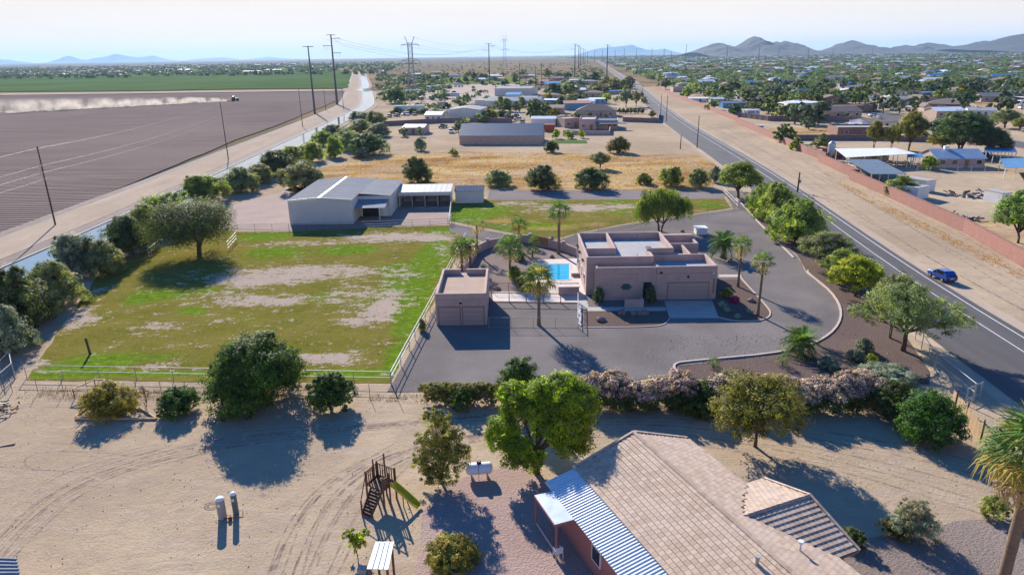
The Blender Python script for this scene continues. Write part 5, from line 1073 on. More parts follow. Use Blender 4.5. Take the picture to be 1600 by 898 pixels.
fence('wire_fence', [(-20, 612), (100, 614), (330, 617), (620, 621), (760, 640), (930, 645)], 1.35, 2.4, 'low wire fence on thin dark posts in front of the green paddock', 'steel', (), .02, .025, wires=5)
fence('chain_link_fence', [(0, 563), (75, 498), (110, 465), (152, 428)], 1.5, 3.0, 'chain link fence with top rail beside the dense canal mesquites', 'galv', (1.0,), .04, .03, mesh=True)
fence('chain_link_fence', [(152, 428), (236, 396), (280, 374), (345, 362), (452, 359)], 1.3, 3.0, 'chain link fence from the canal mesquites to the barn corner', 'galv', (1.0,), .025, .03, mesh=True)
fence('pipe_fence', [(452, 361), (560, 357), (700, 352)], 1.2, 3.2, 'rusty grey pipe fence in front of the barn and stable', 'steel', (1.0, .6, .25), .03, .03)
fence('chain_link_fence', [(702, 352), (706, 318)], 1.4, 3.0, 'short white rail fence between stable yard and corrugated shed', 'white_pipe', (1.0, .5), .05, .05)
fence('chain_link_fence', [(706, 350), (760, 358), (826, 370), (880, 374), (985, 347), (1060, 337), (1148, 325)], 1.2, 3.0, 'chain link fence around the back lawn along the curving gravel lane', 'galv', (1.0,), .02, .025, mesh=True)
fence('chain_link_fence', [(764, 512), (903, 513)], 1.2, 2.2, 'front chain link side of the dog run between garage and house', 'galv', (1.0, .03), .02, .025, mesh=True)
fence('pipe_fence', [(903, 513), (903, 472)], 1.2, 2.2, 'white end fence of the dog run nearest the house', 'white_pipe', (1.0, .5, .03), .04, .045)
fence('iron_fence', [(769, 472), (903, 474)], 1.2, 2.0, 'brown rail fence between dog run slab and pool deck', 'brown_wall', (1.0, .08), .05, .05, box=True)
fence('chain_link_fence', [(768, 456), (903, 456)], 1.2, 2.2, 'rear fence line of the dog run behind the slab', 'brown_wall', (1.0,), .03, .04, mesh=True)
fence('pipe_fence', [(1130, 302), (1153, 326)], 1.1, 2.5, 'white double rail fence at the far driveway gate', 'white_pipe', (1.0, .5), .05, .05)
fence('corner_gate', [(4, 590), (20, 572), (24, 592), (4, 610)], 1.6, 2.0, 'wire mesh corner gate pen at the left edge of the picture', 'galv', (1.0, .05), .04, .04, mesh=True)
fence('mesquite_rail', [(356, 392), (370, 376)], 1.4, 1.4, 'short white rails right of the spreading paddock tree', 'white_pipe', (1.0, .65, .3), .03, .03)
fence('mesquite_rail', [(233, 402), (246, 392)], 1.3, 1.4, 'short white rails left of the spreading paddock tree', 'white_pipe', (1.0, .5), .03, .03)
# road gate and straw screen, right
fence('chain_link_fence', [(1430, 530), (1460, 578)], 1.5, 2.6, 'chain link fence from roadside trees to the open entrance gate', 'galv', (1.0,), .03, .04, mesh=True)
fence('entrance_gate', [(1460, 578), (1520, 628)], 1.7, 9, 'long galvanised tube gate across the lower driveway entrance by the road', 'galv', (1.0, .55, .08), .04, .07, mesh=True)
fence('gate_brace', [(1508, 632), (1530, 622)], 1.5, 2, 'braced corner posts at the lower end of the tube gate', 'galv', (1.0, .3), .03, .06)
q = PP([(1486, 634), (1512, 668), (1545, 705), (1600, 765)]); O = q[0].copy(); st = empty('straw_screen', O, 0, 'straw coloured reed windbreak fence beside the glossy round tree', 'fence')
M['straw'] = mat('straw_reed', C(.42, .29, .17), .25, 3, .95, .6, .03, 30, stretch=(8, 8, .4))
for a, b in zip(q, q[1:]):
    n = int((b - a).length / .5)
    for i in range(n): z = 1.45 + .1 * math.sin(i * 2.3); MB().bar(a.lerp(b, i / n) - O + Vector((0, 0, z / 2)), a.lerp(b, (i + .95) / n) - O + Vector((0, 0, z / 2)), .05, z).build('reed_panel', M['straw'], st)
for t in (.1, .4, .8): v = q[0].lerp(q[2], t) - O; MB().tube([v + Vector((-.1, -.1, 0)), v + Vector((-.1, -.1, 1.9))], .06, 6).build('post', M['old_wood'], st)
# timber frames
for lb, pa in (('pale timber frame of a box bed behind the yellowing bush', [(118, 652), (150, 628), (215, 628), (180, 652)]), ('pale timber frame sticking out right of the bare brown shrub', [(118, 655), (245, 655), (222, 640), (200, 640)])):
    q = PP(pa); O = q[0]; f = empty('timber_frame', O, 0, lb, 'frame')
    for i in range(4): MB().bar(q[i] - O + Vector((0, 0, .08)), q[(i + 1) % 4] - O + Vector((0, 0, .08)), .1, .14).build('beam', M['lumber'], f)
q = PP([(117, 622), (150, 607), (168, 607), (150, 622)]); O = q[0]; f = empty('timber_frame', O, 0, 'raised timber rectangle standing on thin legs above the yellowing bush', 'frame')
for i in range(4): MB().bar(q[i] - O + Vector((0, 0, .9)), q[(i + 1) % 4] - O + Vector((0, 0, .9)), .09, .09).build('beam', M['lumber'], f); MB().bar(q[i] - O, q[i] - O + Vector((0, 0, .9)), .06, .06).build('leg', M['old_wood'], f)
g = P(0, 697); tag(MB().bar(g, P(24, 693) + Vector((0, 0, .05)), .12, .1).build('timber_beam', M['lumber']), 'loose pale timber beam lying on sand at the left edge', 'beam')
g = P(6, 640); o = empty('scrap_pile', g, 0, 'heap of dark scrap metal at the left edge behind the loose beam', 'scrap'); rnd = random.Random(3)
for i in range(24): a = Vector((rnd.uniform(-1.4, 1.0), rnd.uniform(-.9, .9), rnd.uniform(0, .5))); MB().bar(a, a + Vector((rnd.uniform(-.8, .8), rnd.uniform(-.4, .4), rnd.uniform(0, .3))), .08, .08).build('scrap_bar', M[rnd.choice(['dark', 'rust', 'steel'])], o)
g = P(141, 553); o = MB().tube([(0, 0, -.1), (-.06, 0, .9), (-.12, 0, 1.75)], [.13, .12, .11], 8).build('tree_stump_post', M['old_wood'], None, g); tag(o, 'charred upright stump standing alone in the front left of the paddock', 'stump')
# rocks
rk = bmesh.new(); bmesh.ops.create_icosphere(rk, subdivisions=2, radius=.5)
for v in rk.verts: v.co *= 1 + .35 * vnoise(v.co.x * 9, v.co.y * 9 + v.co.z * 5, 2.2); v.co.z *= .65
rme = bpy.data.meshes.new('boulder'); rk.to_mesh(rme); rk.free(); rme.materials.append(M['rock'])
for i, (a, b, s, lb) in enumerate([(938, 501, 1.1, 'dark boulder alone on the brown gravel in front of the house'), (972, 490, 1.2, 'reddish boulder nearest the privacy wall'), (990, 491, .9, 'middle reddish boulder in the shaded front bed'), (1005, 491, 1.3, 'rightmost reddish boulder in the shaded front bed'), (1141, 409, 1.1, 'boulder under the broad date palm behind the house'),
                                 (1174, 471, .9, 'boulder standing beside the slim edge palm'), (860, 374, 1.1, 'boulder on the gravel outside the wooden gate'), (862, 402, .9, 'boulder behind the pool deck'), (776, 452, 1.0, 'terracotta pot like rock beside the garage wall'), (1066, 362, .7, 'small boulder behind the house back corner')]):
    tag(link('boulder', rme, None, P(a, b) + Vector((0, 0, .12)), i * 1.1, (s, s * .8, s)), lb, 'rock')
mb = MB(); rnd = random.Random(4)
for i in range(16): p = P(905 + 3 * rnd.random(), 482 + i * 1.8); mb.box(p.x - .1, p.x + .12, p.y - .1, p.y + .1, 0, .15)
tag(mb.build('white_stones', M['white_wall']), kind='stuff')
g = P(1355, 546); o = empty('yard_sign', g, R(20), 'little tilted white sign on the brown gravel near the road trees', 'sign'); MB().box(-.03, .03, -.02, .02, 0, .5).build('stake', M['steel'], o); s_ = MB().box(-.25, .25, -.04, .02, .3, .7).build('sign_board', M['white_plastic'], o)
tb = bpy.data.objects
for px, py, lb in ((455, 372, ''),): pass
# ------------------------------------------------------------------ poles and lines
def wood_pole(bx, by, ty, label, arms=0, r=.16, group='wooden utility poles', name='utility_pole', m='old_wood', box=False):
    g = P(bx, by); h = hgt(bx, by, ty); o = empty(name, g, 0, label, 'pole', group)
    MB().tube([(0, 0, -.2), (0, 0, h)], [r, r * .62], 8).build('pole', M[m], o)
    for i in range(arms): MB().box(-1.1, 1.1, -.06, .06, h - .5 - i * .9, h - .38 - i * .9).build('crossarm', M['old_wood'], o)
    if arms == 0 and r > .1:
        for z in (h - .4, h * .72, h * .6): MB().box(-.02, .35, -.02, .02, z, z + .05).build('insulator', M['galv'], o)
    if box: MB().tube([(.3, 0, h * .45), (.3, 0, h * .62)], .2, 10).build('transformer', M['tank_grey'], o)
    return o, g, h
poles = [(87, 353, 229, 'tall dark wooden pole nearest the camera between ploughed field and canal'), (357, 250, 160, 'second wooden pole along the canal road, before the steel poles'), (473, 199, 139, 'third wooden pole on the canal road left of the first steel pole'), (509, 173, 141, 'small wooden pole between the two big steel poles'), (537, 172, 139, 'small wooden pole right of the taller steel pole')]
ends = []
for a in poles: o, g, h = wood_pole(*a); ends.append((g, h))
for a in [(1089, 231, 181, 'thick wooden pole on the sandy lot beside the road'), (1063, 233, 211, 'short bare stump pole left of the thick roadside pole'), (1041, 190, 148, 'thin grey pole right of its twin beside the road'), (1032, 182, 149, 'thin grey pole left of its twin beside the road'),
          (1003, 158, 133, 'roadside pole with crossarms beyond the block walls'), (988, 140, 125, 'farther roadside pole above the grey road bend')]:
    wood_pole(*a, arms=1 if a[0] in (1003,) else 0)
wood_pole(1246, 300, 269, 'half hidden pole with grey transformer behind the widest roadside tree', box=True, r=.2)
for i, a in enumerate([(812, 133, 98), (822, 134, 104), (837, 137, 104), (846, 136, 98)]): wood_pole(*a, ['leftmost pole of the four beyond the metal buildings', 'second pole of the four beyond the metal buildings', 'third pole of the four beyond the metal buildings', 'rightmost pole of the four beyond the metal buildings'][i], r=.3, arms=1)
for i, a in enumerate([(474, 222, 209, 'nearest concrete post standing in the canal kerb'), (494, 211, 200, 'second concrete post along the canal kerb'), (529, 194, 185, 'third concrete post along the canal kerb'), (537, 191, 181, 'farthest concrete post along the canal kerb')]): wood_pole(*a, m='concrete', r=.09, name='canal_post', group='concrete posts along the canal kerb')
for i, a in enumerate(sorted([(603, 130, 104), (626, 128, 106), (738, 112, 95), (757, 114, 96), (722, 110, 97), (670, 110, 95), (850, 106, 93)])):
    wood_pole(*a, ORD[i] + ' thin distant pole from the left on the plain beyond the truck yard', r=.28, group='thin distant poles on the plain')
def steel_pole(bx, by, ty, label, arms=3, r=.55, group='tall steel transmission poles', al=4.0):
    g = P(bx, by); h = hgt(bx, by, ty); o = empty('steel_pole', g, 0, label, 'pole', group)
    MB().tube([(0, 0, -.3), (0, 0, h)], [r * 1.2, r * .6], 10).build('pole', M['steel'], o)
    MB().box(-al * .7, al * .7, -.12, .12, h - .5, h - .2).build('crossarm', M['steel'], o)
    for i in range(arms):
        z = h - 2.4 - i * 4.2; s = 1 if i % 2 == 0 else -1
        MB().bar((0, 0, z), (s * al * 1.35, 0, z + .2), .25, .3).build('crossarm', M['steel'], o)
        MB().tube([(s * al * 1.3, 0, z + .1), (s * al * .95, 0, z - 2.2)], .07, 5).tube([(s * al * .5, 0, z + .1), (s * al * .95, 0, z - 2.2)], .07, 5).build('insulator', M['galv'], o)
    return g, h
sp = [steel_pole(492, 177, 72, 'shorter steel pole beside the canal bend, left of the taller one', 0, .5), steel_pole(527, 164, 54, 'tallest steel pole with three arms beside the canal bend', 3, .62)]
sp.append(steel_pole(765, 131, 68, 'steel pole with two long arms beyond the truck yard', 2, .6, al=5)); sp.append(steel_pole(898, 119, 69, 'thick steel pole heading the distant row along the dirt track', 2, .7, al=5)); sp.append(steel_pole(948, 122, 70, 'steel pole standing alone left of the road vanishing point', 1, .7))
for i, (a, b, c) in enumerate(sorted([(904, 108, 72), (907, 104, 75), (911, 101, 76), (914, 99, 78), (918, 97, 80), (929, 96, 79), (941, 95, 78), (961, 95, 79), (975, 96, 76), (994, 95, 76), (1018, 96, 75), (1037, 96, 77), (1048, 97, 80), (1071, 97, 70), (1135, 99, 71), (1185, 98, 72), (1100, 94, 80), (1216, 94, 77), (1262, 93, 76), (1300, 92, 77), (1362, 90, 76)])):
    steel_pole(a, b, c, ORD[i] + ' faint steel pole from the left along the distant skyline', 1, .9, 'faint distant steel poles on the skyline')
def lattice(bx, by, ty, label, w=3.4):
    g = P(bx, by); h = hgt(bx, by, ty); o = empty('lattice_tower', g, 0, label, 'pylon', 'lattice transmission towers')
    wd = lambda z: w * (1 - .55 * min(1, z / (h * .55))) ; lv = [h * t for t in (0, .14, .28, .4, .5, .6, .7, .8, .88)]
    for sx in (-1, 1):
        for sy in (-1, 1): MB().tube([(sx * wd(z), sy * wd(z), z) for z in lv], .20, 4).build('leg', M['galv'], o)
    for a, b in zip(lv, lv[1:]):
        mb = MB(); A, B_ = wd(a), wd(b)
        for s in (-1, 1): mb.tube([(-A, s * A, a), (B_, s * B_, b)], .1, 3).tube([(A, s * A, a), (-B_, s * B_, b)], .1, 3).tube([(s * A, -A, a), (s * B_, B_, b)], .1, 3).tube([(-B_, s * B_, b), (B_, s * B_, b)], .1, 3)
        mb.build('lattice_brace', M['galv'], o)
    for z, l in ((h * .86, 6.5), (h * .6, 6.5)):
        MB().bar((-l, 0, z), (l, 0, z), .35, .35).tube([(-l, 0, z), (0, 0, z + 1.6), (l, 0, z)], .12, 4).build('crossarm', M['galv'], o)
        for s in (-1, 1): MB().tube([(s * l, 0, z), (s * l, 0, z - 3)], .12, 5).build('insulator', M['galv'], o)
    for s in (-1, 1): MB().tube([(s * 1.5, 0, h * .88), (s * 3.6, 0, h)], .22, 4).build('peak', M['galv'], o)
    return g, h
lt = [lattice(645, 150, 57, 'nearer lattice tower rising above the truck yard trees'), lattice(789, 113, 55, 'farther lattice tower near the middle of the skyline', 4.2)]
def wires(a, b, offs, sag, label, name='power_line', r=.03):
    mb = MB(); (g1, h1), (g2, h2) = a, b
    for dx, dz in offs:
        p, q = g1 + Vector((dx, 0, h1 + dz)), g2 + Vector((dx, 0, h2 + dz)); mb.tube([p.lerp(q, t) - Vector((0, 0, 4 * sag * t * (1 - t))) for t in np.linspace(0, 1, 13)], r, 3)
    return tag(mb.build(name, M['wire']), label, 'cable', 'overhead cables between the poles')
front = (Vector((-82, 20, 0)), 14.0)
wires(front, ends[0], [(0, -.3), (.4, -3.2), (.4, -4.4), (.4, -5.6)], .6, 'thin cables running left from the nearest wooden pole', r=.009)
wires(ends[0], ends[1], [(0, -.3), (.4, -3.2), (.4, -4.4)], .9, 'thin cables between the nearest and second wooden canal poles', r=.009)
wires((sp[1][0], sp[1][1]), (sp[2][0], sp[2][1]), [(-4, -2.5), (4, -2.5), (5, -6)], 9, 'long sagging cables from the tallest steel pole to the truck yard pole', r=.07)
wires(sp[2], sp[3], [(-4, -2), (4, -2)], 8, 'distant sagging cables right of the truck yard pole', r=.07)
wires(lt[0], lt[1], [(-6, -6), (6, -6), (0, 0)], 12, 'distant cables between the two lattice towers', r=.06)
# ------------------------------------------------------------------ red block wall by the road
def brick_mat():
    n = NT('red_block_wall'); tc = n.n('ShaderNodeTexCoord'); b = n.n('ShaderNodeTexBrick'); mp = n.n('ShaderNodeMapping'); n.l(tc.outputs['UV'], mp.inputs[0]); n.l(mp.outputs[0], b.inputs['Vector'])
    b.inputs['Color1'].default_value = C(.27, .115, .085); b.inputs['Color2'].default_value = C(.33, .15, .115); b.inputs['Mortar'].default_value = C(.20, .10, .085)
    b.inputs['Scale'].default_value = 1; b.inputs['Brick Width'].default_value = .4; b.inputs['Row Height'].default_value = .2; b.inputs['Mortar Size'].default_value = .012
    v = n.coord(); n.l(n.mix(n.math('MULTIPLY', n.noise(v, .7, 4), .5), b.outputs['Color'], C(.36, .19, .15)), n.b.inputs['Base Color']); n.b.inputs['Roughness'].default_value = .95
    n.bump(n.math('SUBTRACT', 1.0, b.outputs['Fac']), .5, .02); return n.m
M['brick'] = brick_mat()
def block_wall(pts, h, label, th=.25, seg=4.0, mm='brick', world=False, pier=False, cap=True, cat='wall', name='block_wall'):
    q = [Vector((*p, 0)) for p in pts] if world else PP(pts); O = q[0].copy(); o = empty(name, O, 0, label, cat)
    for a, b in zip(q, q[1:]):
        L = (b - a).length; n = max(1, round(L / seg)); d = (b - a) / n; u = d.normalized()
        mb = MB().box(0, d.length - .01, -th / 2, th / 2, 0, h); me = mb.mesh('wall_panel', M[mm]); uv = me.uv_layers.new(name='UV')
        for lp in me.loops: c = me.vertices[lp.vertex_index].co; uv.data[lp.index].uv = (c.x + c.y, c.z)
        cm = MB().box(0, d.length - .02, -th * .65, th * .65, h, h + .08).mesh('wall_cap', M[mm]); pm = MB().box(-.22, .22, -.22, .22, 0, h + .15).mesh('pillar', M[mm])
        az = math.atan2(d.y, d.x)
        for i in range(n):
            link('wall_panel', me, o, a - O + d * i, az)
            if cap: link('wall_cap', cm, o, a - O + d * i, az)
            if pier: link('pillar', pm, o, a - O + d * i, az)
    return o
block_wall([(66.0, 60), (69.1, 87.8), (73.0, 107), (76.3, 140), (77.8, 156)], 2.15, 'long red block wall along the sandy road verge, nearest stretch', world=True)
block_wall([(77.8, 156), (79.6, 155.6), (80.4, 166), (82.5, 184)], 2.15, 'red block wall stretch just beyond the first set back corner', world=True)
block_wall([(84.6, 184), (85.2, 198), (90, 245), (94.5, 291.5)], 2.1, 'middle red block wall stretch in front of the trees beside the verge', world=True)
block_wall([(97, 297), (105, 392.8), (113, 500), (121.2, 598.6)], 2.1, 'farthest red block wall stretch narrowing to the road bend', world=True)
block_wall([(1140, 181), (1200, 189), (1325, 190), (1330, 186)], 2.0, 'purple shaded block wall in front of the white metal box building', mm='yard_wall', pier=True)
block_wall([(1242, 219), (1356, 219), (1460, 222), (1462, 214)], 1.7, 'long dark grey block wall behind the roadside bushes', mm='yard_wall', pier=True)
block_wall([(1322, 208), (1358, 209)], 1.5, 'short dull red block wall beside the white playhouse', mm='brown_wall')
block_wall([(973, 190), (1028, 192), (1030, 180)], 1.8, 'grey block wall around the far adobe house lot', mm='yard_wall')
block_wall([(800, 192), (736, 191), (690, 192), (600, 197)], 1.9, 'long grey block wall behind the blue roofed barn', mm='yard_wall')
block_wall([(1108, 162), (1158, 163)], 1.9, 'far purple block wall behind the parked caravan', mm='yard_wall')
block_wall([(1400, 152), (1442, 166)], 1.6, 'low brown yard wall left of the brown stucco house', mm='brown_wall')
# ------------------------------------------------------------------ generic buildings
def building(name, pl, pr, dep, h, rh, roof, wm, rm, label, cat='house', wins=2, over=.35, door=True, group=None, awn=None, chim=False, world=False):
    a, b = (Vector((*pl, 0)), Vector((*pr, 0))) if world else (P(*pl), P(*pr)); L = (b - a).length; az = math.atan2(b.y - a.y, b.x - a.x)
    o = empty(name, a, az, label, cat, group); wmat, rmat = M[wm], M[rm]
    wp = [(0, 0, 0), (L, 0, 0), (L, dep, 0), (0, dep, 0), (0, 0, h), (L, 0, h), (L, dep, h), (0, dep, h)]; fs = [(3, 2, 1, 0), (0, 1, 5, 4), (1, 2, 6, 5), (2, 3, 7, 6), (3, 0, 4, 7), (4, 5, 6, 7)]
    mb = MB().add(wp, fs); e = over; rr = MB()
    if roof == 'gx':                        # ridge parallel to the front
        mb.add([(0, 0, h), (0, dep, h), (0, dep / 2, h + rh * .94), (L, 0, h), (L, dep, h), (L, dep / 2, h + rh * .94)], [(0, 1, 2), (5, 4, 3)])
        k = rh / (dep / 2); rr.slab([(-e, -e, h - k * e + .04), (L + e, -e, h - k * e + .04), (L + e, dep / 2, h + rh), (-e, dep / 2, h + rh)], .1).slab([(-e, dep / 2, h + rh), (L + e, dep / 2, h + rh), (L + e, dep + e, h - k * e + .04), (-e, dep + e, h - k * e + .04)], .1)
    elif roof == 'gy':
        mb.add([(0, 0, h), (L, 0, h), (L / 2, 0, h + rh * .94), (0, dep, h), (L, dep, h), (L / 2, dep, h + rh * .94)], [(0, 1, 2), (5, 4, 3)])
        k = rh / (L / 2); rr.slab([(-e, -e, h - k * e + .04), (L / 2, -e, h + rh), (L / 2, dep + e, h + rh), (-e, dep + e, h - k * e + .04)], .1).slab([(L / 2, -e, h + rh), (L + e, -e, h - k * e + .04), (L + e, dep + e, h - k * e + .04), (L / 2, dep + e, h + rh)], .1)
    elif roof == 'hip':
        i = min(L, dep) / 2
        if L >= dep: r1, r2 = (i, dep / 2, h + rh), (L - i, dep / 2, h + rh)
        else: r1, r2 = (L / 2, i, h + rh), (L / 2, dep - i, h + rh)
        c = [(-e, -e, h + .03), (L + e, -e, h + .03), (L + e, dep + e, h + .03), (-e, dep + e, h + .03)]
        v = c + [r1, r2]; rr.add(v, [(0, 1, 5, 4), (1, 2, 5), (2, 3, 4, 5), (3, 0, 4), (3, 2, 1, 0)] if L >= dep else [(0, 1, 4), (1, 2, 5, 4), (2, 3, 5), (3, 0, 4, 5), (3, 2, 1, 0)])
        rr.box(-e, L + e, -e, dep + e, h - .12, h + .02)
    elif roof == 'flat':
        rr.box(.2, L - .2, .2, dep - .2, h, h + .05); mb.box(0, L, -.01, .2, h + .003, h + .5).box(0, L, dep - .2, dep + .01, h + .003, h + .5).box(-.01, .2, .2, dep - .2, h + .003, h + .5).box(L - .2, L + .01, .2, dep - .2, h + .003, h + .5)
    elif roof == 'shed': rr.slab([(-e, -e, h + .12), (L + e, -e, h + .12), (L + e, dep + e, h + rh), (-e, dep + e, h + rh)], .12)
    mb.build('wall', wmat, o); r_ = rr.build('roof', rmat, o)
    if chim: MB().box(L * .3, L * .3 + 1, dep * .45, dep * .45 + 1, h + rh * .5, h + rh + .7).build('roof_cooler', M['white_metal'], r_)
    if wins:
        n = wins + (1 if door else 0)
        for i in range(n):
            cx = L * (i + .5) / n
            if door and i == n // 2: dr = MB().box(cx - .5, cx + .5, -.06, .02, 0, 2.05).build('door', M['brown_wall'], o); continue
            q = MB().box(cx - .7, cx + .7, -.06, .02, .95, 2.1).build('window', M['white_metal'], o); MB().box(cx - .62, cx + .62, -.08, -.04, 1.03, 2.02).build('pane', M['glass'], q)
    if awn: MB().slab([(awn[0], -awn[2], 2.4), (awn[1], -awn[2], 2.4), (awn[1], -.02, 2.7), (awn[0], -.02, 2.7)], .08).build('porch_roof', rmat, o); [MB().box(x, x + .12, -awn[2] + .1, -awn[2] + .22, 0, 2.35).build('porch_post', M['white_metal'], o) for x in (awn[0] + .1, awn[1] - .2)]
    return o
def canopy(pts4, h, label, rm, posts=True, name='carport', cat='carport', slope=0):
    q = [P(a, b, h) for a, b in pts4]; O = Vector((q[0].x, q[0].y, 0)); o = empty(name, O, 0, label, cat); q = [v - O for v in q]
    for v, s in zip(q, (0, 0, 1, 1)): v.z += slope * s
    ribbed(o, q, 16, M[rm], npanel=4)
    if posts:
        c = sum(q, Vector()) / 4
        for v in q: w2 = v + (c - v) * .06; MB().box(w2.x - .07, w2.x + .07, w2.y - .07, w2.y + .07, 0, w2.z).build('post', M['white_metal'], o)
        for i in (1, 2, 3):
            for a, b in ((0, 1), (3, 2)): w2 = q[a].lerp(q[b], i / 4); w2 = w2 + (c - w2) * .05; MB().box(w2.x - .06, w2.x + .06, w2.y - .06, w2.y + .06, 0, w2.z).build('post', M['white_metal'], o)
    return o
# centre: barn with the blue roof and its neighbours
bb = building('stable_barn', (718, 226), (846, 226), 15, 3.0, 3.2, 'gx', 'pink_wall', 'blue_roof', 'long pinkish barn with slate blue roof behind the dry golden field', 'barn', wins=0)
for i in range(9):
    x = 1 + i * 3; q = MB().box(x, x + 2.2, -.07, .02, .1, 2.2).build('stall_door', M['tan_wall'], bb); MB().bar((x + .1, -.1, .2), (x + 2.1, -.1, 2.1), .05, .08).build('door_brace', M['white_pipe'], q)
building('workshop', (700, 187), (750, 187), 18, 4.4, 1.0, 'gy', 'metal_wall', 'metal_roof', 'grey green metal workshop with low gable left of the round yellow trees', 'building', wins=0)
building('workshop', (759, 168), (843, 168), 16, 3.6, 1.6, 'gx', 'metal_wall', 'blue_roof', 'long low warehouse with blue grey roof right behind the nearer workshop', 'building', wins=0)
building('workshop', (773, 150), (830, 150), 22, 5.2, 1.2, 'gx', 'metal_wall', 'metal_roof', 'tallest pale metal warehouse behind the blue grey one', 'building', wins=0)
building('workshop', (812, 165), (838, 165), 12, 4.5, .6, 'gx', 'tan_wall', 'metal_roof', 'small square tan metal building at the right end of the long warehouse', 'building', wins=0)
building('workshop', (742, 165), (762, 165), 14, 3.0, .6, 'gx', 'metal_wall', 'metal_roof', 'low shed roof at the left end of the long warehouse', 'building', wins=0)
building('office', (630, 210), (662, 210), 9, 2.6, .8, 'gx', 'pink_wall', 'white_metal', 'small pink office with pale roof between grey bushes and parked tractors', 'building', wins=2)
building('farm_house', (900, 183), (962, 183), 12, 2.8, 2.8, 'hip', 'pink_wall', 'shingle', 'hip roofed house with very dark roof in the middle distance', 'house', wins=3)
building('side_house', (843, 165), (869, 165), 8, 3.0, .4, 'shed', 'blue_sheet', 'white_metal', 'small blue walled shed with white roof', 'shed', wins=0)
building('mobile_home', (902, 167), (928, 167), 8, 3.0, 1.0, 'gx', 'white_wall', 'white_metal', 'white roofed manufactured home behind the hip roofed house', 'house', wins=2)
building('mobile_home', (920, 163), (945, 163), 10, 3.0, .5, 'gx', 'blue_sheet', 'white_metal', 'blue walled building beside the white roofed manufactured home', 'house', wins=2)
building('long_carport', (950, 148), (978, 147), 6, 2.4, .3, 'shed', 'tan_wall', 'blue_sheet', 'long thin bright blue roof left of the road trees', 'shed', wins=0)
ah = building('far_adobe_house', (905, 203), (930, 203), 14, 3.6, 0, 'flat', 'pink_wall', 'roof_white', 'pale pink flat roofed house with covered patio beyond the sandy lot', 'house', wins=1)
building('adobe_wing', (930, 202), (965, 202), 13, 3.0, 0, 'flat', 'pink_wall', 'blue_roof', 'shaded patio wing joined to the pale pink flat roofed house', 'house', wins=3, awn=(0, 12, 3.5))
building('adobe_annex', (882, 200), (905, 199), 12, 3.2, 0, 'flat', 'stucco_dark', 'roof_tan', 'pink annex with curved parapets between container and flat roofed house', 'house', wins=1)
building('freight_container', (848, 206), (866, 206), 2.5, 2.6, .1, 'shed', 'red_metal', 'red_metal', 'rust red freight container at the right end of the blue roofed barn', 'container', wins=0, over=.02)
building('freight_container', (830, 197), (868, 197), 6, 3.0, .8, 'gx', 'white_wall', 'white_metal', 'white ribbed canopy roof behind the rust red container', 'shed', wins=0)
poly_wall('garden_wall', [(880, 210), (912, 211), (952, 211), (953, 204)], 1.5, .25, M['pink_wall'], 'pink garden wall in front of the flat roofed house patio')
# right side
building('white_box_building', (1230, 181), (1279, 181), 9, 5.6, .25, 'shed', 'metal_wall', 'white_metal', 'tall white metal box building behind the purple wall', 'building', wins=0, door=False)
building('tan_house', (1286, 186), (1346, 184), 11, 2.9, 1.9, 'gx', 'tan_wall', 'shingle', 'tan stucco house with brown roof right of the white metal box building', 'house', wins=3)
building('ranch_house', (1358, 203), (1446, 199), 11, 2.7, 1.0, 'gx', 'white_wall', 'shingle', 'long white ranch house with brown roof and cooler behind the tall eucalyptus trees', 'house', wins=4, chim=True)
building('grey_roof_house', (1374, 163), (1420, 164), 14, 2.8, 1.8, 'hip', 'white_wall', 'shingle_grey', 'white house with grey hip roof beside the side street', 'house', wins=3)
building('brown_house', (1443, 172), (1508, 174), 16, 3.0, 2.4, 'hip', 'brown_wall', 'shingle', 'large brown stucco house with brown hip roof and arched entry', 'house', wins=3, awn=(6, 9, 2))
building('brown_house_wing', (1443, 176), (1454, 176), 7, 2.8, 1.5, 'gy', 'tan_wall', 'shingle', 'front gabled garage of the large brown stucco house', 'house', wins=1, door=False)
building('green_roof_house', (1512, 182), (1556, 183), 16, 2.6, .9, 'gx', 'white_wall', 'metal_roof', 'house with pale grey green flat roof behind the big dark tree', 'house', wins=3, chim=True)
building('garden_shed', (1327, 202), (1346, 202), 3.5, 1.9, .5, 'gx', 'white_wall', 'white_metal', 'tiny white playhouse on the dry yard', 'shed', wins=1, door=False)
building('blue_roof_house', (1462, 263), (1537, 263), 9, 2.5, 1.7, 'gx', 'pink_wall', 'white_blue' if 'white_blue' in M else M.setdefault('white_blue', mat('blue_grey_metal_roof', C(.30, .38, .46), .15, .3, .45, 0, metal=.2)) and 'white_blue', 'pink house with blue and white metal roof and roof coolers', 'house', wins=3, chim=True)
canopy([(1322, 246), (1433, 240), (1400, 233), (1304, 234)], 3.2, 'wide white shade roof on thin posts beside the silo', 'white_metal', slope=.3)
canopy([(1362, 272), (1418, 272), (1372, 249), (1321, 249)], 2.8, 'slanting slate blue carport roof by the red block wall', 'blue_roof')
canopy([(1570, 262), (1640, 262), (1620, 246), (1562, 248)], 2.6, 'blue carport at the right edge behind the pink house', 'blue_sheet')
canopy([(1540, 238), (1590, 238), (1585, 229), (1538, 230)], 2.8, 'blue shade roof beside the big dark tree', 'blue_sheet')
canopy([(1418, 246), (1444, 246), (1440, 240), (1418, 240)], 2.6, 'small blue awning between the white shade roof and pink house', 'blue_sheet')
building('red_container', (1283, 246), (1316, 248), 3, 2.4, .1, 'shed', 'red_metal', 'red_metal', 'orange red freight container behind the silo', 'container', wins=0, over=.02)
building('stable_sheds', (1326, 252), (1388, 252), 4, 2.1, .2, 'shed', 'tan_wall', 'roof_tan', 'row of tan stalls under the white shade roof', 'shed', wins=3)
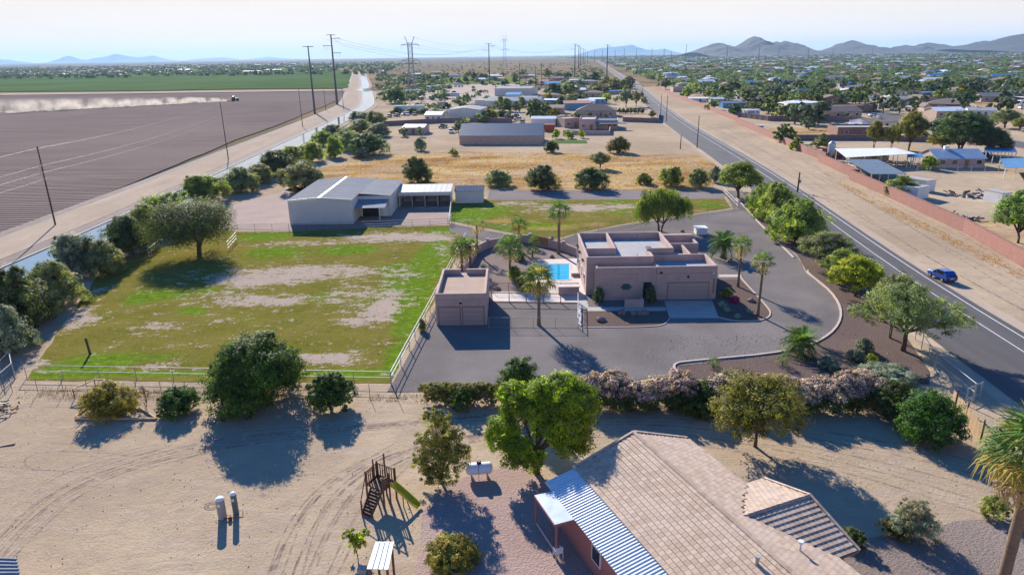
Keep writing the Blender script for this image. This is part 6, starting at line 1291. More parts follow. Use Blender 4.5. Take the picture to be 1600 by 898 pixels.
building('white_container', (1432, 313), (1450, 309), 6, 2.3, .1, 'shed', 'white_wall', 'roof_white', 'pale storage container with load on top beside the feathery wall tree', 'container', wins=0, over=.02)
building('white_container', (1445, 301), (1460, 299), 6, 2.3, .1, 'shed', 'white_wall', 'roof_white', 'second pale storage container behind the loaded one', 'container', wins=0, over=.02)
building('white_container', (1563, 321), (1578, 320), 4, 2.2, .1, 'shed', 'white_wall', 'roof_white', 'cream storage box right of the scrap heap', 'container', wins=0, over=.02)
building('mobile_home', (1076, 160), (1112, 160), 7, 2.2, .5, 'gx', 'white_wall', 'white_metal', 'long white roofed shed behind the far red wall', 'shed', wins=2)
building('blue_tarp_house', (1440, 152), (1480, 151), 9, 2.6, .5, 'hip', 'brown_wall', 'blue_sheet', 'bright blue roofed ramada above the brown stucco house', 'shed', wins=0)
building('stable_row', (1530, 155), (1640, 162), 4, 2.2, .3, 'shed', 'gold_wood', 'white_metal', 'long thin white roof over yellow stalls at the right edge', 'shed', wins=0)
g = P(1297, 250); si = empty('feed_silo', g, 0, 'pale blue metal feed silo on legs near the red wall', 'silo'); MB().lathe([(.2, 1.0), (.95, 1.9), (.95, 4.4), (.3, 5.0), (.05, 5.1)], 16).build('tank', M['tank_blue'] if 'tank_blue' in M else M.setdefault('tank_blue', mat('pale_blue_silo', C(.34, .42, .50), .08, 2, .4, 0, metal=.3)), si)
for k in range(4): a = k * 1.57 + .78; MB().tube([(.9 * math.cos(a), .9 * math.sin(a), 0), (.9 * math.cos(a), .9 * math.sin(a), 2.2)], .06, 5).build('leg', M['galv'], si)
rnd = random.Random(9)
for nm, bx, by, ex, ey, n, lb in (('scrap_heap', 1535, 306, 7, 4, 90, 'wide heap of pale scrap pipes and metal on the bare yard'), ('scrap_heap', 1590, 318, 2, 2, 12, 'small heap by the cream storage box'), ('scrap_heap', 1432, 318, 1.6, 1.2, 16, 'dark pile against the red wall by the loaded container'), ('scrap_heap', 1487, 340, 3, 1.5, 26, 'row of junk parts along the red wall'), ('scrap_heap', 1400, 257, 9, 3, 50, 'clutter of stalls and equipment under the blue awning'), ('scrap_heap', 1518, 345, 1, 1, 12, 'yellow and grey drums by the red wall')):
    o = empty(nm, P(bx, by), 0, lb, 'scrap')
    for i in range(n): a = Vector((rnd.gauss(0, ex * .4), rnd.gauss(0, ey * .4), rnd.uniform(0, .4))); MB().bar(a, a + Vector((rnd.uniform(-1.5, 1.5), rnd.uniform(-.7, .7), rnd.uniform(-.1, .5))), rnd.uniform(.08, .4), rnd.uniform(.08, .35)).build('scrap_piece', M[rnd.choice(['dark', 'steel', 'white_wall', 'galv', 'concrete', 'rust'])], o)
fence('yard_fence', [(1432, 268), (1560, 268), (1640, 272)], 1.2, 3, 'white post fence in front of the pink blue roofed house', 'white_pipe', (1.0,), .03, .06, mesh=True)
fence('corral_rail', [(1322, 262), (1345, 272), (1372, 280), (1395, 290)], 1.2, 2.5, 'white pipe corral rails behind the red wall', 'white_pipe', (1.0, .6, .3), .04, .05)
# canal bridge
g = P(571, 140); br = empty('canal_bridge', (-129.5, 640, 0), R(5), 'low dark concrete gate bridge crossing the canal', 'bridge'); MB().box(-2, 9, 0, 3.5, .5, .9).build('deck', M['concrete'], br); [MB().box(x, x + .5, .2, 3.2, 0, .5).build('pier', M['concrete'], br) for x in (.0, 3.2, 6.6)]
for y in (.1, 3.3): MB().box(-2, 9, y, y + .1, 1.2, 1.35).build('rail', M['steel'], br)
# ------------------------------------------------------------------ vehicles
def car_mesh(L=4.5, W=1.8, Hh=1.65, kind='suv'):
    hw = W / 2
    st = {'suv': [(0, .45, .72, .72), (.08, .35, .92, .95), (1.15, .33, 1.02, 1.05), (1.95, .33, 1.05, Hh - .04), (3.6, .33, 1.06, Hh), (4.35, .35, 1.05, 1.25), (4.5, .42, .9, .95)],
          'pickup': [(0, .5, .75, .8), (.08, .4, 1.0, 1.03), (1.4, .38, 1.08, 1.1), (2.0, .38, 1.1, Hh), (3.0, .38, 1.12, Hh), (3.3, .38, 1.12, 1.14), (5.2, .42, 1.1, 1.12)]}[kind]
    s = L / st[-1][0]; b, gl = MB(), MB(); rg = []
    for x, z0, zb, zt in st: rw = hw * (.78 if zt > zb + .1 else .93); rg.append([(x * s, -hw * .92, z0), (x * s, -hw, (z0 + zb) / 2), (x * s, -hw * .97, zb), (x * s, -rw, zt), (x * s, rw, zt), (x * s, hw * .97, zb), (x * s, hw, (z0 + zb) / 2), (x * s, hw * .92, z0)])
    vs = [p for r in rg for p in r]; fs = [(i * 8 + k, i * 8 + (k + 1) % 8, (i + 1) * 8 + (k + 1) % 8, (i + 1) * 8 + k) for i in range(len(rg) - 1) for k in range(8)]
    b.add(vs, fs + [tuple(range(8)), tuple((len(rg) - 1) * 8 + k for k in range(8))[::-1]])
    for i in range(len(rg) - 1):
        A, B_ = rg[i], rg[i + 1]; tA, tB = st[i][3] - st[i][2] > .1, st[i + 1][3] - st[i + 1][2] > .1
        if tA or tB:
            for k in ((2, 3), (4, 5)):
                q = [Vector(A[k[0]]), Vector(B_[k[0]]), Vector(B_[k[1]]), Vector(A[k[1]])]; c = sum(q, Vector()) / 4; n = Vector((0, -.02 if k[0] == 2 else .02, .008)); gl.add([c + (v - c) * .86 + n for v in q], [(0, 1, 2, 3)])
        if tA != tB:
            q = [Vector(A[3]), Vector(A[4]), Vector(B_[4]), Vector(B_[3])]; c = sum(q, Vector()) / 4; gl.add([c + (v - c) * .88 + Vector((-.015 if tB else .015, 0, .015)) for v in q], [(0, 1, 2, 3)])
    return b, gl
wm_ = MB(); wm_.tube([(0, -.11, 0), (0, .11, 0)], .34, 16); TY = wm_.mesh('tyre', M['black']); RM = MB().tube([(0, -.125, 0), (0, .125, 0)], .2, 12).mesh('rim', M['galv'])
def make_car(name, m, label, cat='car', kind='suv', detail=True, group=None):
    L = 4.5 if kind == 'suv' else 5.3; o = empty(name, (0, 0, 0), 0, label, cat, group); b, g = car_mesh(L, kind=kind)
    bo = b.build('body', M[m], o); bv = bo.modifiers.new('round', 'BEVEL'); bv.width = .06; bv.segments = 3; bo.data.polygons.foreach_set('use_smooth', [False] * len(bo.data.polygons)); g.build('window', M['car_glass'], o)
    for x in (L * .18, L * .80):
        for y in (-.83, .83): t = link('wheel', TY, o, (x, y, .34)); 
        if detail:
            for y in (-.83, .83): link('wheel_rim', RM, o, (x, y, .34))
    if detail:
        for y in (-.7, .7): MB().box(L - .06, L + .012, y - .16, y + .16, .85, 1.0).build('taillight', M['red_lamp'], o); MB().box(-.02, .1, y - .2, y + .16, .72, .86).build('headlight', M['clear_lamp'], o)
        MB().box(L - .03, L + .02, -.25, .25, .6, .72).build('number_plate', M['white_plastic'], o); MB().box(L - .04, L + .03, -.85, .85, .38, .55).build('bumper', M['black'], o)
        for y in (-.98, .98): MB().box(1.4, 1.55, y - .08, y + .08, 1.05, 1.18).build('mirror', M[m], o)
    return o
c = make_car('blue_car', 'car_blue', 'bright blue hatchback driving away on the asphalt road beside the largest roadside tree'); g = P(1493, 448); c.location = g; c.rotation_euler[2] = math.atan2(.998, .07) + 0; 
c.location = P(1456, 430) + Vector((0, 0, .04)); c.rotation_euler[2] = R(-85); c.scale = (.8, .86, .86)
CARS = {}
def car(bx, by, az, m, label, kind='suv', group=None):
    k = (m, kind)
    if k not in CARS: o = CARS[k] = make_car('parked_car' if kind == 'suv' else 'pickup_truck', m, label, 'car' if kind == 'suv' else 'pickup', kind, False, group)
    else: o = copy_tree(CARS[k]); o['label'] = label; (group and o.__setitem__('group', group))
    o.location = P(bx, by); o.rotation_euler[2] = R(az); return o
cols = ['car_white', 'car_grey', 'car_dark', 'car_silver', 'car_white', 'car_tan', 'car_dark', 'car_red']; GCAR = 'cars parked in the yards beyond the barn'
for i, (a, b, k, lb) in enumerate([(577, 195, 'pickup', 'white and blue pickup behind the canal mesquites'), (607, 184, 'suv', 'leftmost car parked under the long dark hedge'), (617, 183, 'suv', 'second car in the row under the long dark hedge'), (628, 181, 'suv', 'third car in the row under the long dark hedge'), (637, 181, 'suv', 'fourth car in the row under the long dark hedge'), (646, 181, 'suv', 'fifth car in the row under the long dark hedge'),
    (667, 187, 'pickup', 'dark pickup in front of the gabled workshop'), (676, 186, 'suv', 'car left of the gabled workshop wall'), (688, 185, 'suv', 'pale car by the gabled workshop'), (694, 184, 'suv', 'light car touching the gabled workshop'), (688, 201, 'pickup', 'white pickup parked right of the tractors'), (722, 205, 'suv', 'dark car behind the blue roofed barn corner'), (705, 209, 'suv', 'black car by the pipe fence'),
    (815, 194, 'suv', 'white car parked behind the long barn'), (770, 180, 'pickup', 'pickup between the yellow trees and the long warehouse'), (778, 182, 'suv', 'silver car beside the yellow trees'), (716, 158, 'pickup', 'pickup near the trailer yard'), (758, 155, 'suv', 'car left of the tallest warehouse'), (803, 184, 'suv', 'dark car beside the yard trees')]):
    car(a, b, (i * 37) % 50 - 20 + 70, cols[i % 8], lb, k, GCAR)
GC2 = 'cars parked among the suburb houses'
for i, (a, b, k, az, lb) in enumerate([(1357, 183, 'pickup', 5, 'silver pickup in front of the tan stucco house'), (1352, 154, 'suv', 0, 'white car on the wide drive above the side street'), (1362, 153, 'suv', 0, 'blue grey car on the wide drive above the side street'), (1506, 172, 'pickup', 80, 'dark pickup right of the large brown house'), (1516, 171, 'suv', 80, 'blue car right of the large brown house'), (1592, 171, 'suv', 0, 'white car at the right edge beyond the pale roof'),
    (1597, 206, 'suv', 0, 'white car at the right edge of the side street'), (1186, 204, 'suv', 60, 'white car beside the far end of the verge opening'), (1544, 250, 'pickup', 80, 'blue pickup under the right edge trees'), (1098, 148, 'pickup', 20, 'white pickup in the cluttered yard past the far wall'), (1108, 147, 'suv', 10, 'white car in the cluttered yard past the far wall')]):
    car(a, b, az, ['car_silver', 'car_white', 'car_grey', 'car_dark', 'car_blue', 'car_white', 'car_white', 'car_white', 'car_dark', 'car_white', 'car_white'][i], lb, k, GC2)
def truck(bx, by, az, label, L=13, cab='car_white', box='white_wall', flat=False):
    o = empty('semi_truck', P(bx, by), R(az), label, 'truck', 'trucks and trailers in the truck yard')
    (MB().box(3.2, L, -1.25, 1.25, 1.1, 1.25) if flat else MB().box(3.2, L, -1.25, 1.25, 1.15, 3.7)).build('trailer', M[box], o)
    MB().prism([(0, .7), (0, 1.7), (1.0, 1.9), (1.4, 3.1), (2.8, 3.3), (2.8, .7)], -1.15, 1.15).build('cab', M[cab], o); MB().add([(1.02, -.95, 1.98), (1.36, -.95, 2.98), (1.36, .95, 2.98), (1.02, .95, 1.98)], [(0, 1, 2, 3)]).build('windscreen', M['car_glass'], o, (-.03, 0, .02))
    for x in (.9, 3.4, 4.4, L - 2, L - .9):
        for y in (-1.0, 1.0): t = link('wheel', TY, o, (x, y, .5)); t.scale = (1.45, 1.6, 1.45)
    return o
truck(686, 154, 3, 'white box trailer truck facing left in the middle of the truck yard', 14.5); truck(664, 148, 183, 'flatbed truck with dark cab facing right near the round tree', 15, 'car_dark', 'white_wall'); truck(648, 137, 5, 'blue white tractor unit row behind the flatbed truck', 12); 
for i, (a, b) in enumerate([(668, 142), (675, 141), (681, 140), (686, 140)]): truck(a, b, 75, ['first', 'second', 'third', 'last'][i] + ' small truck from the left in the packed row of trucks', 7)
truck(702, 138, 260, 'truck facing the camera alone behind the yard', 8); truck(724, 136, 185, 'white truck parked by the back lawn of the yard', 9); truck(703, 169, 200, 'short truck with tan box near the hedge end', 7, 'car_dark', 'tan_wall')
g = P(616, 181 - 4); tr = empty('white_trailer', P(616, 177), R(2), 'long white trailer behind the dark hedge', 'trailer'); MB().box(0, 16, 0, 2.5, 1.0, 3.8).build('trailer_body', M['white_wall'], tr); [link('wheel', TY, tr, (x, y, .5)) for x in (2, 13, 14.2) for y in (.1, 2.4)]
def caravan(bx, by, az, label, L=7):
    o = empty('caravan', P(bx, by), R(az), label, 'caravan', 'caravans and motorhomes in the yards'); MB().prism([(0, .6), (-.2, 1.2), (.3, 2.9), (L, 3.0), (L, .6)], -1.2, 1.2).build('body', M['white_plastic'], o)
    for x in (1.2, 3.2, 5.2): MB().box(x, x + .9, -1.23, -1.19, 1.5, 2.2).build('window', M['glass'], o)
    MB().box(2.3, 2.9, -1.23, -1.19, .8, 2.5).build('door', M['galv'], o); [link('wheel', TY, o, (x, y, .34)) for x in (1.4, L - 1.6) for y in (-1, 1)]; return o
caravan(1163, 182, 10, 'white caravan parked beside the round trees behind the red wall'); caravan(1155, 157, 80, 'small white camper beyond the far purple wall', 5); caravan(1590, 166, 5, 'white motorhome at the right edge of the dry lot', 8)
# tractor with plough and dust
tg = P(366, 158); ta = math.atan2((P(366, 158) - P(0, 178)).y, (P(366, 158) - P(0, 178)).x); tr = empty('tractor', tg, ta, 'green tractor raising dust while working the far edge of the ploughed field', 'tractor')
MB().box(.2, 3.2, -.6, .6, .9, 1.9).build('bonnet', M['car_dark'], tr); MB().box(-1.0, .5, -.85, .85, 1.4, 3.1).build('cab', M['glass'], tr); MB().box(-1.1, .6, -.95, .95, 3.1, 3.25).build('cab_roof', M['white_metal'], tr)
for x, y, s in ((2.4, -1.0, 1.9), (2.4, 1.0, 1.9), (-.6, -1.2, 2.7), (-.6, 1.2, 2.7)): t = link('wheel', TY, tr, (x, y, .34 * s)); t.scale = (s, 2.4, s)
MB().box(-4.6, -2.2, -2.8, 2.8, .4, .7).box(-2.3, -1.0, -.1, .1, .5, .9).build('harrow', M['rust'], tr)
# ------------------------------------------------------------------ dust plume (a volume that drifts behind the tractor)
def dust():
    a = P(366, 158); b = P(-60, 181); d = (a - b); L = d.length; az = math.atan2(d.y, d.x)
    vs, fs = [], []; N = 14
    for i in range(N + 1):
        t = i / N; x = -L * t; hw = 1.0 + 11 * t ** .7; hh = 1.5 + 8.5 * t ** .55
        vs += [(x, -hw * .25, 0.05), (x, hw, 0.05), (x, hw, hh), (x, -hw * .25, hh)]
    for i in range(N):
        for k in range(4): fs.append((i * 4 + k, i * 4 + (k + 1) % 4, (i + 1) * 4 + (k + 1) % 4, (i + 1) * 4 + k))
    fs += [(0, 1, 2, 3), (N * 4 + 3, N * 4 + 2, N * 4 + 1, N * 4)]
    me = bpy.data.meshes.new('dust_plume'); me.from_pydata(vs, [], fs); bm = bmesh.new(); bm.from_mesh(me); bmesh.ops.recalc_face_normals(bm, faces=bm.faces); bm.to_mesh(me); bm.free()
    m = bpy.data.materials.new('dust'); m.use_nodes = True; t = m.node_tree; t.nodes.clear(); out = t.nodes.new('ShaderNodeOutputMaterial'); pv = t.nodes.new('ShaderNodeVolumePrincipled'); pv.inputs['Color'].default_value = (.95, .86, .75, 1); pv.inputs['Anisotropy'].default_value = .3
    tc = t.nodes.new('ShaderNodeTexCoord'); no = t.nodes.new('ShaderNodeTexNoise'); no.inputs['Scale'].default_value = .09; no.inputs['Detail'].default_value = 4; no.inputs['Roughness'].default_value = .65; t.links.new(tc.outputs['Object'], no.inputs['Vector'])
    se = t.nodes.new('ShaderNodeSeparateXYZ'); t.links.new(tc.outputs['Object'], se.inputs[0])
    def mth(op, a, b): 
        x = t.nodes.new('ShaderNodeMath'); x.operation = op
        for v, i in ((a, 0), (b, 1)):
            if isinstance(v, (int, float)): x.inputs[i].default_value = v
            else: t.links.new(v, x.inputs[i])
        return x.outputs[0]
    back = mth('DIVIDE', se.outputs[0], -L)                       # 0 at tractor, 1 far behind
    hh = mth('ADD', 1.5, mth('MULTIPLY', 7.5, mth('POWER', mth('MAXIMUM', back, .001), .55)))
    zf = mth('SUBTRACT', 1.0, mth('DIVIDE', se.outputs[2], hh)); zf = mth('POWER', mth('MAXIMUM', zf, 0), 1.6)
    nn = mth('MULTIPLY', mth('MAXIMUM', mth('SUBTRACT', no.outputs['Fac'], .46), 0), 7.0)
    dn = mth('MULTIPLY', mth('MULTIPLY', zf, nn), mth('DIVIDE', .35, mth('ADD', .25, mth('MULTIPLY', back, 1.0))))
    t.links.new(mth('MULTIPLY', dn, .9), pv.inputs['Density']); t.links.new(pv.outputs[0], out.inputs['Volume']); me.materials.append(m)
    o = link('dust_plume', me, None, a, az); tag(o, kind='stuff')
dust()
# ------------------------------------------------------------------ suburb
rnd = random.Random(21)
taken = []
def free(g, r): return all((g.x - a) ** 2 + (g.y - b) ** 2 > (r + c) ** 2 for a, b, c in taken)
for o in list(bpy.data.objects):
    if o.parent is None and o.get('category') in ('house', 'building', 'shed', 'container', 'carport', 'barn', 'car', 'pickup', 'caravan', 'truck'): l = o.location; taken.append((l.x + 5, l.y + 4, 9))
GT = 'trees among the suburb houses'
for a in [('tree', 1365, 231, 26, 190, 'narrow eucalyptus left of its pair in front of the ranch house', 'L_olive'), ('tree', 1392, 233, 22, 195, 'slim eucalyptus between the two taller ones', 'L_olive'), ('tree', 1419, 235, 42, 176, 'tall eucalyptus right of the pair in front of the ranch house', 'L_olive'),
          ('tree', 1498, 240, 96, 176, 'huge dark tree shading the pink blue roofed house', 'L_dark'), ('tree', 1545, 244, 60, 200, 'dark lower tree touching the huge one', 'L_dark'), ('tree', 1474, 236, 46, 206, 'olive tree left of the huge dark one', 'L_olive'),
          ('bush', 1222, 224, 38, 195, 'round dark bush against the red wall', 'L_dark'), ('bush', 1246, 235, 26, 216, 'small green bush against the red wall', 'L_palo'), ('bush', 1279, 232, 34, 210, 'grey green bush before the dark grey wall', 'L_mesq'), ('bush', 1407, 308, 54, 276, 'feathery pale tree leaning over the red wall', 'L_palo'),
          ('tree', 1594, 380, 92, 300, 'pepper tree at the right edge in the dry yard', 'L_pepper'), ('bush', 1451, 266, 26, 243, 'bright green bush left of the pink blue roofed house', 'L_bright'), ('bush', 1148, 182, 26, 162, 'perfectly round dark tree beside the caravan', 'L_dark'), ('bush', 1112, 172, 24, 155, 'round tree behind the far red wall', 'L_mesq'), ('bush', 1073, 153, 24, 136, 'pair of rounded trees at the far wall end', 'L_palo'),
          ('tree', 1040, 140, 24, 125, 'dark tree near the road bend', 'L_dark'), ('bush', 1178, 172, 34, 160, 'olive wide tree right of the caravan', 'L_mesq'), ('bush', 1263, 183, 20, 172, 'bright shrub before the white metal box building', 'L_bright'), ('bush', 1360, 173, 20, 160, 'lone round tree by the side street', 'L_dark'), ('bush', 1322, 186, 12, 175, 'pale shrub by the tan house', 'L_grey'), ('tree', 1570, 200, 44, 172, 'wide umbrella tree right of the huge dark tree', 'L_mesq'), ('tree', 1592, 205, 26, 185, 'small tree at the right edge by the white car', 'L_olive'),
          ('bush', 838, 190, 40, 158, 'big dense dark tree cluster behind the blue roofed barn', 'L_dark'), ('bush', 850, 182, 34, 160, 'second dense tree touching the big cluster', 'L_mesq'), ('bush', 869, 217, 16, 202, 'left bright tree of three at the small lawn', 'L_bright'), ('bush', 888, 217, 17, 203, 'middle bright tree of three at the small lawn', 'L_bright'), ('bush', 908, 216, 14, 203, 'right bright tree of three at the small lawn', 'L_lime'),
          ('tree', 948, 162, 18, 146, 'bright tree in front of the blue roof line', 'L_lime'), ('tree', 978, 168, 26, 140, 'airy grey tree beside the road walls', 'L_grey'), ('tree', 994, 167, 20, 143, 'second airy tree beside the road walls', 'L_mesq'), ('bush', 970, 144, 30, 126, 'dark tree clump left of the road', 'L_dark'), ('bush', 936, 148, 34, 131, 'olive wide tree left of the road clump', 'L_olive'), ('bush', 890, 150, 40, 128, 'dense trees behind the white roofed homes', 'L_mesq'), ('bush', 868, 152, 40, 131, 'dark wide trees behind the white roofed homes', 'L_dark'),
          ('bush', 1019, 184, 14, 173, 'small round tree at the grey block wall', 'L_olive'), ('bush', 765, 186, 26, 168, 'yellow green tree right of the gabled workshop', 'L_olive'), ('bush', 748, 189, 16, 178, 'small yellow shrub at the workshop corner', 'L_lime'), ('bush', 726, 205, 26, 183, 'grey green tree at the pipe fence end', 'L_mesq'), ('bush', 716, 207, 20, 190, 'paler tree touching the one at the pipe fence end', 'L_grey'), ('bush', 729, 157, 15, 144, 'small tree at the end of the white truck', 'L_mesq'), ('bush', 630, 214, 16, 198, 'grey shrub before the small pink office', 'L_grey'), ('bush', 656, 214, 14, 198, 'grey shrub at the right of the small pink office', 'L_grey'), ('bush', 595, 215, 20, 200, 'grey shrub left of the small pink office', 'L_grey')]:
    T(a[0] if a[1] > 1300 else 'm' + a[0], *a[1:5], a[5], a[6], GT); g = P(a[1], a[2]); taken.append((g.x, g.y, 4))
for i in range(9):
    T('mbush', 622 + i * 20, 178 + i * .6, 26, 168 + i * .6, ORD[i] + ' dark evergreen from the left in the long hedge behind parked cars', 'L_dark', 'evergreens of the long hedge behind the parked cars', name='hedge_bush', cat='bush')
for i in range(8): T('mbush', 962 + i * 6, 178, 8, 169, ORD[i] + ' small round shrub from the left in the line along the road lot', 'L_dark', 'round shrubs in line along the road lot', name='round_shrub', cat='bush')
for i, (a, b, w_, t) in enumerate(sorted([(662, 128, 9, 119), (672, 126, 8, 117), (683, 128, 10, 118), (676, 132, 10, 124), (693, 124, 8, 117), (700, 120, 8, 114), (718, 133, 12, 123), (728, 129, 12, 119), (742, 125, 13, 113), (752, 122, 9, 114), (774, 127, 12, 119), (705, 126, 9, 120), (660, 131, 12, 125), (640, 132, 14, 124), (630, 129, 12, 121), (785, 121, 9, 113)])): T('mbush', a, b, w_, t, ORD[i] + ' dark round tree from the left on the meadow behind the truck yard', 'L_dark', 'round trees on the meadow behind the truck yard')
sheet('meadow', PP([(655, 133), (820, 131), (815, 121), (640, 119)]), .02, mat('pale_meadow', C(.17, .19, .05), .2, .01, 1, 0, spec=0))
rm = ['shingle', 'shingle', 'shingle_grey', 'red_roof', 'white_metal', 'white_metal', 'shingle_grey', 'blue_roof', 'roof_tan', 'blue_sheet', 'roof_white']; wl = ['tan_wall', 'pink_wall', 'white_wall', 'brown_wall', 'tan_wall']
RN = {'shingle': 'brown', 'shingle_grey': 'grey', 'red_roof': 'reddish', 'white_metal': 'white', 'blue_roof': 'dark blue', 'roof_tan': 'tan', 'blue_sheet': 'bright blue', 'roof_white': 'pale'}
def in_suburb(x, y):
    px, py = proj(x, y); return px < 1640 and x > float(np.interp(y, [0, 100, 200, 400, 600, 1000, 1700, 3500], [95, 100, 108, 122, 138, 175, 250, 440]))
nh = 0; far_b = MB(); far_r = [MB() for _ in range(4)]
tries = 0
while nh < 135 and tries < 6000:
    tries += 1; y = 230 + 900 * rnd.random() ** 1.4; x = rnd.uniform(105, .78 * y + 60)
    if not in_suburb(x, y): continue
    g = Vector((x, y, 0))
    if not free(g, 13): continue
    px, py = proj(x, y)
    if 1320 < px and py > 190: continue
    taken.append((x + 4, y + 4, 13)); r = rnd.choice(rm); wq = rnd.choice(wl); L = rnd.uniform(10, 19); az = rnd.choice([0, 0, 0, .1, -.1, 1.5])
    o = building('suburb_house', (x, y), (x + L * math.cos(az), y + L * math.sin(az)), rnd.uniform(8, 12), rnd.uniform(2.6, 3.1), rnd.uniform(.9, 2.0), rnd.choice(['gx', 'hip', 'hip', 'gy']) if r not in ('roof_white', 'roof_tan') else 'flat', wq, r,
             'one storey suburb house with %s roof far among the trees' % RN[r], 'house', wins=2 if y < 600 else 1, group='distant suburb houses with %s roofs' % RN[r], world=True, over=.4); nh += 1
for i in range(1100):                        # homes beyond, a few pixels each
    y = 1050 + 3800 * rnd.random() ** 1.1; x = rnd.uniform(.1 * y, .80 * y)
    if not in_suburb(x, y): continue
    L, D_ = rnd.uniform(12, 26), rnd.uniform(9, 14); far_b.box(x, x + L, y, y + D_, 0, 3.2); far_r[i % 4].slab([(x - .5, y - .5, 3.3), (x + L + .5, y - .5, 3.3), (x + L + .5, y + D_ * .5, 5), (x - .5, y + D_ * .5, 5)], .15).slab([(x - .5, y + D_ * .5, 5), (x + L + .5, y + D_ * .5, 5), (x + L + .5, y + D_ + .5, 3.3), (x - .5, y + D_ + .5, 3.3)], .15)
for i in range(160):                        # left horizon town
    y = 1500 + 2600 * rnd.random(); x = -rnd.uniform(.25, .78) * y; L, D_ = rnd.uniform(12, 40), rnd.uniform(9, 14); far_b.box(x, x + L, y, y + D_, 0, 3.5); far_r[(i % 2) * 3].box(x - .4, x + L + .4, y - .4, y + D_ + .4, 3.51, 4.2)
tag(far_b.build('far_suburb_walls', M['tan_wall']), kind='stuff')
for q, mm in zip(far_r, ('shingle', 'shingle_grey', 'red_roof', 'white_metal')): tag(q.build('far_suburb_roofs', M[mm]), kind='stuff')
# individual trees of the suburb
one = []
for i in range(6):                          # far trees: trunk and crown in one mesh
    rng = np.random.default_rng(200 + i); L = dome(7, 5.5, .9 if i % 2 else .2, 6, rng); pts, nn, tone, _ = crown_pts(L, 520, rng, .36, 30)
    nb = 24; me = leaves_mesh('suburb_tree', pts, nn, 1.05, .75, tone, [M['L_far'], M['trunk']], rng); bm = bmesh.new(); bm.from_mesh(me)
    r = bmesh.ops.create_cone(bm, cap_ends=True, segments=6, radius1=.3, radius2=.14, depth=3.2, matrix=Matrix.Translation((0, 0, 1.4)))
    for f in {f for v in r['verts'] for f in v.link_faces}: f.material_index = 1
    bm.to_mesh(me); bm.free(); one.append(me)
lf = ['L_far', 'L_mesq', 'L_dark', 'L_far', 'L_olive', 'L_grey', 'L_dark']
cnt = 0; tries = 0
nm = {'L_far': 'blue green', 'L_mesq': 'mid green', 'L_dark': 'dark green', 'L_palo': 'light green', 'L_olive': 'olive', 'L_grey': 'grey green'}
while cnt < 290 and tries < 9000:
    tries += 1; y = 215 + 330 * rnd.random() ** .95; x = rnd.uniform(100, .77 * y + 30)
    if not in_suburb(x, y) or not free(Vector((x, y, 0)), 2.2): continue
    px, py = proj(x, y)
    if 1320 < px and py > 185: continue
    if 1285 < px < 1600 and 150 < py < 200 and rnd.random() < .6: continue
    taken.append((x, y, 1.2)); m = rnd.choice(lf); s = rnd.uniform(.7, 1.5); o = link('suburb_tree', one[cnt % 6], None, (x, y, 0), rnd.uniform(0, 6), (s, s, s * rnd.uniform(.8, 1.15)))
    o.material_slots[0].link = 'OBJECT'; o.material_slots[0].material = M[m]; tag(o, 'small %s tree among the distant suburb houses' % nm[m], 'tree', 'distant %s suburb trees' % nm[m]); cnt += 1
# tree masses beyond: one mesh of small leafy crowns
def tree_mass(name, pos, leafm, seed, n=70, ls=1.9, rr=(2.6, 5)):
    rng = np.random.default_rng(seed); N = len(pos); pos = np.array(pos); r = rng.uniform(*rr, N); P_, N_, T_ = [], [], []
    for k in range(N):
        d = rng.normal(size=(n, 3)); d /= np.linalg.norm(d, axis=1)[:, None]; d[:, 2] = np.abs(d[:, 2]) * 1.0 - .15
        lump = 1 + .25 * np.sin(d[:, 0] * 5 + k) * np.cos(d[:, 1] * 4 + k * 2); q = d * (r[k] * lump)[:, None] * np.array([1.1, 1.1, .75]) * rng.uniform(.7, 1.0, n)[:, None]; q[:, 2] += r[k] * .45
        P_.append(q + np.array([pos[k, 0], pos[k, 1], 0])); N_.append(d + rng.normal(size=(n, 3)) * .3); T_.append(np.full(n, rng.normal(.45, .25)) + rng.normal(0, .15, n))
    nn = np.concatenate(N_); nn /= np.linalg.norm(nn, axis=1)[:, None]
    me = leaves_mesh(name, np.concatenate(P_), nn, ls, .8, np.concatenate(T_), [M[leafm]], rng); o = link(name, me); tag(o, kind='stuff'); return o
def scatter(n, fn, seed):
    r = random.Random(seed); out = []; k = 0
    while len(out) < n and k < n * 30:
        k += 1; p = fn(r)
        if p: out.append(p)
    return out
def sub(y0, y1, lo=.08, hi=.82, pw=1.2):
    def f(r):
        y = y0 + (y1 - y0) * r.random() ** pw; x = r.uniform(lo, hi) * y
        return (x, y) if in_suburb(x, y) and free(Vector((x, y, 0)), 1.0) else None
    return f
for i, m in enumerate(['L_far', 'L_dark', 'L_far']):
    tree_mass('far_suburb_trees', scatter(400, sub(400, 1000, pw=1.0), 40 + i), m, 60 + i, 60, 1.7, (2.8, 5.2))
    tree_mass('far_suburb_trees', scatter(900, sub(950, 2600, pw=1.0), 50 + i), m, 70 + i, 26, 3.2, (3.5, 6))
tree_mass('horizon_trees', scatter(2600, sub(2400, 7500, -.02, .85, 1.0), 55), 'L_far', 80, 14, 5.5, (4, 8))
tree_mass('left_horizon_trees', scatter(1500, lambda r: (lambda y: (-r.uniform(.16, .85) * y, y))(1250 + 2900 * r.random() ** 1.3 if r.random() < .7 else 1600 + 1500 * r.random()), 56), 'L_far', 81, 16, 5, (3.5, 6.5))
def lefttown(r):
    y = 980 + 900 * r.random(); x = -r.uniform(.60, .86) * y; return (x, y) if proj(x, y)[1] < 123 - .022 * max(0, proj(x, y)[0]) * 2 else None
tree_mass('left_town_trees', scatter(420, lefttown, 57), 'L_far', 82, 26, 3.2, (3, 6))
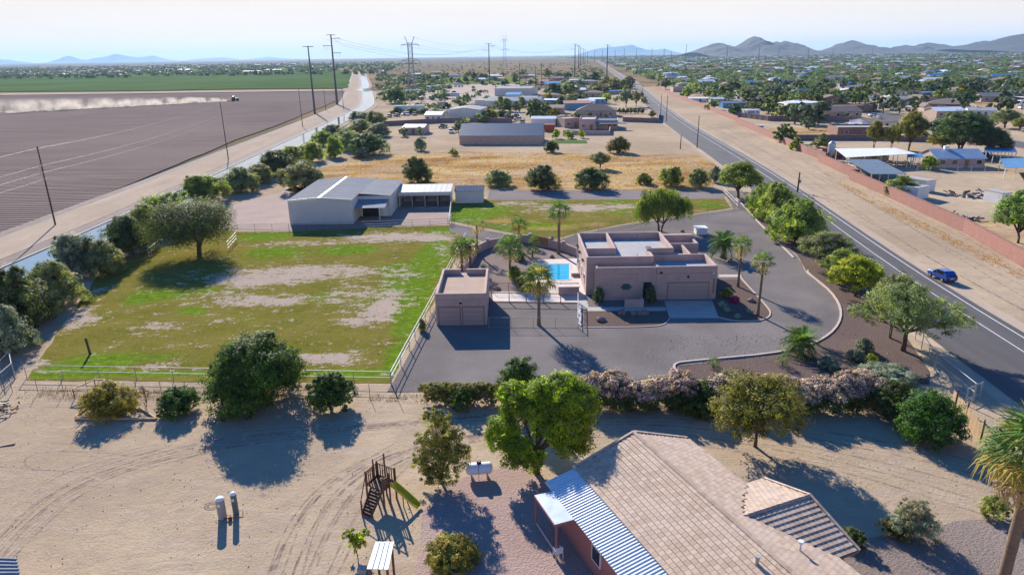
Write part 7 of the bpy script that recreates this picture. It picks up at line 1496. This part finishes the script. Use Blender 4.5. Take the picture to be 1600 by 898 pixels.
tree_mass('scrub_trees', scatter(420, lambda r: (lambda y, px: (P(px, 0 if 0 else 110).x * 0 + (px - 800) / 1127 * y, y))(380 + 2200 * r.random() ** 1.6, r.uniform(590, 930)), 58), 'L_far', 83, 26, 1.7, (1.2, 3.0))
tree_mass('scrub_trees', scatter(240, lambda r: (lambda y, px: ((px - 800) / 1127 * y, y))(480 + 700 * r.random(), r.uniform(592, 700)), 59), 'L_far', 84, 40, 1.8, (1.8, 4.0))
tree_mass('field_edge_trees', scatter(120, lambda r: (P(r.uniform(340, 620), r.uniform(103, 106)).x, P(500, r.uniform(102.5, 105.5)).y), 61), 'L_dark', 85, 26, 5, (4, 8))
tree_mass('verge_scrub', scatter(150, lambda r: (lambda y: (float(np.interp(y, [500, 1000, 1700], [88, 140, 218])) - r.uniform(4, 60), y))(430 + 1000 * r.random()), 62), 'L_far', 86, 26, 1.6, (1.2, 2.8))
# dry weeds: countless little tufts on the dry field, verge and beds
def tufts(name, polys, n, leafm, seed, h=.35, ls=.5):
    rng = np.random.default_rng(seed); r = random.Random(seed); pts = []
    for poly in polys:
        q = PP(poly); xs = [p.x for p in q]; ys = [p.y for p in q]; k = 0
        from mathutils.geometry import intersect_point_tri_2d
        tri = tessellate_polygon([q])
        while k < n // len(polys):
            p = Vector((r.uniform(min(xs), max(xs)), r.uniform(min(ys), max(ys))))
            if vnoise(p.x, p.y, 6) < -.05 and r.random() < .8: continue
            if any(intersect_point_tri_2d(p, q[a].to_2d(), q[b].to_2d(), q[c].to_2d()) for a, b, c in tri): pts.append((p.x, p.y)); k += 1
    pos = np.array(pts); m = 5; c = np.repeat(pos, m, 0) + rng.normal(size=(len(pos) * m, 2)) * .18; z = rng.uniform(.1, .6, len(c)) * h
    P3 = np.column_stack([c, z]); nn = rng.normal(size=(len(c), 3)); nn[:, 2] *= .3; nn /= np.linalg.norm(nn, axis=1)[:, None]
    ax = np.tile(np.array([0, 0, 1.]), (len(c), 1)); me = leaves_mesh(name, P3, nn, ls, .3, rng.random(len(c)), [M[leafm]], rng, None, ax); o = link(name, me); tag(o, kind='stuff')
M['L_straw'] = leaf_mat('dry_straw', C(.34, .21, .09), C(.52, .36, .17), trans=.2)
tufts('dry_weeds', [[(470, 290), (440, 300), (700, 297), (1100, 297), (1125, 275), (1112, 250), (950, 240), (700, 237), (560, 245)]], 4200, 'L_straw', 1, .28, .34)
tufts('verge_weeds', [[(1285, 268), (1350, 302), (1600, 425), (1600, 440), (1345, 312)]], 900, 'L_straw', 2, .15, .2)
tufts('yard_weeds', [[(0, 622), (330, 624), (620, 626), (900, 650), (880, 640), (600, 612), (0, 606)]], 500, 'L_dry', 3, .2, .18)
tufts('grass_tufts', [[(60, 588), (120, 500), (250, 400), (690, 370), (690, 440), (610, 592)]], 2600, 'L_far', 4, .1, .12)
def pebbles(name, poly, n, mats, seed, s0, s1):
    r = random.Random(seed); q = PP(poly); xs = [p.x for p in q]; ys = [p.y for p in q]; mb = MB()
    for i in range(n):
        x, y = r.uniform(min(xs), max(xs)), r.uniform(min(ys), max(ys))
        if vnoise(x, y, 4) < 0 and r.random() < .6: continue
        s = s0 + (s1 - s0) * r.random() ** 3; a = r.uniform(0, 3); c, d = math.cos(a) * s, math.sin(a) * s
        mb.mi = r.randrange(len(mats)); mb.add([(x + c, y + d, 0), (x - d, y + c, 0), (x - c, y - d, 0), (x + d, y - c, 0), (x, y, s * r.uniform(.5, 1))], [(0, 1, 4), (1, 2, 4), (2, 3, 4), (3, 0, 4)])
    tag(mb.build(name, [M[m] for m in mats]), kind='stuff')
pebbles('stones_and_debris', [(-40, 910), (-40, 625), (1640, 625), (1640, 910)], 6000, ['rock', 'kerb', 'track', 'rock'], 5, .012, .055)
pebbles('verge_stones', [(1100, 205), (1300, 290), (1640, 560), (1640, 440), (1300, 285), (1150, 200)], 1200, ['rock', 'kerb'], 6, .02, .09)
pebbles('bed_stones', [(1060, 585), (1300, 520), (1450, 590)], 1500, ['rock', 'kerb', 'brown_wall'], 7, .03, .12)
# ------------------------------------------------------------------ mountains
def mountain(name, prof, dist, depth, m, seed):
    """prof: skyline points (px, py) of the ridge; built as a real ridge at its distance, with front and back slopes"""
    rng = np.random.default_rng(seed); xs = [a for a, b in prof]; ys = [b for a, b in prof]; n = max(24, int((xs[-1] - xs[0]) / 3)); rows = 14
    V = []; 
    for i in range(n + 1):
        px = xs[0] + (xs[-1] - xs[0]) * i / n; py = float(np.interp(px, xs, ys)); d = ray(px, py); k = dist / d.y; hz = H + d.z * k; X = d.x * k
        for j in range(-rows, rows + 1):
            t = abs(j) / rows; y = dist + depth * j / rows; rid = vnoise(X * 1.0, y * .7 + seed * 99, 260) + .5 * vnoise(X, y, 110) + .3 * vnoise(X, y, 45)
            z = max(0, hz) * (1 - t) ** 1.25 * (1 + (.55 * rid) * min(1, t * 3)); z = z if t < 1 else -3
            V.append((X * (1 + j / rows * depth / dist * .2), y + (0 if j == 0 else vnoise(X, y, 150) * 60), z))
    w2 = 2 * rows + 1; fs = [(i * w2 + j, (i + 1) * w2 + j, (i + 1) * w2 + j + 1, i * w2 + j + 1) for i in range(n) for j in range(w2 - 1)]
    me = bpy.data.meshes.new(name); me.from_pydata(V, [], fs); me.materials.append(m); o = link(name, me); tag(o, kind='structure'); return o
def mt_mat():
    n = NT('mountain_rock'); v = n.coord(); a = n.noise(v, .004, 6, .65); c = n.mix(n.ramp(a, .35, .65), C(.03, .027, .027), C(.06, .047, .042)); n.l(c, n.b.inputs['Base Color']); n.b.inputs['Roughness'].default_value = 1; n.bump(n.noise(v, .012, 5), 1, 8); return n.m
M['mountain'] = mt_mat()
MD = 4700
mountain('mountain', [(1082, 82), (1098, 75), (1112, 69), (1122, 67), (1130, 68), (1140, 72), (1150, 73), (1158, 68), (1168, 61), (1178, 57), (1183, 57.5), (1192, 63), (1202, 69), (1208, 67), (1214, 65), (1220, 67), (1226, 64), (1232, 66), (1240, 71), (1250, 76), (1268, 81)], MD, 900, M['mountain'], 1)
mountain('mountain', [(1280, 82), (1300, 76), (1315, 70), (1324, 65), (1332, 63), (1340, 65), (1352, 71), (1366, 76), (1378, 75), (1386, 77), (1398, 73), (1408, 72), (1416, 70), (1424, 73), (1434, 74), (1442, 69), (1450, 66.5), (1458, 68.5), (1466, 69), (1476, 72), (1490, 75), (1505, 76)], MD + 400, 900, M['mountain'], 2)
mountain('mountain', [(1485, 77), (1510, 71), (1530, 68), (1545, 66), (1560, 61), (1580, 56), (1600, 53), (1640, 47), (1690, 52), (1750, 66), (1800, 80)], MD - 300, 1100, M['mountain'], 3)
def haze_mt(pr, d, s): mountain('distant_mountain', pr, d, d * .06, M['mountain'], s)
haze_mt([(900, 87), (925, 78), (940, 75), (955, 74), (975, 72), (988, 70), (997, 74), (1010, 78), (1026, 78), (1038, 76), (1050, 80), (1075, 86)], 19500, 4)
haze_mt([(-60, 99), (0, 93), (18, 94), (30, 99)], 19600, 5); haze_mt([(88, 100), (98, 91), (108, 87), (118, 91), (130, 99)], 19800, 6)
haze_mt([(120, 98), (150, 91), (168, 88), (180, 84.5), (195, 87), (215, 90), (240, 87), (255, 92), (280, 96), (310, 92), (350, 90), (380, 94), (420, 89), (450, 92), (520, 93)], 20000, 7)
# ------------------------------------------------------------------ haze: the air itself
hb = 22500; top = max(v.co.z for o in bpy.data.objects if 'mountain' in o.name for v in o.data.vertices) + 12; print('top', top)
me = MB().box(-hb, hb, -300, hb, -4, top).mesh('haze', []); 
m = bpy.data.materials.new('haze'); m.use_nodes = True; t = m.node_tree; t.nodes.clear(); out = t.nodes.new('ShaderNodeOutputMaterial'); pv = t.nodes.new('ShaderNodeVolumePrincipled')
pv.inputs['Color'].default_value = (.42, .68, 1.0, 1); pv.inputs['Density'].default_value = .000055; pv.inputs['Anisotropy'].default_value = .2; t.links.new(pv.outputs[0], out.inputs['Volume']); me.materials.clear(); me.materials.append(m)
o = link('haze', me); tag(o, kind='stuff')
# yards and workshops between the barn and the truck yard
bl = [(664, 190, 690, 9, 3, 'gx', 'metal_wall', 'white_metal'), (846, 178, 880, 8, 3, 'gx', 'tan_wall', 'roof_tan'), (790, 158, 812, 12, 4, 'gx', 'metal_wall', 'blue_sheet'), (846, 156, 872, 9, 3, 'hip', 'pink_wall', 'shingle'), (880, 142, 900, 9, 3, 'gx', 'white_wall', 'white_metal'), (905, 132, 930, 10, 3, 'hip', 'tan_wall', 'shingle_grey'), (932, 138, 946, 8, 3, 'flat', 'pink_wall', 'roof_tan'),
      (850, 135, 880, 10, 3, 'gx', 'metal_wall', 'blue_sheet'), (862, 126, 880, 8, 3, 'gx', 'tan_wall', 'red_roof'), (700, 121, 716, 8, 3, 'gx', 'white_wall', 'shingle'), (912, 152, 940, 9, 3, 'hip', 'tan_wall', 'shingle'), (1000, 150, 1000, 1, 1, 'gx', 'tan_wall', 'shingle')]
RN['white_metal'] = 'white'
for i, (a, b, c, d, e, f_, g_, h_) in enumerate(bl[:-1]):
    building('yard_building', (a, b), (c, b), d, e, 1.2, f_, g_, h_, '%s building with %s roof, %s' % (g_.split('_')[0], RN.get(h_, 'pale'), ['left of the gabled workshop', 'behind the red container', 'before the tall warehouse end', 'right of the square tan building', 'behind the dense trees', 'far behind the dense trees', 'nearest the farther road bend', 'by the four wooden poles', 'beyond the four wooden poles', 'on the pale meadow edge', 'behind the white roofed homes'][i]), 'building', wins=2)
r4 = random.Random(77)
for i in range(34):
    px, py = [(r4.uniform(735, 830), r4.uniform(120, 128)), (r4.uniform(745, 905), r4.uniform(165, 196)), (r4.uniform(840, 985), r4.uniform(124, 165)), (r4.uniform(640, 700), r4.uniform(112, 126)), (r4.uniform(1085, 1220), r4.uniform(138, 170))][i % 5]; g = P(px, py)
    if not free(g, 6): continue
    L = r4.uniform(7, 17); rf = r4.choice(['white_metal', 'blue_sheet', 'shingle_grey', 'roof_tan', 'blue_roof', 'white_metal', 'red_roof']); taken.append((g.x + 5, g.y + 3, 7))
    building('yard_shed', (g.x, g.y), (g.x + L, g.y), r4.uniform(5, 10), r4.uniform(2.4, 3.4), r4.uniform(.3, 1.5), r4.choice(['gx', 'gx', 'shed']), r4.choice(['metal_wall', 'tan_wall', 'white_wall', 'blue_sheet', 'pink_wall']), rf, 'small outbuilding with %s roof in the cluttered yards of the middle distance' % RN[rf], 'shed', wins=r4.choice([0, 1, 2]), group='middle distance outbuildings with %s roofs' % RN[rf], world=True)
zones = [(745, 905, 168, 192, 22, 20), (735, 760, 160, 178, 4, 12), (850, 985, 128, 165, 34, 18), (730, 900, 118, 134, 26, 11), (845, 960, 185, 200, 8, 14), (1000, 1010, 150, 170, 3, 10)]
for (a, b, c, d, n_, w_) in zones:
    for i in range(n_):
        px, py = r4.uniform(a, b), r4.uniform(c, d); ww = w_ * r4.uniform(.6, 1.4); m_ = r4.choice(['L_mesq', 'L_dark', 'L_far', 'L_olive', 'L_grey'])
        if free(P(px, py), 1.5): T('mbush', px, py, ww, py - ww * r4.uniform(.5, .85), 'small %s tree in the yards beyond the long blue roofed barn' % nm[m_], m_, '%s trees in the yards beyond the barn' % nm[m_])
for i in range(34):
    px, py = [(r4.uniform(740, 830), r4.uniform(176, 190)), (r4.uniform(640, 700), r4.uniform(180, 190)), (r4.uniform(800, 900), r4.uniform(126, 134)), (r4.uniform(1080, 1200), r4.uniform(142, 158))][i % 4]
    if free(P(px, py), 1): car(px, py, r4.uniform(0, 180), cols[i % 8], 'small %s vehicle parked in a cluttered yard in the distance' % cols[i % 8].split('_')[1], r4.choice(['suv', 'pickup']), 'small %s vehicles in the distant yards' % cols[i % 8].split('_')[1])
print('tris', sum(len(mm.polygons) for mm in bpy.data.meshes), 'objs', len(bpy.data.objects))
